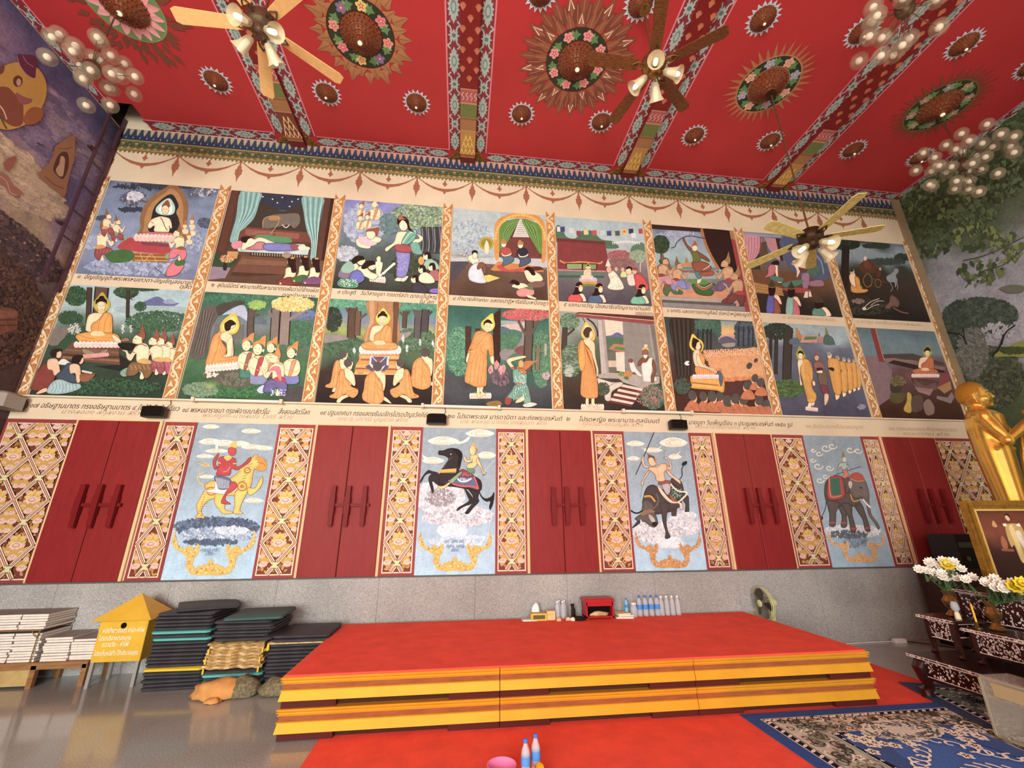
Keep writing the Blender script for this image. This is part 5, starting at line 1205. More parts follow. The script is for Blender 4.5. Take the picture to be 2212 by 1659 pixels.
def Q5():
    a = scene_art(4, 1, (1180, 660, 6.379)); a.bg(a.Q, [(0, '8AA09A'), (.12, '9AA49A'), (.3, '5E6E5E'), (.5, '4A5A44'), (.75, '463A30'), (1, '302A24')], .08)
    a.fol(['3E5E44', '54765A', '6A8A6E', '8AA488'], 300, 320, 220, 130, 110, 22); tree(a, 250, 300, 680, 60, '4A4036', ((140, 20, 30), (60, 80, 22))); a.fol(['3E5A3E', '4E6E4A', '8AA08A'], 240, 340, 760, 130, 220, 22, 3, rot=.1); a.fol(['B8C4B4', 'A0B0A0'], 26, 310, 900, 60, 90, 14, 4, rot=.1)
    a.d("""p D8CDB4 780 190 1060 225 1060 420 800 420
b 5E6490 820 420 900 410 970 370 1040 400 1060 430 830 440
p 4E6E52 810 430 1060 440 1060 540 820 560
p 6A6A60 830 640 960 640 980 920 860 920
p C4B09A 830 760 960 760 970 850 840 850
p 5A2A26 390 110 460 92 1480 150 1495 200 500 120
p 8E3E38 390 115 1495 200 1500 265 400 155
l E0D0B8 6 450 115 1490 210
p 8A867E 1050 225 1480 265 1590 970 1090 920
p 9A958C 1400 265 1440 268 1520 740 1470 740
p 787068 1430 268 1500 275 1590 960 1540 960
po B8B0A8 705 195 800 200 870 985 760 985
p A09890 760 198 800 200 868 985 830 985
l 6E3A30 12 500 170 530 230 520 280
l 4A2E24 22 560 180 650 250 700 350 710 430
p B86A4A 860 600 930 530 1080 545 1085 650 1000 640
p 4E8450 915 600 960 565 1080 580 1085 625
p D8CBB8 955 645 1075 640 1085 920 970 900
p A8A098 705 950 870 925 1000 930 1560 980 1560 1070 1340 1150 1060 1060 1000 1010 720 1000
p D0C4B4 700 1000 900 1060 1050 1060 1060 1110 990 1130 720 1090""")
    for k in range(4): a.p('D4C8B8', 1050-k*55, 1085+k*62, 1345-k*45, 1150+k*62, 1320-k*45, 1180+k*62, 1030-k*55, 1118+k*62); a.p('6A2E26', 1030-k*55, 1118+k*62, 1320-k*45, 1180+k*62, 1310-k*45, 1210+k*62, 1000-k*55, 1145+k*62)
    a.d("""bo C8BCAE 805 1170 880 1100 960 1060 1050 1060 1040 1110 960 1150 900 1200 880 1310 810 1300
bo D8D0C4 1140 790 1190 760 1250 880 1320 960 1290 985 1230 940 1220 920 1170 910
bo 7A4A34 1130 770 1150 735 1190 745 1180 790
bo 7A4A34 1270 770 1320 720 1410 710 1420 800 1300 830 1260 830
bo E0DACC 1310 810 1380 780 1420 720 1470 740 1460 900 1440 1000 1500 980 1525 1020 1480 1055 1340 1050 1325 1000
bo 7A4A34 1465 740 1500 800 1520 900 1490 980 1480 1060 1440 1050 1450 960 1480 900 1455 830
eo 8A5A40 1362 650 42 50
b E8E4DC 1335 690 1362 735 1395 690 1365 680
b D8B84A 1320 620 1335 580 1370 560 1400 590 1410 620 1365 600
e D8D0C4 1370 555 26 18
b 7A8A3A 990 950 1020 910 1080 940 1040 980
b C07A30 1070 930 1130 900 1190 940 1150 985 1090 980
b 4E7A4A 1070 980 1130 985 1130 1025 1080 1015""")
    a.fol(['3E5E44', '54765A', '2E4A38', '6A8A6E'], 300, 1470, 1260, 170, 170, 20); a.fol(['B06A70', 'C48A84', '9A4A54'], 70, 1420, 1250, 190, 150, 14); a.fol(['3E4A3A', '54604A'], 90, 780, 1150, 90, 90, 18)
    buddha_stand_back(a, 620, 1380, 1.0)
    mural(a, 'scene of a standing figure seen from behind facing a white-clad hermit in a pavilion')
def Q6():
    a = scene_art(5, 1, (1410, 670, 6.379)); a.bg(a.Q, [(0, '3A4A44'), (.25, '46524E'), (.38, '5A5454'), (.45, '4A3E38'), (.7, '4A2A22'), (1, '46281E')], .07)
    a.fol(['3E5E50', '54786A', '46685A'], 220, 720, 230, 200, 110, 22); a.fol(['3E4E56', '4A5A64', '56687A'], 220, 1290, 320, 130, 160, 22)
    a.d("""p 5E94A8:E0B458 915 140 1165 155 1150 290 915 290
p E0B458:C08A98 915 288 1150 290 1160 390 905 380
p C08A98:8A8490 905 380 1160 390 1150 460 905 450
b 5A5A70 920 400 1020 360 1150 420 1130 460 930 460
b 9A9488 950 470 1120 450 1120 500 1000 510""")
    a.fol(['3E5E50', '46685A'], 60, 900, 260, 40, 130, 22); a.fol(['3E4E56', '4A5A64'], 60, 1165, 300, 40, 130, 22)
    for x in (620, 690, 750, 800): tree(a, x, 260, 560, 22, '2E3234', ((-40, 0, 8), (50, 20, 8)))
    for x in (1180, 1250, 1320, 1380): tree(a, x, 220, 500, 18, '34383E', ((-30, 0, 7), (40, 20, 7)))
    a.d("""b 3A342E 230 120 560 120 540 500 540 900 430 930 330 920 290 560
p 54302A 960 930 1260 950 1300 1420 970 1180
b C48A5A 690 600 950 580 1280 530 1440 540 1540 900 1260 950 960 930 900 800 700 660""")
    for k in range(9): a.l('4A4238' if k % 2 else '2A2622', 14, 260+k*32, 130, 300+k*27, 500, 340+k*22, 900)
    for r in range(15):
        y = 560+r*26; n = 30-r; 
        for c in range(n):
            x = 700+r*14+c*(760+r*4)/n+a.R.uniform(-6, 6)
            if x > 1450+r*6 or (r > 9 and x < 960): continue
            yy = y+a.R.uniform(-6, 6)-(x-700)*.04; s_ = 10+r*1.2
            a.ell('E0B080' if r < 4 else 'D89A60', x, yy, s_, s_*1.1, n=8); a.b('C8743A' if c % 2 else 'D8843E', x-s_*1.2, yy+s_*2.6, x-s_*.6, yy+s_, x+s_*.6, yy+s_, x+s_*1.2, yy+s_*2.6)
    a.d("""e 4A4A44 1325 770 38 48 .6
e 4A4A44 1415 695 26 34 .6
bo D89A2E 510 950 560 900 900 930 975 930 975 1130 860 1110 540 1080 530 1040
p A86A24 530 990 900 1030 900 1050 530 1010
p E8B04A 540 1020 940 1070 940 1090 540 1045
b 5A6470 890 850 920 840 960 900 960 1000 930 1060 900 940""")
    a.fol(['3E4E44', '4A5E50'], 70, 400, 1050, 110, 110, 24)
    buddha_profile(a, 700, 900, 1.0); a.d("b E8E0E0 430 740 460 705 500 710 480 740 505 750 470 768")
    for x, y, k in ((540, 1180, 1.0), (690, 1190, .95), (810, 1190, 1.05), (920, 1190, .9), (1030, 1260, 1.2), (1130, 1220, 1.0), (1250, 1230, 1.1), (1460, 1240, 1.0), (1560, 1320, 1.15), (1300, 1030, 1.0), (1400, 940, .8), (1480, 1000, .9)):
        f = 1 if x < 1100 else -1
        a.d(f"bo B8683A {x-90*k} {y+200*k} {x-60*k} {y+100*k} {x} {y+60*k} {x+70*k} {y+100*k} {x+100*k} {y+200*k}\nbo D89A6A {x+f*20*k} {y-30*k} {x+f*62*k} {y+10*k} {x+f*58*k} {y+80*k} {x+f*10*k} {y+90*k}\ne 54504A {x} {y} {58*k} {72*k} {-.25*f}")
    a.fill([(x, y) for x, y in ((420, 1390), (440, 1340), (560, 1300), (800, 1320), (1100, 1340), (1400, 1330), (1600, 1330), (1640, 1428), (1000, 1418))], 'B8683A')
    for x in range(520, 1560, 90): a.l('8A4424', 6, x, 1330, x+40, 1370, x+50, 1412)
    mural(a, 'scene of a seated figure preaching to a great crowd of shaven-headed monks')
def Q7():
    a = scene_art(6, 1, (1640, 690, 6.912)); a.bg(a.Q, [(0, '94A8AC'), (.12, '9AB0B4'), (.24, '60687A'), (.5, '5A6070'), (.75, '54566A'), (1, '464658')], .09)
    a.fol(['2E3A30', '3A4A3A', '26302A'], 300, 270, 180, 230, 120, 24); tree(a, 420, 130, 910, 110, '3E3A34', ((-60, 60, 20),)); tree(a, 250, 250, 820, 46, '3A3630'); tree(a, 170, 200, 600, 36, '343430')
    a.fol(['3E5A34', '4E6E3A', '5E8044', '34482E'], 300, 420, 1030, 240, 130, 26, 3, rot=0)
    a.d("""b 5A6A74 460 300 600 270 800 330 600 370 460 370
p B07A34 540 120 570 130 640 260 600 310 545 240
p C48A78 640 240 880 240 860 350 610 345
p 4E7A4E 680 258 860 255 850 300 660 310
p A88070 890 260 990 260 960 350 870 350
p 8A5A44 880 250 895 180 905 250
p 8A7A3A 985 230 985 90 1040 240
b 4E6A64 980 230 1080 260 1150 370 960 370
b 9AB4BC 1090 250 1200 330 1210 370 1150 390 1110 300""")
    a.petals('E8D8D0', 690, 1325, 870, 1345, 55, 9)
    a.d("""b 9A9A34 600 400 650 470 690 540 670 610 620 640 570 600 545 530 560 470
b B8AE48 605 440 640 490 665 545 650 595 615 615 580 590 565 535 575 485
bo EBCFA6 740 1230 780 1230 775 1300 745 1325 715 1318
bo EBCFA6 785 1230 825 1220 820 1270 790 1300 780 1270
bo EBCFA6 795 920 825 930 835 975 815 995 795 970
bo EBCFA6 620 590 640 570 650 620 610 640
eo EBCFA6 614 545 36 52
b 2A1E18 572 520 580 485 605 465 640 480 660 510 655 540 640 515 600 505
l 5A3A2A 4 592 543 604 541
l 5A3A2A 4 622 545 636 543
l B0604A 4 606 574 622 576""")
    a.d("""bo D8A03A 640 610 720 600 780 690 800 850 780 1000 850 1130 840 1210 800 1245 720 1230 700 1150 640 900 610 760
bo EBCFA6 570 630 640 600 650 660 610 720 615 880 640 970 610 980 595 850""")
    for k in range(6): a.l('A86A1C', 5, 680+k*18, 640, 680+k*16, 850, 720+k*20, 1200)
    a.d("""bo 8A5A4A 810 650 930 630 970 720 930 780 840 780
bo 6E5A44 870 790 1000 790 1010 990 900 980
bo 7A3040 910 990 1000 990 1030 1110 950 1110
bo D8B48C 970 1120 1030 1120 1030 1200 990 1280 970 1270
eo C99A7A 855 570 36 50
b 8A4A3A 820 560 835 510 845 470 860 510 895 560 855 540
b 3A2A24 850 730 940 725 930 790 870 780
bo EBCFA6 850 780 930 760 940 800 870 800""")
    for i, (x, y, k) in enumerate(((1475, 1060, .68), (1410, 1080, .74), (1340, 1110, .8), (1255, 1155, .9), (1150, 1200, 1.05))):
        h = 640*k
        a.d(f"bo EBCFA6 {x-20*k} {y-90*k} {x+40*k} {y-90*k} {x+40*k} {y-30*k} {x+10*k} {y} {x-10*k} {y}\nbo D0942E {x-130*k} {y-h*.87} {x-40*k} {y-h*.92} {x+40*k} {y-h*.86} {x+70*k} {y-h*.4} {x+60*k} {y-80*k} {x-20*k} {y-80*k} {x-70*k} {y-h*.35}\nl A86A1C 4 {x-60*k} {y-h*.8} {x-30*k} {y-h*.4} {x} {y-90*k}\neo E0BC98 {x-100*k} {y-h*.98} {34*k} {46*k}\ne 9A9490 {x-108*k} {y-h*1.02} {30*k} {30*k}\nb 3A2418 {x-120*k} {y-h*.70} {x-70*k} {y-h*.72} {x-30*k} {y-h*.68} {x-50*k} {y-h*.63} {x-90*k} {y-h*.66}")
    a.petals('E8D8D0', 690, 1325, 870, 1345, 55, 9)
    a.fol(['8484A0', '9A9AB0'], 30, 1520, 1310, 60, 40, 14, 2)
    mural(a, 'dim scene of a standing figure leading a file of alms-bowl monks')
def Q8():
    a = scene_art(7, 1, (1830, 690, 6.379)); a.bg(a.Q, [(0, '5A7078'), (.15, '6A848A'), (.3, '6A8284'), (.4, '6A4E4C'), (.6, '5E4040'), (.8, '4A2E22'), (1, '3E2418')], .07)
    a.d("""p 80686C 215 500 450 510 620 700 600 1080 420 1200 330 900
p 6A8088 100 340 380 350 430 480 210 480
p 7E2C28 315 125 395 125 520 590 440 580
l C08A70 8 390 130 470 430 515 570
p 4E423E 490 480 900 470 1330 600 1350 640 900 560 510 540
p 8A6A5E 510 540 650 530 1340 660 1350 700 640 570 540 600
p 3A241E 560 600 640 560 1340 710 1345 760 900 680
p 6E4A4A 780 750 900 690 1380 740 1420 880 1250 960 880 860
bo 5A3A36 900 820 1230 850 1220 920 1060 920 930 880
p 8A3038 1280 830 1370 740 1400 830 1300 900
p A87A44 1240 940 1420 850 1440 960 1340 1020
p 8A7874 1240 1050 1380 1080 1440 1000 1480 1070 1430 1160 1230 1090
p 9A7474 930 930 1190 960 1140 1050 980 1000
b 5A5030 600 1020 700 990 800 1030 780 1120 680 1160 590 1110
b B89A34 830 1010 880 1030 890 1140 880 1280 800 1270 780 1220 820 1130
b 5E4A44 890 1080 1000 1040 1050 1120 1040 1240 900 1270
b 8A7468 1060 1140 1130 1100 1200 1200 1190 1300 1100 1320 1060 1240
b 3E3A30 600 880 720 870 740 1000 610 1000""")
    a.fol(['6E5E3A', '8A7A4E', '4A3E2A'], 60, 700, 850, 110, 70, 14, 3)
    buddha_front(a, 1075, 760, .78, 1, 'B8642E', '8A9838', 'A8B048')
    for k in range(4): a.l('8A6A5E', 8, 920, 830+k*26, 1060, 920+k*20, 1230, 880+k*26)
    mural(a, 'dim scene of a seated figure on a tiered dais in the right corner')
for f_ in (Q1, Q2, Q3, Q4, Q5, Q6, Q7, Q8): f_()
# ---------------------------------------------------------------- sky panels with riders between the lattice panels
def sky_art(u0, u1, T, stops):
    a = Art(wallmap(*T), int(500+u0*7)); a.Q = [toz(T, u0, Z6-.01), toz(T, u1, Z6-.01), toz(T, u1, Z7), toz(T, u0, Z7)]; a.bg(a.Q, stops, .05); return a
SKYST = [(0, '8FA0AA'), (.35, '94A8B4'), (.62, '9EBCD0'), (1, 'A8CDE2')]
def kanok(a, cx, cy, k, shear, col='D9AC4A', dk='9A6A24', lt='F2D880'):
    H_ = [(-350, 395), (-362, 300), (-330, 235), (-260, 200), (-215, 165), (-212, 80), (-170, 15), (-80, 0), (0, 6), (0, 150), (-30, 105), (-90, 88), (-130, 62), (-162, 95), (-152, 150), (-120, 200), (-118, 275), (-165, 238), (-205, 262), (-250, 232), (-300, 248), (-325, 310)]
    for sg in (1, -1):
        T_ = lambda u, v: (cx+sg*u*k+v*k*shear, cy-v*k)
        a.fill([T_(u, v) for u, v in H_], col)
        for (u0, v0), (u1, v1) in zip(H_, H_[1:]):       # flame teeth
            n = max(1, int(math.hypot(u1-u0, v1-v0)/32))
            for q in range(n):
                u, v = u0+(u1-u0)*(q+.5)/n, v0+(v1-v0)*(q+.5)/n; dx, dy = (v1-v0), -(u1-u0); d = math.hypot(dx, dy) or 1; dx, dy = -dx/d, -dy/d
                if v1 < v0 and u > -200 or u < -60: a.fill([T_(u-14, v), T_(u+14, v), T_(u+dx*24-6, v+dy*24+34)], col)
        for (u, v) in ((-345, 335), (-338, 290), (-310, 252), (-275, 228), (-235, 212), (-190, 205), (-150, 228), (-165, 175), (-185, 130), (-188, 85), (-165, 45), (-120, 32), (-80, 45), (-45, 60), (-15, 85), (-30, 35), (-95, 20), (-140, 195)):
            for q in range(2):
                x_, y_ = u+a.R.uniform(-12, 12), v+a.R.uniform(-10, 10); a.stroke([T_(x_-9, y_-6), T_(x_-2, y_+12), T_(x_+7, y_+5), T_(x_+1, y_-3)], 5*k, lt if q else dk)
def curl_cloud(a, x, y, rx, ry, c='E8E0CC', o='B8946A'):
    a.fill(spline([(x-rx, y), (x-rx*.6, y-ry*.7), (x-rx*.1, y-ry), (x+rx*.5, y-ry*.75), (x+rx, y-ry*.05), (x+rx*.6, y+ry*.6), (x, y+ry*.8), (x-rx*.6, y+ry*.6)]), c)
    for f in (.7, .42): a.stroke([(x+rx*f*cos(t)*.8, y+ry*f*sin(t)) for t in (.3*i for i in range(1, 19))], max(2, rx*.03), o)
def S1():
    a = sky_art(-3.575, -2.532, (340, 880, 4.365), SKYST)
    for x, y, rx, ry in ((505, 183, 80, 24), (885, 225, 95, 26), (500, 325, 110, 34), (640, 340, 110, 34), (790, 345, 80, 30), (900, 375, 110, 26), (1010, 385, 80, 26), (560, 412, 110, 24), (450, 462, 85, 22), (470, 655, 80, 20), (910, 880, 95, 26)): curl_cloud(a, x, y, rx, ry)
    a.d("b D0AC58 370 505 420 525 485 535 480 560 420 548\nl 8A6424 4 380 515 470 545")
    a.fol(['44546E', '5A6C88', '3E4C64', '6A7E9A'], 260, 560, 1130, 400, 90, 26, 2); a.fol(['8AA0BC', 'A8BCD0', 'C4D4DE', '6A7E9A'], 220, 580, 1200, 350, 70, 22, 2); a.fol(['44546E', '54667E'], 80, 500, 1270, 260, 26, 18, 2.4); a.fol(['D8E0E8', 'B8C8D8'], 40, 700, 1160, 160, 40, 18, 2)
    GD = 'E0B44E'
    a.oc = '5A4420'
    a.d(f"""l {GD} 10 440 740 385 690 390 640 450 610
bo {GD} 460 770 450 730 520 690 640 690 760 620 780 560 850 500 900 470 930 440 960 470 1010 490 1035 540 1020 590 960 600 920 580 900 640 890 720 860 790 780 830 640 830 520 840
bo {GD} 470 760 560 770 580 840 480 880 420 960 430 1020 450 1040 360 1040 380 1000 370 920 400 860
bo {GD} 560 800 640 820 640 900 640 960 700 980 710 1000 620 1005 590 970 540 900
bo {GD} 740 790 850 780 800 900 780 970 810 1000 720 1000 730 920
bo {GD} 850 760 920 760 960 690 990 650 990 720 940 790 870 830
e A87A2A 800 745 50 48
e {GD} 800 745 36 34
e A87A2A 800 745 20 18
e A87A2A 850 595 34 32
e {GD} 850 595 22 20
e A87A2A 510 790 48 44
e {GD} 510 790 34 30
b C98A2A 920 470 980 470 1030 520 1030 580 980 600 930 570 960 530
l 8A5A1E 5 940 520 1000 530 1020 560
bo F0DCD0 540 690 600 740 720 700 750 720 750 780 700 800 620 820 460 790 540 760
bo 5A6A88 540 650 660 660 700 700 660 770 580 770 560 720
bo B02A30 700 700 750 720 740 770 660 820 640 870 690 905 680 915 600 900 640 810 670 760""")
    for i in range(9): a.l('E8E4E0', 4, 555+i*15, 660+i*4, 570+i*13, 765)
    for i in range(7): a.l('8A5A1E', 5, 790+i*10, 700-i*25, 830+i*12, 690-i*27)
    for i in range(9): a.l('8A5A1E', 5, 380+i*8, 1000-i*22, 410+i*6, 1000-i*22)
    a.d("""bo B22A32 580 480 640 460 700 470 740 490 750 560 830 520 850 490 885 470 870 520 760 590 700 580 680 640 560 640 570 590 540 585 525 540 530 490 580 430 570 480 550 530 575 560
eo B22A32 706 410 38 48
b E0B44E 665 385 690 350 730 315 745 350 748 385 700 372
b E0B44E 630 465 690 460 700 480 660 505
l E8A090 5 620 610 660 600 690 560
l E0B44E 10 575 520 600 530
l E0B44E 10 715 530 745 530
l E8E0D0 5 560 360 562 420
e E8E0D0 562 375 14 22""")
    kanok(a, 490, 1588, 1.08, .13); tag(a.build('rider_panel', PAINT), 'sky panel with a red-skinned rider on a golden mythic beast', 'painting', 'rider paintings between the shutters')
def S2():
    a = sky_art(-.565, .49, (860, 890, 4.607), SKYST)
    for x, y, rx, ry in ((450, 290, 155, 48), (815, 215, 145, 44), (350, 485, 110, 38), (880, 432, 95, 40)): curl_cloud(a, x, y, rx, ry)
    a.d("b E8E0CC 560 300 640 290 715 235 690 290 600 320\nb E8E0CC 235 400 250 430 300 460 260 470")
    a.fol(['D8D8DE', 'C4C8D0', 'E8E4E6', 'B0B4C0'], 420, 420, 850, 240, 170, 26, 1.6); a.fol(['D8D8DE', 'B8BCC6', 'EDEAEA', '9A9CA8'], 360, 600, 1040, 350, 100, 26, 1.7); a.fol(['8A8488', '9A949A'], 70, 420, 850, 150, 90, 16, 2); a.fol(['E4E4EA', 'D4DAE4'], 80, 540, 1180, 150, 70, 22, 1.6); a.fol(['B8D0E4', 'CCDEEC'], 60, 600, 1280, 300, 60, 22, 2)
    BK = '2E2A2C'
    a.d(f"""bo {BK} 400 610 340 590 295 582 235 655 217 705 235 690 270 630 320 612 380 660 430 680
bo {BK} 470 670 340 622 303 660 318 735 342 808 356 775 340 690 400 730 470 730
b 24201F 800 760 830 830 870 860 925 840 955 795 955 860 940 930 915 975 905 940 915 890 870 890 820 840
bo {BK} 660 760 740 850 740 905 650 945 585 985 600 950 700 890 690 840
bo {BK} 700 760 810 760 795 850 805 890 750 950 700 1012 665 1005 715 940 745 890 740 830
bo {BK} 430 590 520 580 620 600 760 640 825 690 828 770 780 795 690 770 560 745 450 735 395 690
bo {BK} 400 405 410 385 445 385 500 365 560 362 630 400 635 470 605 560 600 620 430 605 455 540 500 470 470 440 430 430 405 425
b 1E1A1A 540 365 600 370 640 420 630 490 610 570 590 520 600 450 560 400
l 5A5458 6 450 560 500 480 540 450
l 5A5458 6 460 700 600 720 700 740
e D8C8B0 525 420 6 6
p D0A43E 405 575 580 562 578 595 412 605
bo 7A3440 600 600 650 570 760 640 700 650 620 640
bo 5A5E84 560 660 620 640 700 650 750 645 800 770 700 750 600 730 540 700
l C8443A 16 500 680 560 720 650 740 740 740 800 765
l C8443A 14 800 765 775 690 755 645
l E8E0D0 14 590 660 620 690 680 690 730 660""")
    for i in range(12): a.fill([(408+i*14, 597), (420+i*14, 596), (414+i*14, 612)], 'D0A43E')
    for i in range(40): a.ell('D8D8E4', 650+a.R.uniform(-50, 60), 672+a.R.uniform(-14, 14), 4, 4, n=4); a.ell('D06A7A', 665+a.R.uniform(-45, 60), 615+a.R.uniform(-22, 22), 4, 4, n=4)
    a.d("""bo E3B878 390 735 450 735 520 690 530 700 470 755 420 768
bo 7A9A7A 505 690 560 640 610 600 640 600 590 660 540 710
bo 5A8A6A 690 550 750 560 755 610 700 600
bo E3B878 720 430 790 430 805 480 790 520 750 560 685 555 690 520 740 500 720 490
bo E3B878 790 450 815 500 850 590 880 605 850 620 820 560 780 500
bo E3B878 720 500 670 500 650 455 665 440 690 480 740 470
eo E3B878 740 385 33 48
b C9A048 715 345 735 330 748 292 762 330 778 360 745 345
b A87A40 770 360 790 380 775 410
l D8D8D0 4 860 600 900 540 965 480
l 3A2E2A 6 840 635 862 620""")
    kanok(a, 565, 1585, 1.0, .01); tag(a.build('rider_panel', PAINT), 'sky panel with a rearing black horse and its rider', 'painting', 'rider paintings between the shutters')
def S3():
    a = sky_art(2.432, 3.482, (1320, 900, 4.739), SKYST)
    for x, y, rx, ry in ((250, 278, 95, 32), (640, 268, 145, 56), (430, 345, 95, 28), (230, 430, 65, 26), (655, 412, 68, 30)): curl_cloud(a, x, y, rx, ry)
    a.d("t E8E0CC 12 400 335 340 330 310 315\nt E8E0CC 12 480 330 505 310 510 290\nt E8E0CC 12 670 390 700 365 715 345")
    a.fol(['D4D8DC', 'C0C8D0', 'E8E8EA', 'AEB8C2'], 380, 750, 1090, 160, 120, 26, 1.6); a.fol(['D4D8DC', 'C0C8D0', 'E8E8EA', '98A0A8'], 420, 480, 1180, 250, 110, 26, 1.6); a.fol(['E4E8EC', 'D0D8E0'], 120, 600, 1290, 130, 60, 20, 1.6)
    BF = '4A4240'
    a.d(f"""l 3A3230 9 440 155 380 300 320 440 250 595
l 2A2624 9 700 645 725 600 722 540 745 490
b 2A2624 725 500 730 470 770 455 775 480 750 500
bo {BF} 610 640 660 640 720 670 750 780 790 820 795 900 795 980 755 980 760 900 730 850 740 800 640 720
bo {BF} 620 920 670 900 665 1020 660 1030 622 1030
bo {BF} 345 760 380 710 440 700 500 740 600 760 700 820 720 900 640 960 560 985 460 1000 380 960 320 900 330 820
bo {BF} 500 880 600 900 570 1000 565 1090 580 1170 605 1225 590 1245 550 1245 555 1180 530 1090 515 990
bo 3E3836 320 1010 300 1080 240 1130 215 1135 260 1080 290 1020
bo 5E5654 330 860 420 880 440 960 460 1020 480 1090 440 1135 390 1115 350 1080 300 1070 240 1050 280 1010 310 990
b B8B0A8 385 1000 430 1030 450 1075 420 1080 390 1040
e 2A2422 445 1100 30 24
l 2E2826 16 320 960 280 985 240 985 200 960
l 6A605A 16 430 940 470 900 480 840 460 790
b 8A6A4A 295 1000 330 965 400 950 450 975 400 985 330 1010
l C08A2E 22 335 820 400 815 450 870
l 2A2018 6 335 805 410 800 465 860
p E8E4E0 612 1020 665 1020 662 1048 615 1046
p E8E4E0 748 978 795 975 795 1000 752 1000
b E8E0E0 300 1050 315 1085 300 1100
bo EAC8AC 470 700 520 750 560 800 610 850 680 870 725 890 730 940 705 950 690 890 610 885 540 830 490 760
bo 2E4A40 600 700 680 720 740 790 700 850 650 830 600 780
l F0D0B8 16 605 690 680 760 775 780 700 865 640 880""")
    for i in range(60): a.ell('D0DCD0', 665+a.R.uniform(-55, 55), 785+a.R.uniform(-60, 55), 4, 4, n=4)
    a.d("""bo 8A4A34 500 660 600 655 600 690 520 700 480 690
bo B0A8A8 520 695 600 690 600 780 570 800 530 740
bo 8A5A3A 590 780 660 850 680 870 620 860
bo E0AE86 390 520 450 510 530 480 580 500 590 540 540 570 550 650 500 665 460 650 450 600 410 560 380 545
bo E0AE86 400 545 370 600 335 650 330 690 312 710 308 680 325 640 360 580
bo E0AE86 560 520 590 560 640 610 700 650 710 690 690 680 640 640 580 590
bo E0AE86 380 520 340 520 310 460 315 420 330 400 335 460 350 500 390 505
bo E0AE86 560 500 600 520 590 480 570 440 540 430 545 410 570 420 610 480 620 530 590 545
eo E0AE86 420 455 42 55 -.3
b 6A4A2E 370 440 380 400 360 372 390 390 430 405 450 440 450 480 430 430 395 420
l C08A4A 7 440 520 480 520 500 500
l B08A5A 4 470 520 480 600 490 650
l 8A8A8A 6 318 710 310 770 302 830
l 8A8A80 6 545 440 540 350 530 340
l 8A8A80 5 540 360 560 340""")
    kanok(a, 610, 1552, .93, -.1, 'C08A4E', '8A5424', 'E0B47A'); tag(a.build('rider_panel', PAINT), 'sky panel with a four-armed rider on a grey water buffalo', 'painting', 'rider paintings between the shutters')
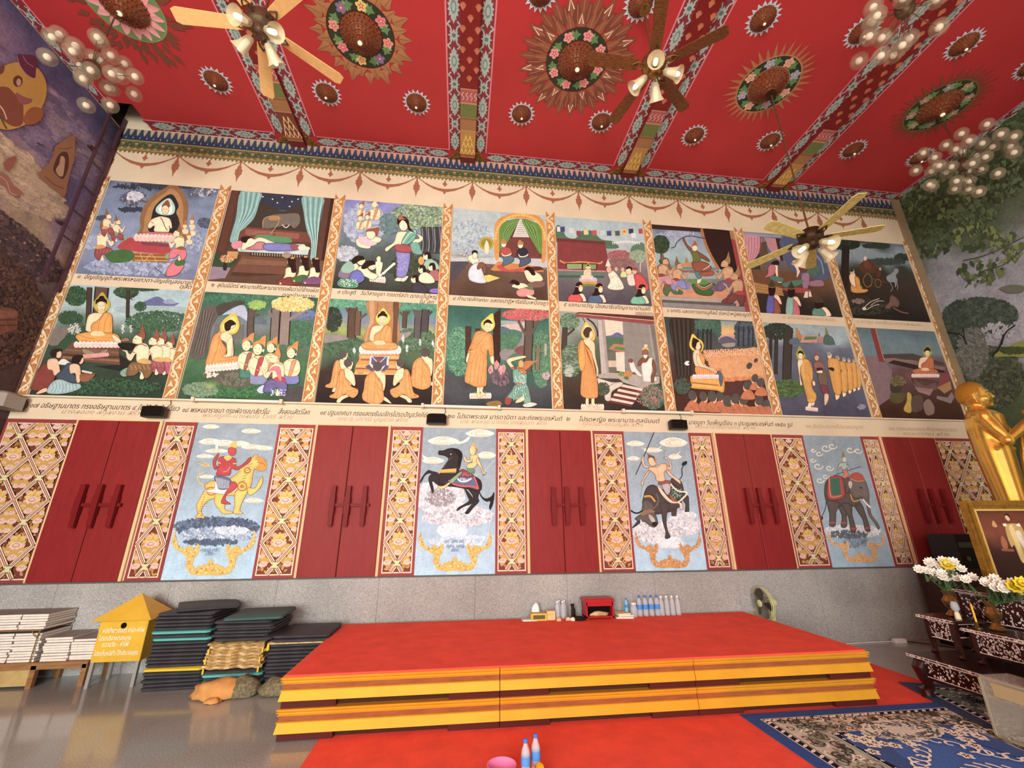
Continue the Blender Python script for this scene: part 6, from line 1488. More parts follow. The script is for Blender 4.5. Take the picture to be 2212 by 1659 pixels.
def S4():
    a = sky_art(5.42, 6.46, (1560, 910, 4.879), [(0, '8A9AA4'), (.4, '8EA2AE'), (1, '98B8CC')])
    for x, y, r in ((1090, 280, 60), (1160, 260, 50), (1020, 340, 40), (1010, 470, 55), (1130, 490, 48), (955, 410, 34), (1030, 620, 46), (1090, 580, 38), (1350, 300, 50), (1430, 310, 46), (960, 305, 30)): a.stroke([(x+r*(1-t/7)*cos(t*1.1), y+r*.75*(1-t/7)*sin(t*1.1)) for t in (.5*i for i in range(13))], 12, 'D8D4BE')
    a.fol(['D8DCDE', 'C4CCD2', 'ECEAEA', 'A8B4BE'], 360, 1370, 1160, 290, 60, 24, 2); a.fol(['5A6E80', '7A92A4', '90A8B8'], 110, 1400, 1260, 130, 60, 20, 2.4); a.fol(['5A6470'], 50, 1330, 1190, 200, 40, 16, 3)
    EL = '5A524E'
    a.d(f"""l 3E3A38 8 1095 830 1085 920 1050 1000
e 3A3432 1048 1020 14 20
bo {EL} 1215 880 1310 900 1310 1000 1310 1110 1250 1110 1260 1000
bo {EL} 1390 880 1460 860 1510 980 1560 1150 1505 1150 1480 1040 1430 960
bo {EL} 1075 720 1090 640 1140 590 1220 580 1320 620 1400 700 1440 800 1450 870 1380 900 1300 890 1180 890 1110 860 1080 800
bo {EL} 1100 830 1240 860 1200 960 1190 1100 1130 1100 1130 990 1110 900
bo {EL} 1260 860 1360 880 1370 990 1410 1150 1355 1160 1330 1020 1280 920
bo 6E6460 1270 610 1330 590 1410 570 1480 590 1520 660 1545 760 1550 900 1570 980 1620 1050 1655 1120 1640 1140 1610 1080 1550 1000 1525 900 1500 830 1440 810 1380 800 1330 720 1280 660
bo 5E5450 1250 600 1330 600 1340 660 1330 760 1300 740 1290 680 1255 650
b C8B8B0 1330 640 1350 630 1370 660 1350 710 1330 680
e 3A3230 1460 700 10 12
l E8E0D0 16 1480 820 1520 870 1560 910
l 4A4240 6 1440 780 1470 810
b A84438 1330 580 1400 538 1470 560 1500 620 1420 630 1350 600
l C49A4A 6 1345 605 1420 632 1500 625
l C49A4A 12 1350 770 1380 840 1450 830
bo A83A38 1105 660 1130 590 1250 580 1290 720 1270 810 1120 820
p 3E6E5A 1135 605 1235 595 1250 775 1150 782
l C8A050 7 1125 600 1145 790 1260 780
p A83A34 1130 1060 1190 1060 1190 1080 1130 1080
p A83A34 1255 1060 1310 1060 1310 1080 1255 1080
p A83A34 1355 1120 1415 1120 1415 1140 1355 1140
p A83A34 1505 1115 1560 1115 1560 1135 1505 1135
l 3A2E2A 6 1180 570 1320 520 1460 478
bo C86A58 1270 520 1300 510 1330 560 1300 600 1260 590 1280 560
bo A8B8A8 1240 440 1310 440 1320 480 1290 510 1265 510 1250 480 1225 500 1220 550 1210 540 1220 480
bo A8B8A8 1310 450 1335 490 1345 520 1335 520 1310 480
e C0CAB8 1285 405 18 26
b 8A7A44 1255 390 1265 350 1270 315 1285 350 1300 385 1280 375""")
    kanok(a, 1470, 1490, .82, -.21, 'CFA36A', 'A87440', 'E4C48E'); tag(a.build('rider_panel', PAINT), 'sky panel with a small rider standing on a caparisoned elephant', 'painting', 'rider paintings between the shutters')
for f_ in (S1, S2, S3, S4): f_()
for s, p in (('คุณภู่ ศรี', (438, 1191, 474, 1191)), ('สร้าง', (448, 1199, 464, 1199)), ('ยศ โสภา ศรี', (960, 1172, 1001, 1172)), ('คุณ บุญ', (964, 1182, 1000, 1182)), ('สร้าง', (974, 1191, 989, 1191))):
    A, B = onwall(*p[:2]), onwall(*p[2:]); text(s, .06, Matrix.Translation((A.x, YW-.06, A.z)) @ Matrix.Rotation(pi/2, 4, 'X'), mat('blue_ink', '4A6A8E', .8), wb, 'caption', width=B.x-A.x)
# ---------------------------------------------------------------- side wall murals
def lm(x, y, h): return Vector((XL+.003+h, x, y))
a = Art(lm, 81)
a.bg([(2.0, 7.9), (6.0, 7.9), (6.0, 0), (2.0, 0)], [(0, '46446A'), (.08, '55527C'), (.16, '7E6E90'), (.25, 'A08A8A'), (.33, 'AE9A78'), (.40, '8A7A78'), (.48, '54424A'), (.65, '4E3836'), (1, '3A2A28')], .12, 30, 50, 7)
a.fol(['8A7A9A', '6A6088', '9A8A94', '7A6A90'], 260, 5.0, 6.9, 1.0, .5, .09, 2.4, rot=.3); a.fol(['C4AE8E', 'B8A484', 'D0BC98', 'A8928A'], 260, 4.9, 5.9, .8, .35, .08, 2.4, rot=.2)
a.fol(['4A3A44', '5E4A4E', '3E3038', '6A5650'], 500, 5.0, 5.0, 1.0, .35, .05, 1.4); a.fol(['4A3432', '5E4238', '3A2A2C', '6E5040'], 900, 5.1, 4.1, .9, .8, .05, 1.5)
lm2 = lambda x, y, h: onside(0+x/4.147, 60+y/4.147, XL+.019) + Vector((h, 0, 0))
a.build('painted_sky', SIDEPAINT, wl); b = Art(lm2, 82); b.n = 40
b.d("""e C89A34 120 610 270 330 .75
b 8A4A34 -40 560 60 530 140 600 200 650 210 760 200 860 130 885 40 840 -40 760
b 9A5A54 140 580 220 620 290 640 260 680 180 680
b A05A24 220 780 270 720 330 710 385 740 380 800 330 850 250 870 210 840
e 6A3A30 160 478 44 52
e C8A07A 168 488 22 34
b 7A4A3A -20 360 40 330 30 400 -20 420
l E0C8A0 12 -10 690 30 740 60 820
l 5A5A44 16 0 790 30 850 60 905
b 6A2E4A 150 250 200 240 320 260 320 400 310 450 240 420 180 340
l B08AA0 6 150 250 180 340 240 420 310 460
l B08AA0 5 205 250 240 310 300 350
b 9A6A44 660 960 672 1050 665 1180 650 1230 615 1350 580 1510 520 1480 440 1420 345 1330 360 1290 430 1220 480 1130 500 1060
b 5A2A24 590 1110 615 1160 610 1260 570 1350 530 1340 480 1280 490 1210 530 1130
b C09A74 545 1150 580 1170 575 1260 560 1330 520 1320 500 1270 530 1220
l 7A4A34 8 520 1080 590 1085 650 1070
l 7A4A34 10 400 1330 480 1400 570 1440
b 9A5A44 30 1220 80 1170 150 1150 120 1230 70 1290
b A06A54 -30 1280 60 1320 110 1400 200 1470 150 1510 90 1490 40 1420 -30 1380
l C89A84 8 0 1330 60 1380 90 1470 150 1500
l 4A3E58 8 330 1030 360 1040 400 1075
l 4A3E58 6 340 1060 390 1050""")
b.build('painted_deities', PAINTW, wl)
c = Art(lambda x, y, h: onside(x/3.606, 440+y/3.606, XL+.019)+Vector((h, 0, 0)), 84); c.n = 30
c.d("b 7A4A3A -20 820 130 830 135 900 130 980 60 1000 -20 1010\nb 8A5A44 -20 830 120 840 125 880 -20 890\nl 4A2E28 8 -10 905 130 905\nl 4A2E28 8 -10 950 130 945"); c.build('painted_temple', SIDEPAINT, wl)
def rm(x, y, h): return Vector((XR-.003-h, x, y))
a = Art(rm, 91)
a.bg([(6.0, 7.9), (2.0, 7.9), (2.0, 0), (6.0, 0)], [(0, '3A4630'), (.12, '46543A'), (.2, '5E6A5A'), (.27, '9499A4'), (.45, 'A0A4AC'), (.5, '6A7A5E'), (.56, '4A5A3E'), (.75, '38442E'), (1, '2A3022')], .06, 30, 50, 6)
a.fol(['3A4A2E', '46583A', '566A44', '2E3A26'], 1100, 4.6, 7.35, 1.5, .55, .075, 1.2, box=True)
a.build('painted_sky', SIDEPAINT, wr)
b = Art(lambda x, y, h: onside(1900+x/2.37, 200+y/2.37, XR-.013)+Vector((-h, 0, 0)), 92); b.n = 30
def bleaf(x, y, s_, c):
    t = b.R.uniform(-.6, .9); ca, sa = cos(t), sin(t)
    b.fill([(x+(u*ca-v*sa)*s_, y+(u*sa+v*ca)*s_) for u, v in ((0, -.75), (.5, -1), (.85, -.5), (.6, .2), (.1, 1.3), (-.5, .3), (-.85, -.45), (-.5, -1))], c)
for x, y, rx, ry, n, cs in ((300, 500, 190, 150, 190, ('3E5232', '4A6038', '5E7648', '364628', '6E8452')), (600, 400, 150, 160, 170, ('3A4A30', '4A5E3C', '5A7048', '303C26')), (260, 740, 110, 110, 90, ('344428', '3E5030', '4A5E3A')), (500, 740, 120, 70, 80, ('3E5030', '54683E', '7A8A50')), (520, 920, 120, 70, 60, ('3E5030', '54683E', '6A7C4A')), (660, 800, 80, 80, 50, ('5A6C40', '7A8A54', '46583A')), (470, 620, 130, 50, 70, ('465A38', '5A6E46'))):
    for k in range(n): a_ = b.R.uniform(0, 2*pi); r = math.sqrt(b.R.random()); s_ = b.R.uniform(9, 19); bleaf(x+rx*r*cos(a_), y+ry*r*sin(a_), s_, b.R.choice(cs))
for pts in ((430, 860, 520, 840, 620, 800, 739, 740), (440, 1000, 520, 920, 640, 880, 739, 800)): b.l('46523A', 5, *pts)
b.fol(['3E4E44', '4A5C4E', '344038', '56685A'], 420, 520, 1140, 190, 90, 16, 1.6); b.fol(['3E4E44', '4A5C4E', '344038'], 160, 400, 1200, 60, 130, 16, 1.6); b.fol(['A8ACB2'], 20, 600, 1220, 90, 40, 16, 2); b.fol(['2E3A2E', '3E4A38', '4A5840', '5E6850'], 520, 560, 1460, 180, 160, 18, 1.6); b.fol(['6A7068', '5A6058', '7A8078'], 120, 480, 1330, 80, 130, 14, 2)
b.d("b 8A9440 590 1350 660 1300 760 1270 760 1350 680 1350\nl 2A2A22 10 640 1240 620 1300 580 1350\nl 2A2A22 7 700 1190 650 1230 630 1290\nl 2A2A22 8 340 1230 420 1240 450 1290\nl 2A2A22 6 430 1200 440 1260\nb 6A7060 620 1000 680 985 739 990 739 1020 660 1025"); b.fol(['4A5A30', '3A4A28'], 60, 690, 1320, 60, 14, 14, 2)
b.build('painted_leaves', PAINTW, wr)
# iron ladder on the left wall under the hatch
lad = thing('wall_ladder', 'dark purple iron ladder fixed to the left wall under the hatch', 'ladder', (XL+.07, 5.82, 4.75))
LM = mat('ladder_paint', '4A2E3A', .5)
for y in (-.12, .13): MB().box(-.015, y-.018, 0, .015, y+.018, 3.3).build('rail', LM, lad)
for k in range(7): MB().tube([(0, -.12, .35+k*.45), (0, .13, .35+k*.45)], .012, 8).build('rung', LM, lad)
for z in (.95, 2.35): MB().box(-.07, -.2, z, .01, -.10, z+.03).build('wall_clamp', LM, lad)
# white edge moulding in the left corner, wall conduit, tube lamps and speakers
CON = mat('white_conduit', 'D8C8B0', .5)
o = MB().box(XL+.0, YW-.035, 3.2, XL+.03, YW-.01, 7.9).build('trim_9', mat('corner_pipe', '5A4238', .6, var=.5, scale=18)); tag(o, 'scuffed corner moulding', kind='structure')
cdt = MB().box(XL+.05, YW-.05, Z5-.03, XR-.2, YW-.002, Z5-.008).build('cable_conduit', CON); tag(cdt, 'long cream cable conduit under the lower scenes', 'conduit')
TL = mat('tube_glass', 'F0E8D8', .3)
for x0_, y0_, x1_, y1_, lb in ((425, 866, 612, 874, 'unlit tube lamp below the second lower scene'), (914, 877, 1077, 883, 'unlit tube lamp below the fourth lower scene'), (1342, 888, 1488, 893, 'unlit tube lamp below the sixth lower scene')):
    A, B = onwall(x0_, y0_), onwall(x1_, y1_); L_ = B.x-A.x; t = thing('tube_lamp', lb, 'lamp', (A.x, YW-.08, Z5-.02), group='tube lamps on the conduit')
    MB().tube([(.03, 0, 0), (L_-.03, 0, 0)], .017, 10).build('tube', TL, t, True); MB().box(.0, .0, -.02, L_, .028, .02).build('batten', CON, t)
    for x in (0, L_): MB().box(x-.02, -.025, -.03, x+.02, .03, .03).build('holder', CON, t)
BLK = mat('black_plastic', '15130F', .45); 
for x, z, lb in ((-4.083, 3.02, 'small black wall speaker above the left shutters'), (-.374, 3.01, 'small black wall speaker above the black horse painting'), (3.275, 3.01, 'small black wall speaker above the buffalo painting')):
    t = thing('wall_speaker', lb, 'speaker', (x, YW-.10, z), group='wall speakers')
    MB().bbox(-.14, -.06, -.075, .14, .06, .075, .03).build('cabinet', BLK, t, True); MB().box(-.12, -.066, -.06, .12, -.058, .06).build('grille', mat('speaker_mesh', '0C0B0A', .8), t)
    MB().box(-.02, .06, -.02, .02, .1, .02).build('bracket', BLK, t); MB().tube([(.08, .07, .07), (.12, .08, .13), (.1, .085, .2)], .004, 6).build('cable', BLK, t)
t = thing('floodlight', 'pale wrapped floodlight on the left wall by the corner', 'lamp', onside(16, 866, XL+.12)); FL_ = mat('grey_plastic', '9A948A', .5)
MB().bbox(-.1, -.16, -.1, .1, .14, .1, .03).build('housing', FL_, t, True); MB().lathe([(.06, 0), (.07, .05)], 12).build('lens_hood', mat('hood_dark', '3A3430', .5), t, True, (0, .14, 0), (-pi/2, 0, 0)); MB().box(-.12, -.02, -.02, -.09, .02, .02).build('bracket', FL_, t)
# ---------------------------------------------------------------- ceiling fans and bubble chandeliers
BRASS = mat('aged_brass', '9A7A48', .28, .85, var=.3, scale=25); DBR = mat('dark_bronze', '4A3A2A', .35, .7)
SHADE = mat('frosted_shade', 'CFC2A0', .35, alpha=.75); CFL = mat('lamp_tube', 'FFF6DC', .4, emit=1.0)
def fan(name, label, loc, rod, bl, ang, bmat, n=5, L_=.62, col=BRASS, tilt=.12, shades=4):
    t = thing(name, label, 'ceiling fan', loc, group='ceiling fans')
    MB().lathe([(.012, 0), (.012, rod)], 10).build('rod', mat(name+label[:9]+'_rod', '5A3A24', .5), t, True, (0, 0, .1))
    MB().lathe([(.07, rod-.02), (.065, rod+.03), (.03, rod+.1)], 16, (0, 0, 0)).build('canopy', col, t, True)
    MB().lathe([(.03, .16), (.07, .14), (.13, .10), (.145, .05), (.14, 0), (.115, -.05), (.08, -.07), (.075, -.11), (.05, -.14), (.02, -.15)], 24).build('motor_housing', col, t, True)
    for k in range(n):
        a = ang+2*pi*k/n
        b = MB(); W0, W1 = .058, .078; rs = .2; P = [(rs, -W0), (rs+.06, -W0-.005), (rs+L_-.05, -W1), (rs+L_, -W1*.7), (rs+L_, W1*.7), (rs+L_-.05, W1), (rs+.06, W0+.005), (rs, W0)]
        b.T = Matrix.Rotation(a, 4, 'Z') @ Matrix.Rotation(tilt, 4, 'X'); b.prism(P, -.004, .004); b.build('blade', bmat, t)
        b = MB(); b.T = Matrix.Rotation(a, 4, 'Z')
        for s_ in (-1, 1): b.tube([(.11, s_*.01, -.005), (.16, s_*.04, -.012), (.215, s_*.035, -.012), (.27, 0, -.01)], .008, 6)
        b.box(.1, -.014, -.012, .2, .014, .0); b.build('blade_bracket', col, t, True)
    for k in range(shades):
        a = ang+.5+2*pi*k/shades; b = MB(); d = Matrix.Rotation(a, 4, 'Z') @ Matrix.Translation((.1, 0, -.12)) @ Matrix.Rotation(2.25, 4, 'Y')
        b.T = d; b.lathe([(.026, 0), (.04, .02), (.05, .08), (.066, .15), (.095, .2)], 16, cap=False); s_ = b.build('lamp_shade', SHADE, t, True)
        b = MB(); b.T = d; b.lathe([(.022, .05), (.027, .08), (.027, .18), (.016, .2)], 10); b.build('lamp_bulb', CFL, t, True)
        b = MB(); b.T = Matrix.Rotation(a, 4, 'Z'); b.tube([(.04, 0, -.11), (.08, 0, -.105), (.1, 0, -.12)], .009, 6); b.build('lamp_arm', col, t, True)
    return t
MAPLE = mat('maple_blade', 'EFC07E', .4, var=.08, scale=6, stretch=(3, 3, 3)); OAK = mat('oak_blade', '7E4E2A', .45, col2='4E2C16', scale=9, stretch=(2, 9, 2)); PALE = mat('pale_rattan_blade', 'B8AE62', .55, col2='E0D488', scale=18)
fan('ceiling_fan', 'pale maple ceiling fan cut by the top edge left of centre', (-2.27, 3.28, 6.62), 1.12, .6, rad(36), MAPLE, col=mat('smoky_bronze', '6A5846', .25, .7), L_=.66)
fan('ceiling_fan', 'dark oak ceiling fan with brass fittings beside the third beam', (2.11, 3.26, 6.72), 1.02, .6, rad(36), OAK, L_=.6)
fan('ceiling_fan', 'pale fan on a long rod hanging low before the seventh scene', (4.47, 4.08, 5.12), 2.6, .6, rad(-22), PALE, col=DBR, L_=.6)
GLOBE = mat('bubble_glass', 'A89A80', .06, alpha=.26); LUM = mat('clear_bulb', 'EFE0C4', .3, emit=.12); CHR = mat('chandelier_metal', '7A6A54', .3, .8)
GM = MB().ball((0, 0, 0), .088, 16, 10).mesh('globe', True); LMESH = MB().ball((0, 0, 0), .036, 10, 6, 1.1).mesh('bulb', True)
def chandelier(label, loc, rod, R, n, seed):
    t = thing('bubble_chandelier', label, 'chandelier', loc, group='bubble chandeliers'); r = random.Random(seed)
    MB().lathe([(.009, 0), (.009, rod)], 8).build('rod', CHR, t, True); MB().lathe([(.02, .12), (.07, .06), (.09, 0), (.07, -.08), (.02, -.12)], 14).build('hub', CHR, t, True)
    pts = []; tries = 0
    while len(pts) < n and tries < 4000:
        tries += 1; v = Vector((r.gauss(0, 1), r.gauss(0, 1), r.gauss(0, .8))).normalized()*R*r.uniform(.4, 1)
        if all((v-q).length > .17 for q in pts): pts.append(v)
    for v in pts:
        MB().tube([(0, 0, 0), tuple(v*.5+Vector((0, 0, -.04))), tuple(v)], .0045, 5).build('arm', CHR, t)
        g = linkmesh('globe', GM, GLOBE, t, v); linkmesh('bulb', LMESH, LUM, g)
chandelier('bubble chandelier hanging by the left wall', (-4.5, 4.05, 6.72), 1.0, .47, 24, 3)
chandelier('bubble chandelier cut by the top edge at upper right', (4.47, 2.38, 6.72), 1.19, .5, 26, 5)
chandelier('dim bubble chandelier in front of the painted bodhi leaves', (7.45, 4.1, 6.75), .97, .55, 34, 8)
# ---------------------------------------------------------------- red carpet, blue rug, stage
REDC = mat('red_carpet', 'EE5644', .95, var=.10, scale=5, bump=.35, bscale=220)
o = MB().box(-1.03, .4, .0, 4.86, 5.3, .006).build('floor_carpet', REDC, None); tag(o, 'bright red carpet laid on the floor under and before the stage', 'carpet')
def rug(name, label, x0, y0, x1, y1, z, pal, rz=0):
    blue, field, cream, blackc, brown = pal
    t = thing(name, label, 'rug', ((x0+x1)/2, (y0+y1)/2, z), rz); W_, H_ = (x1-x0)/2, (y1-y0)/2
    MB().box(-W_, -H_, 0, W_, H_, .007).build('pile', mat(name+label[:6], blue, .95, var=.1, scale=20), t)
    a = Art(lambda x, y, h: Vector((x, y, .0075+h)), int(x0*100)); a_ = a
    def rect(i, c): a.p(c, -W_+i, -H_+i, W_-i, -H_+i, W_-i, H_-i, -W_+i, H_-i)
    rect(.11, 'E8E4DA'); rect(.118, blackc); rect(.165, cream); rect(.172, brown); rect(.18, cream)
    n = int(2*(W_+H_)*2/.075)
    def perim(i, s_):          # point at distance s_ along a rectangle inset by i
        w_, h_ = 2*(W_-i), 2*(H_-i); s_ %= 2*(w_+h_)
        if s_ < w_: return (-W_+i+s_, H_-i)
        s_ -= w_
        if s_ < h_: return (W_-i, H_-i-s_)
        s_ -= h_
        if s_ < w_: return (W_-i-s_, -H_+i)
        return (-W_+i, -H_+i+s_-w_)
    for k in range(n): x, y = perim(.142, k*.075); a.ell('E8E4DA', x, y, .03, .013, .6, 8)
    for k in range(int(n*4.5)):
        i = a.R.uniform(.2, .42); x, y = perim(i, a.R.uniform(0, 40)); an = a.R.uniform(0, 6); r = a.R.uniform(.03, .06)
        a.stroke([(x+r*(1-q/8)*cos(an+q), y+r*(1-q/8)*sin(an+q)) for q in range(7)], .012, a.R.choice([brown, '4A463A', '8A8468', '5A5444', '3A3A3A', 'F0ECD8']))
        if k % 7 == 0: flower(a, *perim(a.R.uniform(.22, .40), a.R.uniform(0, 40)), .04, 'F0ECD8', brown, 5, an)
    rect(.445, 'E8E4DA'); rect(.452, blackc)
    for k in range(int(n*.75)): x, y = perim(.475, k*.1); a.ell('E8E4DA', x, y, .016, .016, n=4)
    rect(.498, 'E8E4DA'); rect(.504, field)
    for sx in (-1, 1):
        for sy in (-1, 1):
            cx, cy = sx*(W_-.504), sy*(H_-.504)
            a.fill(spline([(cx, cy), (cx-sx*.52, cy), (cx-sx*.5, cy-sy*.1), (cx-sx*.28, cy-sy*.14), (cx-sx*.16, cy-sy*.28), (cx-sx*.1, cy-sy*.5), (cx, cy-sy*.52)]), blue)
            for k in range(16): flower(a, cx-sx*a.R.uniform(.04, .5)*a.R.random(), cy-sy*a.R.uniform(.04, .5)*a.R.random(), .045, 'F0ECD8', blackc, 5)
            for k in range(9):
                u = .1+k*.055; x, y = cx-sx*u, cy-sy*(.62-u*1.0); an = k
                a.stroke([(x+.07*(1-q/9)*cos(an+q*.8), y+.07*(1-q/9)*sin(an+q*.8)) for q in range(8)], .016, 'F0ECD8')
    for ex, ey in ((0, H_-.5), (0, -H_+.5), (W_-.5, 0), (-W_+.5, 0)):
        a.ell(cream, ex, ey, .34 if ex == 0 else .16, .16 if ex == 0 else .34, n=28); a.ell(brown, ex, ey, .30 if ex == 0 else .13, .13 if ex == 0 else .30, n=28); a.ell(cream, ex, ey, .28 if ex == 0 else .12, .12 if ex == 0 else .28, n=28)
        for k in range(150): an = a.R.uniform(0, 6.3); q = a.R.uniform(.3, 1); x, y = ex+(.3 if ex == 0 else .14)*q*cos(an), ey+(.14 if ex == 0 else .3)*q*sin(an); a.stroke([(x, y), (x+.03*cos(an), y+.03*sin(an)), (x+.05*cos(an+1), y+.05*sin(an+1))], .012, a.R.choice([brown, '5A6478', 'F0ECD8']))
    for k in range(30):
        an = 2*pi*k/30; x, y = .28*cos(an), .4*sin(an); a.stroke([(x, y), (x*1.2, y*1.2), (x*1.3+.05*cos(an+1.4), y*1.3+.05*sin(an+1.4))], .018, 'F0ECD8')
    a.build('woven_pattern', CARP, t); return t
rug('patterned_rug', 'blue rug with cream floral border before the stage', 2.46, 1.0, 4.50, 4.05, .0065, ('2E5494', '2A62B0', 'D4D2C2', '20242E', '5E5A4A'))
rug('patterned_rug', 'dim blue-grey rug lying under the altar tables', 4.04, 1.4, 5.94, 4.3, .0155, ('3A4A6A', '4A5058', '8A8A84', '1E2024', '5A564E'), -.32)  # palette darkened: the altar's shade is put into the rug colours
GOLDP = mat('gold_stage_paint', 'E2A632', .34, .35, var=.06, scale=4); BRN = mat('brown_stage_band', '8A4E2E', .45, var=.2, scale=7, stretch=(1, 6, 6)); MAR = mat('maroon_stage_base', '4A1C1A', .6)
def rloft(b, x0, y0, x1, y1, prof, lx=1, rx=1):
    v = []; f = []
    for off, z in prof: v += [(x0-off*lx, y0-off, z), (x1+off*rx, y0-off, z), (x1+off*rx, y1, z), (x0-off*lx, y1, z)]
    for k in range(len(prof)-1):
        for i in range(4): j = (i+1) % 4; f.append((k*4+i, k*4+j, k*4+4+j, k*4+4+i))
    f.append((3, 2, 1, 0)); n = (len(prof)-1)*4; f.append((n, n+1, n+2, n+3)); b.add(v, f); return b
X0s, X1s, Y0s, Y1s = -1.35, 3.84, 4.085, 5.90
un = (X1s-X0s)/3
for lev in (0, 1):
    for k in range(3):
        xa, xb = X0s+k*un+.003, X0s+(k+1)*un-.003; z = .212*lev+(.0065 if lev == 0 else .0065); lx, rx = (k == 0), (k == 2)
        t = thing('stage_unit', ('lower' if lev == 0 else 'upper')+' gold-trimmed stage unit at the '+('left', 'middle', 'right')[k], 'stage', (0, 0, z), group='stage units')
        MB().box(xa+.02, Y0s+.05, 0, xb-.02, Y1s, .165).build('carcass', mat('stage_carcass', '3A2018', .8), t)
        b = MB(); xm0, xm1 = xa+.24*un, xb-.24*un
        b.box(xa, Y0s+.004, 0, xm0, Y0s+.04, .055).box(xm1, Y0s+.004, 0, xb, Y0s+.04, .055)
        if lx: b.box(xa, Y0s+.04, 0, xa+.03, Y1s, .055)
        if rx: b.box(xb-.03, Y0s+.04, 0, xb, Y1s, .055)
        for q_ in range(0, len(b.v), 8): pb = MB(); pb.add(b.v[q_:q_+8], [(3,2,1,0),(4,5,6,7),(0,1,5,4),(1,2,6,5),(2,3,7,6),(3,0,4,7)]); pb.build('base_plinth', MAR, t)
        rloft(MB(), xa, Y0s, xb, Y1s, [(.0, .052), (.020, .053), (.018, .06), (.006, .118), (.014, .120), (.015, .126), (.006, .128)], lx, rx).build('lower_gold_band', GOLDP, t)
        rloft(MB(), xa, Y0s, xb, Y1s, [(.0, .128), (.0, .164)], lx, rx).build('brown_band', BRN, t)
        rloft(MB(), xa, Y0s, xb, Y1s, [(.002, .164), (.010, .165), (.013, .171), (.004, .176), (.004, .181), (.018, .185), (.020, .192), (.008, .196), (.008, .199), (.020, .202), (.022, .208), (.018, .212)], lx, rx).build('top_moulding', GOLDP, t)
o = MB().bbox(X0s-.005, Y0s+.0, .4305, X1s+.005, Y1s-.02, .442, .006).build('stage_carpet', REDC); tag(o, 'red carpet covering the top of the stage', 'carpet')
ST = .442
# ---------------------------------------------------------------- cushions
CK = mat('black_cushion', '3A3A3E', .6, var=.2, scale=6); CT = mat('teal_cushion', '3E5A56', .7, var=.1, scale=5); CTE = mat('teal_edge', '5AA8A0', .7); CY = mat('yellow_cushion', 'D8B83A', .7)
def cush_mesh(w_, d_, h_, b_):
    b = MB(); rings = []
    for z, i in ((0, b_), (h_*.25, 0), (h_*.75, 0), (h_, b_)): rings.append((z, i))
    v = []; f = []
    for z, i in rings:
        x, y = w_/2-i, d_/2-i; q = .025; v += [(-x+q, -y, z), (x-q, -y, z), (x, -y+q, z), (x, y-q, z), (x-q, y, z), (-x+q, y, z), (-x, y-q, z), (-x, -y+q, z)]
    for k in range(3):
        for i in range(8): j = (i+1) % 8; f.append((k*8+i, k*8+j, k*8+8+j, k*8+8+i))
    f.append(tuple(range(7, -1, -1))); f.append(tuple(range(24, 32))); return b.add(v, f)
CME = {c: cush_mesh(.57, .56, .031, .012).mesh('cushion', True) for c in 'kty'}
for c, m_ in (('k', CK), ('t', CTE), ('y', CY)): CME[c].materials.append(m_)
TOPT = cush_mesh(.57, .56, .036, .012).mesh('cushion', True); TOPT.materials.append(CT)
R5 = random.Random(5)
def stack(cx, cy, z0, seq, lab, grp, pitch=.0335, jit=.012, rz=0):
    z = z0
    for i, c in enumerate(seq):
        o = linkmesh('floor_cushion', CME[c] if c != 'T' else TOPT, CK, None, (cx+R5.uniform(-jit, jit), cy+R5.uniform(-jit, jit), z), (0, 0, rz+R5.uniform(-.04, .04)))
        tag(o, {'k': 'black', 't': 'teal', 'y': 'yellow'}[c]+' floor cushion, '+ORD_[i]+' from the bottom of '+lab, 'cushion', grp); z += pitch
    return z
s1 = 'kkkkkykkkkkkktktkkkkk'
z = stack(-2.86, 5.62, 0, s1, 'the tall stack right of the yellow box', 'cushions in the tall stack')
o = linkmesh('floor_cushion', CME['k'], CK, None, (-2.80, 5.66, z+.004), (0, .03, .5)); tag(o, 'black floor cushion lying turned on the tall stack', 'cushion', 'cushions in the tall stack')
stack(-2.25, 5.52, 0, 'tktktk', 'the teal pile under the folded cloths', 'cushions in the middle stack', .03, .008)
ZF = .185
CL1 = mat('folded_gold_cloth', 'C8A468', .85, col2='8A7A48', scale=22, bump=.3, bscale=30); CL2 = mat('folded_cream_cloth', 'D8BE90', .85, col2='A87A4A', scale=14, bump=.3, bscale=25); TAS = mat('yellow_tassel', 'D8B83A', .8)
for i in range(8):
    b = MB(); n = 24; v = []; f = []; ph = 1.0; w_ = .56+R5.uniform(-.03, .03)
    for q in range(n+1):
        x = -w_/2+w_*q/n; dz = .004*sin(q*.5+ph)+.003*sin(q*1.3+ph); v += [(x, -.25+.012*sin(q+ph), dz), (x, -.265+.01*sin(q*1.3+ph), dz+.014), (x, -.25, dz+.027), (x, .25, dz+.027), (x, .25, dz)]
    for q in range(n):
        for r in range(4): f.append((q*5+r, q*5+r+1, q*5+5+r+1, q*5+5+r))
    b.add(v, f); t = thing('folded_cloth', 'folded gold and cream cloth, '+ORD_[i]+' from the bottom of the pile in the cushions', 'cloth', (-2.25+R5.uniform(-.01, .01), 5.5, ZF+.0285*i+.009), R5.uniform(-.01, .01), 'folded cloths in the cushion stack')
    b.build('fabric', CL1 if i % 2 else CL2, t, True)
    if i % 3 == 0:
        for s_ in (-1, 1): MB().lathe([(.003, .02), (.008, .012), (.011, -.03), (.008, -.034)], 8, (s_*.26, -.27, 0)).build('tassel', TAS, t, True)
z = stack(-2.22, 5.52, ZF+.255, 'kkkkkk', 'the middle stack over the folded cloths', 'cushions in the middle stack', .031, .03)
o = linkmesh('floor_cushion', TOPT, CT, None, (-2.15, 5.50, z+.004), (0, 0, .08)); tag(o, 'dark teal floor cushion topping the middle stack', 'cushion', 'cushions in the middle stack')
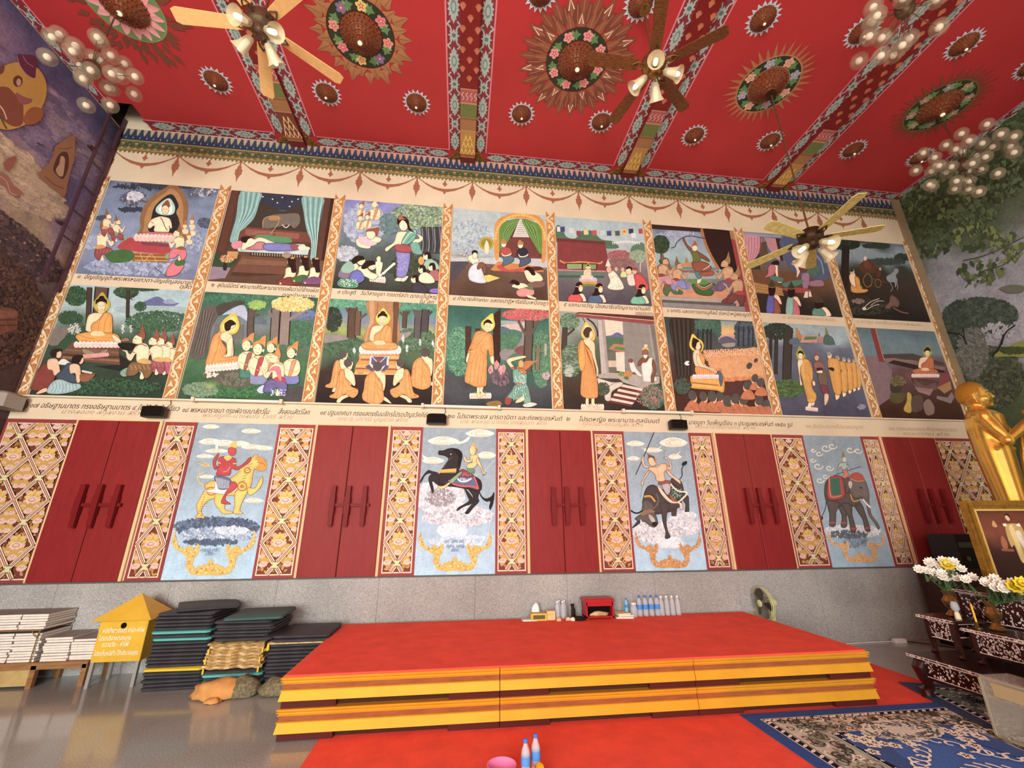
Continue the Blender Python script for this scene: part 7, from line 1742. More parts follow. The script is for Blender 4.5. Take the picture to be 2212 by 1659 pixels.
z = stack(-1.66, 5.52, 0, 'kkkkkkkkkkkk', 'the right stack against the stage', 'cushions in the right stack', .0335, .006)
t = thing('tasselled_cloth', 'thin gold tasselled cloth near the top of the right cushion stack', 'cloth', (-1.66, 5.52, z)); MB().bbox(-.285, -.29, 0, .285, .28, .016, .006).build('fabric', CL2, t, True)
for s_ in (-.27, .27): MB().lathe([(.004, .0), (.013, -.015), (.017, -.06), (.012, -.066)], 8, (s_, -.295, .012)).build('tassel', TAS, t, True)
stack(-1.62, 5.50, z+.0165, 'kk', 'the right stack above the tasselled cloth', 'cushions in the right stack', .034, .01)
# orange cloth bundle on the floor
def lump(name, m_, t, c, r, seed, squash=.5, sub=3):
    bm = bmesh.new(); bmesh.ops.create_icosphere(bm, subdivisions=sub, radius=1); from mathutils import noise
    for v in bm.verts:
        d = 1+.28*noise.noise(v.co*1.7+Vector((seed, 0, 0)))+.12*noise.noise(v.co*4+Vector((seed, 3, 0))); v.co = Vector((v.co.x*r[0]*d, v.co.y*r[1]*d, max(-.35, v.co.z)*r[2]*d))
    me = bpy.data.meshes.new(name); bm.to_mesh(me); bm.free(); me.shade_smooth(); zmin = min(v.co.z for v in me.vertices)
    return linkmesh(name, me, m_, t, (c[0], c[1], c[2]-zmin))
t = thing('cloth_bundle', 'crumpled orange cloth bundle on the floor before the cushions', 'cloth', (-2.2, 5.1, .001))
lump('orange_wrap', mat('orange_cloth', 'C08A50', .8, var=.15, scale=9, bump=.4, bscale=14), t, (-.08, 0, 0), (.27, .13, .11), 3); lump('patterned_cloth', mat('brocade', '8A8062', .85, col2='4A4436', scale=40), t, (.16, .02, 0), (.14, .12, .12), 9)
lump('loose_end', MATS['orange_cloth'], t, (-.05, -.14, 0), (.07, .05, .03), 5)
t = thing('brocade_cloth', 'grey patterned brocade cloth lying against the stage corner', 'cloth', (-1.72, 5.12, .001)); lump('fabric', MATS['brocade'], t, (0, 0, 0), (.2, .12, .10), 12)
# ---------------------------------------------------------------- bench with booklets, wire rack, donation box
BW = mat('bench_wood', '8A6440', .55, var=.25, scale=6, stretch=(1, 8, 8))
t = thing('low_bench', 'low wooden bench under the stacked booklets by the left wall', 'bench', (-4.6, 5.78, 0))
MB().bbox(-.8, -.2, .205, .76, .2, .235, .006).build('top', BW, t)
for x in (-.78, .22, .70):
    for y in (-.18, .14): MB().box(x-.0, y, 0, x+.05, y+.045, .205).build('leg', BW, t)
MB().box(-.78, -.18, .165, .74, -.16, .205).build('apron', BW, t); MB().box(-.78, -.17, .02, .24, -.165, .165).build('side_panel', mat('worn_ply', 'A8905E', .7, var=.2, scale=5), t)
t = thing('book_rack', 'small wire rack carrying the upper booklets on the bench', 'rack', (-4.8, 5.78, .235)); WR = mat('rack_wire', '8A7440', .5, .4)
MB().box(-.6, -.195, .292, .42, .19, .302).build('shelf', BW, t)
for x in (-.55, .40):
    for y in (-.19, .185): MB().tube([(x, y, 0), (x, y, .29)], .005, 6).build('post', WR, t)
MB().tube([(.34, -.197, .29), (.37, -.197, .25), (.40, -.197, .23), (.42, -.197, .29)], .004, 6).build('brace', WR, t)
PG = mat('booklet_pages', 'D8D0C2', .85, var=.08, scale=30); GRY = mat('booklet_cover', '8A8884', .7, var=.15, scale=8)
bk = MB(); bk.box(-.125, -.18, .001, .125, .17, .022); bk = bk.mesh('pages'); bk.materials.append(PG); bc = MB().box(-.128, -.183, .0215, .128, .172, .0235).box(-.128, .17, 0, .128, .174, .0235).mesh('cover'); bc.materials.append(GRY)
def books(cx, z0, n, lab, grp, cy=5.79):
    for i in range(n):
        t = thing('booklet', 'white booklet, '+ORD_[i]+' from the bottom of the '+lab, 'booklet', (cx+R5.uniform(-.012, .012), cy+R5.uniform(-.012, .008), z0+i*.0245), R5.uniform(-.05, .05), grp); linkmesh('pages', bk, PG, t); linkmesh('cover', bc, GRY, t)
for cx, w_ in ((-5.02, 'left'), (-4.76, 'middle'), (-4.5, 'right')): books(cx, .236, 11, w_+' stack under the rack shelf', 'booklets under the rack'); books(cx, .5385, 6, w_+' stack on top of the rack', 'booklets on the rack')
books(-4.2, .236, 9, 'stack between rack and yellow box', 'booklets beside the rack'); books(-3.94, .236, 8, 'stack behind the yellow box', 'booklets behind the yellow box', 5.80)
YB = mat('yellow_box_paint', 'CFA638', .5, var=.1, scale=5); WH = mat('white_lettering', 'F2EEE0', .6)
t = thing('donation_box', 'yellow roofed donation box on grey legs with white lettering', 'box', (-3.53, 5.66, 0))
MB().bbox(-.235, -.16, .235, .235, .16, .625, .004).build('body', YB, t)
rl = MB(); rl.add([(-.29, -.22, .625), (.29, -.22, .625), (.29, .22, .625), (-.29, .22, .625), (0, 0, .86)], [(3, 2, 1, 0), (0, 1, 4), (1, 2, 4), (2, 3, 4), (3, 0, 4)]); rl.build('roof', YB, t)
LG = mat('grey_steel_leg', 'A8A8A4', .4, .4)
for x in (-.215, .215):
    for y in (-.14, .14): MB().box(x-.016, y-.016, 0, x+.016, y+.016, .24).build('leg', LG, t)
sl = MB(); sl.T = Matrix.Translation((0, -.161, .57)) @ Matrix.Rotation(pi/2, 4, 'X'); sl.lathe([(.028, 0), (.028, .003)], 20); o = sl.build('coin_slot', DARK, t); 
for s, z, w_, x in (('หนังสือสวดมนต์ ค่าน้ำ-ค่าไฟ', .505, .40, -.19), ('โปรดบริจาคสมทบทุน', .435, .31, -.21), ('ถวายวัด - ค่าไฟ', .375, .25, -.16), ('โปรดเก็บหนังสือ ไว้ที่เดิม ขอบคุณ', .295, .42, -.215)):
    text(s, .06, Matrix.Translation((x, -.1625, z)) @ Matrix.Rotation(pi/2, 4, 'X'), WH, t, width=w_)
# ---------------------------------------------------------------- things on the stage
CLR = mat('clear_plastic', 'D4DEE4', .1, alpha=.35); CAPB = mat('blue_cap', '3A78D0', .4); CAPW = mat('white_cap', 'E8E8E8', .4); LBL = mat('blue_label', '4A8AD0', .5); WAT = mat('water_fill', 'C8D8E0', .05, alpha=.3)
def bottle(label, loc, cap, grp, k=1, lab=True, body=CLR):
    t = thing('water_bottle', label, 'bottle', loc, 0, grp); t.scale = (k, k, k)
    MB().lathe([(.028, 0), (.032, .006), (.031, .05), (.029, .06), (.031, .07), (.031, .13), (.028, .155), (.014, .19), (.012, .2)], 14).build('body', body, t, True); MB().lathe([(.014, .198), (.015, .2), (.015, .218), (.012, .22)], 12).build('cap', cap, t, True)
    if lab: MB().lathe([(.0325, .075), (.0325, .125)], 14, cap=False).build('label', LBL, t, True)
    return t
for i in range(4): bottle(ORD_[i]+' blue-capped water bottle from the left in the stage row', (2.36+.08*i, 5.80, ST), CAPB, 'blue-capped bottles', 1.08); bottle(ORD_[i]+' white-capped water bottle from the left in the stage row', (2.66+.075*i, 5.80, ST), CAPW, 'white-capped bottles', 1.05, False)
for i, (x, y) in enumerate(((1.27, 5.80), (1.34, 5.80), (1.305, 5.86), (1.375, 5.86))): bottle(('front left', 'front right', 'back left', 'back right')[i]+' clear water bottle of the four-pack beside the black spray bottle', (x, y, ST), CAPW, 'wrapped four-pack of bottles', .92, False)
bottle('short cyan bottle behind the loose books', (2.19, 5.82, ST+.045), CAPB, None, .75, True, mat('cyan_plastic', '6AC0D8', .3))
t = thing('drinking_jug', 'round clear jug beside the row of water bottles', 'jug', (2.265, 5.76, ST)); MB().lathe([(.035, 0), (.045, .02), (.045, .1), (.03, .14), (.03, .15)], 16).build('body', CLR, t, True); MB().lathe([(.032, .148), (.034, .165), (.01, .17)], 14).build('lid', CAPW, t, True)
t = thing('spray_bottle', 'small black spray bottle left of the red box', 'bottle', (1.475, 5.80, ST)); MB().lathe([(.026, 0), (.028, .01), (.027, .1), (.012, .13), (.011, .14)], 14).build('body', BLK, t, True); MB().box(-.03, -.01, .14, .014, .01, .165).build('nozzle', BLK, t); MB().box(-.024, -.005, .115, -.016, .005, .142).build('trigger', BLK, t)
RB = mat('red_lacquer', 'A8242A', .35, var=.1, scale=8)
t = thing('red_cabinet_box', 'small red lacquered box with a front slot and cloth inside', 'box', (1.79, 5.78, ST))
b = MB(); b.box(-.18, -.1, .02, -.16, .1, .2).box(.16, -.1, .02, .18, .1, .2).box(-.18, .08, .02, .18, .1, .2).box(-.18, -.1, .02, .18, .1, .035).box(-.17, -.1, .15, .17, -.085, .2); b.build('body', RB, t); MB().bbox(-.195, -.11, .2, .195, .11, .235, .012).build('lid', RB, t)
MB().box(-.16, .0, .035, .16, .08, .15).build('dark_inside', DARK, t)
for x in (-.16, .16): MB().lathe([(.016, 0), (.022, .012), (.014, .02)], 10, (x, -.085, 0)).build('foot', RB, t, True)
lump('cloth', CL2, t, (0, -.05, .036), (.12, .03, .035), 4, sub=2)
for i, (x, w_, z, c, lb) in enumerate(((2.12, .22, 0, 'D8CDB0', 'cream book lying right of the red box'), (2.13, .2, .022, 'C8B898', 'thin book lying second in the pile right of the red box'), (2.1, .17, .04, 'D8D090', 'small yellowish book on top of the pile right of the red box'))):
    t = thing('book', lb, 'book', (x, 5.76, ST+z), .1*i-.1); MB().box(-w_/2, -.075, .002, w_/2-.003, .075, .017).build('pages', PG, t); cc = mat('cover_%d' % i, c, .6); MB().box(-w_/2, -.078, 0, w_/2, .078, .002).box(-w_/2, -.078, .017, w_/2, .078, .019).box(-w_/2-.002, -.078, 0, -w_/2+.001, .078, .019).build('cover', cc, t)
YC = mat('yellow_carton', 'D0B050', .6)
t = thing('picture_box', 'yellow-edged flat box with a dark window on the stage', 'box', (1.02, 5.77, ST)); MB().bbox(-.1, -.05, 0, .1, .06, .08, .004).build('body', YC, t); MB().box(-.075, -.052, .018, .075, -.049, .062).build('dark_window', mat('window_green', '5A5A40', .4), t)
t = thing('tissue_carton', 'cream carton standing beside the yellow-edged box', 'box', (1.175, 5.79, ST)); MB().bbox(-.05, -.05, 0, .055, .06, .1, .004).build('body', mat('cream_carton', 'D8B88A', .6), t); MB().box(-.05, -.051, .055, .055, -.049, .07).build('band', YC, t)
t = thing('paper_sheet', 'thin white tray of papers at the left of the small boxes', 'paper', (.9, 5.77, ST)); MB().box(-.09, -.06, 0, .09, .07, .008).build('sheets', PG, t); MB().box(-.08, -.05, .0081, .02, .03, .012).build('top_sheet', CAPW, t)
t = thing('tissue', 'crumpled white tissue standing above the small boxes', 'tissue', (1.0, 5.85, ST)); lump('paper', CAPW, t, (0, 0, .0), (.06, .03, .13), 6, sub=2)
for i, (x, y, c, lb) in enumerate(((1.255, 5.66, 'D8A878', 'small tan bun-like packet on the red stage carpet'), (1.375, 5.68, 'D8B890', 'second small tan packet on the red stage carpet'), (1.43, 5.66, 'E0D0C0', 'small pale packet beside the dark coil'))): t = thing('small_packet', lb, 'packet', (x, y, ST)); lump('wrapper', mat('packet_%d' % i, c, .6), t, (0, 0, 0), (.034, .026, .03), i+20, sub=2); MB().box(-.02, -.004, .02, .02, .004, .032).build('fold', mat('packet_%d' % i), t)
t = thing('cable_coil', 'flat dark coil in front of the black spray bottle', 'cable', (1.52, 5.66, ST)); MB().tube([(.075*cos(q*.4)*(1-.004*q), .05*sin(q*.4)*(1-.004*q), .008+.0006*q) for q in range(60)], .006, 6).build('loops', BLK, t, True); MB().box(-.03, -.02, .01, .03, .02, .03).build('plug', BLK, t)
# desk fan behind the stage corner
t = thing('desk_fan', 'pale green desk fan standing behind the right end of the stage', 'fan', (4.13, 5.80, 0), rad(-88)); FG = mat('fan_green', 'C4C890', .45); FB = mat('fan_blade', '3A3632', .3)
MB().lathe([(.13, 0), (.13, .02), (.05, .04), (.022, .06), (.022, .36)], 20).build('stand', FG, t, True)
b = MB(); b.T = Matrix.Translation((0, 0, .55)) @ Matrix.Rotation(pi/2, 4, 'X'); b.lathe([(.045, -.14), (.055, -.1), (.055, -.04)], 18); b.build('motor', FG, t, True)
MB().box(-.02, .04, .34, .02, .1, .54).build('neck', FG, t)
b = MB(); b.T = Matrix.Translation((0, -.02, .55)) @ Matrix.Rotation(pi/2, 4, 'X')
for R_, z_ in ((.2, 0), (.2, .05), (.2, .025)): b.tube([(R_*cos(q*pi/16), R_*sin(q*pi/16), z_) for q in range(33)], .008 if z_ == .025 else .004, 6)
b.build('guard_ring', FG, t, True)
b = MB(); b.T = Matrix.Translation((0, -.02, .55)) @ Matrix.Rotation(pi/2, 4, 'X')
for q in range(36): an = q*pi/18; b.tube([(.05*cos(an), .05*sin(an), .068), (.15*cos(an), .15*sin(an), .07), (.2*cos(an), .2*sin(an), .05)], .0018, 4); b.tube([(.05*cos(an), .05*sin(an), -.01), (.2*cos(an), .2*sin(an), 0)], .0018, 4)
b.build('guard_wires', mat('fan_wire', '4A463A', .5), t)
for q in range(3):
    b = MB(); b.T = Matrix.Translation((0, -.02, .55)) @ Matrix.Rotation(pi/2, 4, 'X') @ Matrix.Rotation(2*pi*q/3, 4, 'Z') @ Matrix.Rotation(.4, 4, 'X'); b.prism([(.03, -.02), (.1, -.07), (.17, -.06), (.18, .0), (.14, .05), (.03, .02)], .022, .026); b.build('blade', FB, t)
b = MB(); b.T = Matrix.Translation((0, -.09, .55)) @ Matrix.Rotation(pi/2, 4, 'X'); b.lathe([(.045, -.01), (.045, .0), (.03, .008)], 18); b.build('badge', FG, t, True)
t = thing('power_strip', 'white power strip on the floor by the wall', 'power strip', (6.1, 5.9, 0)); MB().bbox(-.09, -.035, 0, .09, .035, .045, .01).build('case', CAPW, t); MB().box(-.06, -.02, .045, .06, .02, .05).build('plug', CAPW, t)
o = MB().tube([(6.2, 5.9, .01), (6.4, 5.7, .01), (6.6, 5.4, .01), (6.9, 5.2, .01)], .006, 6).build('extension_cable', BLK); tag(o, 'black power cord running to the altar', 'cord')
o = MB().tube([(6.0, 5.92, .01), (5.6, 5.93, .008), (5.2, 5.9, .008), (4.6, 5.92, .008)], .006, 6).build('extension_cable', CAPW); tag(o, 'white power cord along the foot of the wall', 'cord')
# foreground offerings
bottle('left blue-labelled water bottle on the red carpet in front', (.487, 3.36, .006), CAPB, None, .98); bottle('right blue-labelled water bottle on the red carpet in front', (.565, 3.42, .006), CAPB, None, .98)
t = thing('pink_bowl', 'pink plastic bowl at the bottom edge of the view', 'bowl', (.325, 3.33, .006)); PK = mat('pink_plastic', 'E87AA8', .4); MB().lathe([(.05, 0), (.055, .005), (.07, .05), (.092, .095), (.097, .1), (.092, .101), (.085, .095), (.065, .045), (.045, .012), (.001, .012)], 28, cap=False).build('shell', PK, t, True); MB().lathe([(.06, .05), (.001, .052)], 18, cap=False).build('dark_contents', mat('dark_food', '2A1A1A', .6), t)
MG = mat('marigold', 'F0A018', .7, var=.15, scale=60); GRN = mat('leaf_green', '3E6A34', .6)
def pompon(r, n=60):
    b = MB()
    for i in range(n):
        z = 1-2*(i+.5)/n; a = i*2.4; q = math.sqrt(1-z*z); d = Vector((q*cos(a), q*sin(a), z)); u = d.orthogonal().normalized(); w_ = d.cross(u); p = d*r
        b.add([p*.55, p*.9+u*r*.22, p*1.05, p*.9-u*r*.22], [(0, 1, 2), (0, 2, 3)]); b.add([p*.55, p*.9+w_*r*.22, p*1.05, p*.9-w_*r*.22], [(0, 1, 2), (0, 2, 3)])
    b.ball((0, 0, 0), r*.8, 8, 6); return b.mesh('bloom')
PMB = pompon(.026); t = thing('marigold_garland', 'orange marigold bunch in front of the two bottles', 'flowers', (.55, 3.26, .006))
for i, (x, y, z) in enumerate(((-.06, .03, .03), (-.02, .05, .055), (.03, .05, .06), (.06, .02, .035), (0, .01, .03), (-.05, -.02, .025), (.05, -.03, .025), (.02, .03, .085))): linkmesh('bloom', PMB, MG, t, (x, y, z))
for a_ in (.2, .7, -.3): b = MB(); b.T = Matrix.Rotation(a_, 4, 'Z'); b.add([(.06, 0, .02), (.11, -.02, .04), (.16, 0, .03), (.11, .02, .04)], [(0, 1, 2, 3)]); b.build('leaf', GRN, t)
# ---------------------------------------------------------------- carved altar tables with shell inlay
ROSE = mat('dark_rosewood', '260E0C', .3, var=.3, scale=12, coat=.3); PEARL = mat('shell_inlay', 'C8A8A0', .25, col2='E8D8D0', scale=40)
RA = random.Random(11)
def inlay(t, x, y0, y1, z0, z1, n, face='x'):
    b = MB()
    for k in range(n):
        u = RA.uniform(y0, y1); v = RA.uniform(z0, z1); r = RA.uniform(.006, .015); P = []
        for q in range(5): an = 2*pi*q/5+RA.random(); rr = r*(1 if q % 2 else .55); P.append((rr*cos(an)*1.3, rr*sin(an)))
        if face == 'x': b.add([(x-.0015, u+p, v+q) for p, q in P], [(0, 1, 2, 3, 4)])
        else: b.add([(u+p, x-.0015, v+q) for p, q in P], [(0, 1, 2, 3, 4)])
    for zz in (z0, z1): b.box(x-.003, y0, zz-.003, x, y1, zz+.003) if face == 'x' else b.box(y0, x-.003, zz-.003, y1, x, zz+.003)
    return b.build('shell_inlay', PEARL, t)
def table(label, x0, y0, x1, y1, z0, z1, ap, leg=.05, n=140, cab=False):
    t = thing('altar_table', label, 'table', (0, 0, 0), group='carved altar tables')
    MB().bbox(x0-.04, y0-.04, z1-.03, x1+.03, y1+.04, z1, .008).build('top', ROSE, t)
    b = MB(); b.box(x0, y0, z1-.03-ap, x0+.025, y1, z1-.03).box(x1-.025, y0, z1-.03-ap, x1, y1, z1-.03).box(x0, y0, z1-.03-ap, x1, y0+.025, z1-.03).box(x0, y1-.025, z1-.03-ap, x1, y1, z1-.03)
    k = int((y1-y0)/.07)
    for i in range(k):        # scalloped lower edge
        yy = y0+(i+.5)*(y1-y0)/k; h_ = .03+.04*abs(cos(pi*(i+.5)/k))**2; b.box(x0, yy-.036, z1-.03-ap-h_, x0+.022, yy+.036, z1-.03-ap)
    b.build('apron', ROSE, t); inlay(t, x0, y0+.02, y1-.02, z1-.03-ap-.04, z1-.04, int(n*1.5)); inlay(t, x0-.04, y0-.03, y1+.03, z1-.024, z1-.006, n//3); inlay(t, y0, x0+.02, x1-.02, z1-.03-ap, z1-.04, n//4, 'y')
    for lx in (x0, x1-leg):
        for ly in (y0, y1-leg):
            b = MB(); s_ = -1 if lx == x0 else 1
            if cab: b.tube([(lx+leg/2, ly+leg/2, z1-.03), (lx+leg/2+s_*.05, ly+leg/2, z0+(z1-z0)*.68), (lx+leg/2+s_*.03, ly+leg/2, z0+(z1-z0)*.4), (lx+leg/2+s_*.0, ly+leg/2, z0+.07), (lx+leg/2+s_*.05, ly+leg/2, z0+.03), (lx+leg/2+s_*.04, ly+leg/2, z0)], [.06, .065, .05, .042, .05, .055], 10)
            else: b.tube([(lx+leg/2, ly+leg/2, z1-.03), (lx+leg/2+s_*.012, ly+leg/2, z0+(z1-z0)*.5), (lx+leg/2, ly+leg/2, z0+.03), (lx+leg/2+s_*.01, ly+leg/2, z0)], [.035, .03, .02, .03], 8)
            b.build('leg', ROSE, t, True)
    return t
table('broad low altar table with curved legs and shell inlay', 4.47, 1.9, 6.3, 4.22, .024, .36, .10, .09, 330, True)
table('narrow altar table standing on the far end of the low table', 4.72, 3.96, 5.02, 4.24, .36, .69, .12, .04, 80)
table('long altar table in the middle tier behind the acrylic box', 4.74, 2.7, 5.02, 3.86, .36, .645, .12, .04, 330)
table('tall back altar table carrying the framed portrait', 5.12, 2.7, 6.28, 4.2, .36, .93, .2, .05, 300)
# framed portrait on the tall table
t = thing('framed_portrait', 'gilt-framed portrait of a standing robed man on the altar', 'picture', (5.72, 3.92, .932)); GF = mat('gilt_frame', '9A742E', .35, .6, var=.3, scale=18, bump=.5, bscale=60); GL = mat('bright_gilt', 'E0C070', .3, .5)
W_, H_ = .53, .86; s_ = MB()
def frame(i0, i1, y0, y1): return MB().box(-W_+i0, y0, i0, W_-i0, y1, i1).box(-W_+i0, y0, H_-i1, W_-i0, y1, H_-i0).box(-W_+i0, y0, i1, -W_+i1, y1, H_-i1).box(W_-i1, y0, i1, W_-i0, y1, H_-i1)
frame(0, .085, -.03, .02).build('outer_frame', GF, t); frame(.03, .055, -.045, -.03).build('carved_rib', GF, t); frame(.085, .105, -.036, .02).build('inner_slip', GL, t)
MB().box(-W_+.05, .005, .05, W_-.05, .012, H_-.05).build('backing', DARK, t)
a = Art(lambda x, y, h: Vector((x, .004-h, y)), 600); i_ = .105; a.bg([(-W_+i_, H_-i_), (W_-i_, H_-i_), (W_-i_, i_), (-W_+i_, i_)], [(0, '5A2A18'), (.3, '7A3A1E'), (.55, '3A1E1A'), (.8, '2E1814'), (1, '2A1410')], .08, 12, 12)
a.at(1230, 960, 0, .12, .00082, 1, -1)
a.d("""b 6A3016 960 400 1000 260 1230 190 1460 260 1500 400 1400 340 1230 300 1060 340
b C08A4A 940 350 980 300 1010 370 960 380
b C08A4A 1480 350 1530 310 1550 370 1500 380
b 9A5A34 980 560 1030 480 1070 560 1040 640 990 640
p 8A4A2A 950 630 1130 640 1130 670 950 660
p 8A4A2A 1460 640 1590 650 1590 680 1460 670
b B89A54 1130 360 1200 340 1290 340 1360 370 1380 470 1450 560 1420 640 1390 560 1400 800 1300 810 1180 790 1160 600 1110 620 1100 500
b D8C07A 1170 400 1230 350 1250 480 1240 780 1190 780 1180 600
b D8CFC0 1250 440 1320 440 1330 640 1300 670 1260 560
p E8E0D0 1100 340 1150 335 1150 370 1100 370
p E8E0D0 1300 345 1350 335 1360 375 1300 370
p 241412 1240 800 1380 810 1380 960 1260 960
e D8AE8E 1205 262 34 44
b 2E1E18 1170 250 1180 222 1230 218 1245 260 1240 300 1228 262 1200 238
l 8A6A3A 6 1300 480 1360 620 1430 680""")
a.off(); a.build('portrait_print', PRINT, t)
# gilt statue with palms together, facing right
GOLD = mat('polished_gold', 'E8C060', .25, .85, var=.1, scale=5); GOLDH = mat('gold_curls', 'D8A844', .35, .85, bump=1.0, bscale=130)
t = thing('gilt_statue', 'golden standing monk statue with palms pressed together on the altar', 'statue', (6.42, 4.32, .93), rad(-50)); t.scale = (.92, .92, 1)
def ring_loft(b, secs, n=28, p=2.4):
    v = []; f = []
    for cx, cy, z, rx, ry in secs:
        for i in range(n):
            a = 2*pi*i/n; c, s_ = cos(a), sin(a); v.append((cx+rx*math.copysign(abs(c)**(2/p), c), cy+ry*math.copysign(abs(s_)**(2/p), s_), z))
    for k in range(len(secs)-1):
        for i in range(n): j = (i+1) % n; f.append((k*n+i, k*n+j, (k+1)*n+j, (k+1)*n+i))
    f.append(tuple(range(n-1, -1, -1))); f.append(tuple((len(secs)-1)*n+i for i in range(n))); b.add(v, f)
b = MB()
ring_loft(b, [(0, 0, .36, .15, .24), (0, 0, .62, .14, .23), (.0, 0, .9, .15, .235), (0, 0, 1.2, .165, .24), (0, 0, 1.45, .18, .24), (0, 0, 1.6, .175, .225), (.01, 0, 1.75, .19, .25), (.02, 0, 1.87, .185, .27), (0, 0, 1.94, .14, .2), (-.01, 0, 1.98, .085, .09), (.0, 0, 2.06, .08, .08)])
# head: skull, face, jaw, nose, lips, brow, ears
b.ball((-.01, 0, 2.18), .15, 24, 16, 1.06); b.ball((.045, 0, 2.12), .118, 20, 14, 1.12); b.ball((.085, 0, 2.045), .062, 14, 10, .8)
b.tube([(.148, 0, 2.19), (.16, 0, 2.155), (.182, 0, 2.118), (.158, 0, 2.108)], [.014, .017, .021, .016], 8); b.ball((.148, 0, 2.078), .022, 10, 8, .5); b.ball((.144, 0, 2.06), .022, 10, 8, .5); b.ball((.13, 0, 2.03), .032, 10, 8)
for s_ in (-1, 1):
    b.tube([(.148, s_*.018, 2.195), (.138, s_*.06, 2.205), (.1, s_*.1, 2.185)], [.011, .013, .009], 7); b.ball((.132, s_*.048, 2.165), .022, 10, 8, .5); b.ball((.1, s_*.068, 2.1), .042, 10, 8)
    b.tube([(.0, s_*.14, 2.2), (-.02, s_*.148, 2.16), (-.005, s_*.14, 2.09), (.01, s_*.126, 2.03)], [.014, .022, .015, .012], 8)
    sh, el, wr = Vector((0, s_*.25, 1.86)), Vector((.12, s_*.29, 1.55)), Vector((.40, s_*.045, 1.80))
    b.tube([tuple(sh), tuple((sh+el)/2), tuple(el), tuple(el*.5+wr*.5+Vector((0, s_*.01, -.01))), tuple(wr)], [.085, .078, .068, .055, .038], 14); b.ball(tuple(sh), .095, 14, 10); b.ball(tuple(el), .07, 12, 8)
    b.ball((.425, s_*.026, 1.85), .04, 12, 8, 1.3)        # palm
    for q, (dx, L_) in enumerate(((-.03, .085), (-.01, .1), (.012, .095), (.032, .075))): b.tube([(.43+dx, s_*.02, 1.88), (.44+dx*1.1, s_*.017, 1.88+L_*.55), (.448+dx*1.15, s_*.011, 1.88+L_)], [.0125, .0115, .008], 7)
    b.tube([(.395, s_*.03, 1.84), (.375, s_*.026, 1.88), (.37, s_*.018, 1.92)], [.014, .012, .008], 7)
b.ball((.04, .1, .33), .09, 12, 8, .5); b.ball((.04, -.1, .33), .09, 12, 8, .5)
# robe folds: sash over the shoulder and hanging hem
b.tube([(-.1, -.22, 1.9), (.1, -.16, 1.86), (.2, -.02, 1.7), (.19, .14, 1.55)], [.03, .03, .028, .02], 8); b.tube([(.0, -.24, 1.47), (.17, -.12, 1.46), (.185, .1, 1.46)], [.02, .022, .02], 8); b.tube([(.33, -.1, 1.7), (.26, -.16, 1.4), (.2, -.2, 1.0), (.17, -.19, .5)], [.03, .03, .028, .025], 8)
b.tube([(.33, .1, 1.7), (.26, .16, 1.4), (.2, .2, 1.0), (.17, .19, .5)], [.03, .03, .028, .025], 8)
o = b.build('body', GOLD, t, True); md = o.modifiers.new('skin', 'REMESH'); md.mode = 'VOXEL'; md.voxel_size = .011; md.use_smooth_shade = True; ms = o.modifiers.new('smooth', 'SMOOTH'); ms.iterations = 3; ms.factor = .5
h = MB(); h.ball((-.012, 0, 2.185), .158, 40, 28, 1.05); bm_ = h.mesh('hair', True); c_ = Vector((-.012, 0, 2.185))
for v in bm_.vertices:      # hairline from the forehead to the nape
    if (v.co-Vector((.095, 0, 2.262))).dot(Vector((.66, 0, -.75))) > 0: v.co = c_+(v.co-c_)*.86
linkmesh('hair', bm_, GOLDH, t); MB().lathe([(.3, 0), (.34, .05), (.3, .1), (.26, .14), (.3, .2), (.28, .3), (.24, .31)], 28).build('lotus_base', GOLD, t, True)
# flower vases
WF = MB()
for ring, n, r0, tilt in ((0, 9, .045, .35), (1, 8, .038, .75), (2, 6, .026, 1.15)):
    for k in range(n):
        a = 2*pi*(k+ring*.5)/n; M_ = Matrix.Rotation(a, 4, 'Z') @ Matrix.Rotation(-tilt, 4, 'Y'); WF.T = M_
        WF.add([(.004, 0, 0), (r0*.6, -r0*.42, .004), (r0*1.15, 0, .012), (r0*.6, r0*.42, .004)], [(0, 1, 2, 3)])
WF.T = Matrix.Identity(4); WF.ball((0, 0, .008), .012, 8, 5); WFM = WF.mesh('bloom'); WHT = mat('white_petal', 'ECE8DC', .6); YEL = mat('yellow_petal', 'DCC83A', .6)
WFY = WFM.copy(); WFM.materials.append(WHT); WFY.materials.append(YEL)
def vase(label, loc, sc, n, spread, lean, seed, yel):
    t = thing('flower_vase', label, 'vase', loc); r = random.Random(seed)
    MB().lathe([(.05*sc, 0), (.06*sc, .01), (.045*sc, .03), (.025*sc, .06), (.05*sc, .1), (.06*sc, .14), (.03*sc, .19), (.045*sc, .23), (.04*sc, .232)], 20).build('vase_body', BRASS, t, True)
    st = MB(); lf = MB()
    for k in range(n):
        p = Vector((r.gauss(0, spread[0])+lean[0], r.gauss(0, spread[1])+lean[1], .27+sc*.05+abs(r.gauss(0, spread[2]))+lean[2]*r.random())); st.tube([(0, 0, .2), tuple(p*.6+Vector((0, 0, .08))), tuple(p)], .003, 5)
        q = Vector((p.x*.8, p.y*.8, p.z)); d = Vector((-1.0+p.x, -1.0+p.y, .8)); o = linkmesh('bloom', WFY if k in yel else WFM, WHT, t, p, d.to_track_quat('Z', 'Y').to_euler()); o.scale = (1.05,)*3 if k not in yel else (1.5,)*3
        e = p*.8; lf.add([tuple(e+Vector((0, 0, .04))), tuple(e+Vector((-.03, -.02, .02))), tuple(e+Vector((-.06, -.05, -.02))), tuple(e+Vector((.0, -.03, -.01)))], [(0, 1, 2, 3)])
    st.build('stems', GRN, t); lf.build('foliage', mat('dull_leaf', '4A5A40', .6), t)
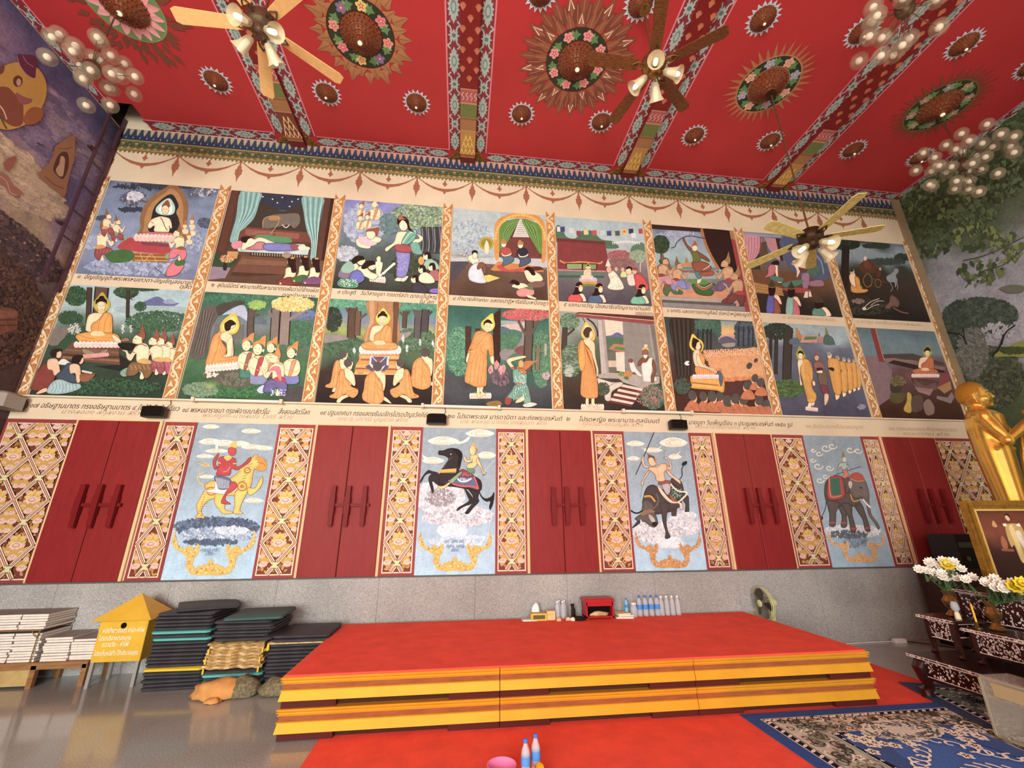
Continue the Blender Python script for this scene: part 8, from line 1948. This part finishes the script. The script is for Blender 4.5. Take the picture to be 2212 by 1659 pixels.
vase('brass vase of white flowers with a yellow bloom left of the portrait', (4.93, 4.10, .69), 1.1, 26, (.075, .075, .05), (.0, 0, .1), 2, (3,))
vase('brass vase with trailing white and lime flowers before the portrait', (4.9, 3.74, .645), 1.0, 34, (.075, .12, .035), (.05, -.16, .06), 4, (5, 11, 17))
vase('white flower vase cut by the right edge', (5.6, 3.55, .93), 1.0, 12, (.06, .06, .04), (0, 0, .06), 6, ())
t = thing('yellow_candle', 'slim yellow candle on a brass holder before the white flowers', 'candle', (4.80, 3.82, .645)); MB().lathe([(.008, .05), (.008, .2), (.003, .205)], 10).build('wax', mat('candle_wax', 'E8B040', .5), t, True); MB().lathe([(.03, 0), (.03, .01), (.008, .02), (.012, .055)], 14).build('holder', BRASS, t, True)
t = thing('glass_lamp', 'small clear glass lamp with a pale base on the altar', 'lamp', (4.84, 4.0, .69)); MB().lathe([(.025, 0), (.022, .04), (.015, .06)], 14).build('base', mat('cream_ceramic', 'D8CCA8', .3), t, True); MB().lathe([(.015, .06), (.035, .09), (.03, .13), (.02, .15)], 14, cap=False).build('chimney', CLR, t, True)
# acrylic collection box, paper sign
ACR = mat('clear_acrylic', 'B8B0A0', .06, alpha=.22); ACE = mat('acrylic_edge', 'A89A82', .2, alpha=.7)
t = thing('acrylic_box', 'clear acrylic collection box with a yellow label on the right', 'box', (4.13, 2.98, .0245)); b = MB(); b.box(0, -.5, 0, .006, .42, .40).box(.27, -.5, 0, .276, .42, .40).box(0, .414, 0, .276, .42, .40).box(0, -.5, 0, .276, -.494, .40); b.build('panes', ACR, t); MB().box(0, -.5, .40, .276, .42, .406).build('lid', ACR, t); MB().box(-.004, .41, 0, .008, .424, .406).box(-.004, -.5, .392, .008, .424, .408).box(-.004, -.5, 0, .008, .424, .014).build('edges', ACE, t)
MB().box(.02, -.34, .28, .03, .36, .37).build('yellow_label', mat('yellow_card', 'C0A04A', .6), t); lb_ = MB(); lb_.T = Matrix.Translation((.0195, .1, .33)) @ Matrix.Rotation(pi/2, 4, 'Y'); lb_.lathe([(.03, 0), (.03, .001)], 16); lb_.build('white_disc', CAPW, t); lump('notes', mat('paper_notes', '7A7264', .8, col2='A89878', scale=20), t, (.138, -.05, .006), (.09, .3, .09), 31)
t = thing('paper_sign', 'white printed paper sign propped on the acrylic box', 'sign', (4.2, 2.98, .439), .0); b = MB(); b.T = Matrix.Rotation(.2, 4, 'Y'); b.box(0, -.16, 0, .004, .12, .24); b.build('sheet', CAPW, t); b = MB(); b.T = Matrix.Rotation(.2, 4, 'Y'); b.box(-.001, -.13, .12, .0, .09, .22); b.build('grey_picture', mat('grey_print', 'A8ACB0', .5), t); b = MB(); b.T = Matrix.Rotation(.2, 4, 'Y'); b.box(-.001, -.06, .03, .0, .03, .10); b.build('inset_print', mat('rose_print', 'B8A0A0', .5), t)
MB().box(.0, -.12, -.008, .05, .1, .0).build('foot', CAPW, t)
# dark cabinet and black screen in the right corner
t = thing('side_cabinet', 'dark brown cabinet in the shadow by the right shutters', 'cabinet', (7.1, 5.52, 0)); DW = mat('dark_cabinet_wood', '3A1E18', .45, var=.2, scale=6); MB().bbox(-.5, -.22, .04, .5, .3, .98, .008).build('body', DW, t)
for x in (-.245, .245): MB().box(x-.235, -.232, .08, x+.235, -.22, .94).build('door', DW, t); MB().ball((x-.19*(1 if x > 0 else -1), -.24, .5), .014, 8, 6).build('knob', BRASS, t, True)
MB().box(-.48, -.2, 0, .48, .28, .04).build('plinth', DARK, t)
t = thing('black_screen', 'black boxy amplifier on the dark cabinet', 'amplifier', (7.06, 5.5, .981)); MB().bbox(-.28, -.16, 0, .36, .2, .43, .01).build('case', BLK, t); MB().box(-.25, -.165, .26, .33, -.16, .33).build('display_strip', mat('grey_strip', '4A504A', .3), t)
for x in (-.18, .1): MB().lathe([(.03, 0), (.03, .02)], 12).build('dial', mat('dial_grey', '5A5A58', .4), t, True, (x, -.165, .12), (pi/2, 0, 0))
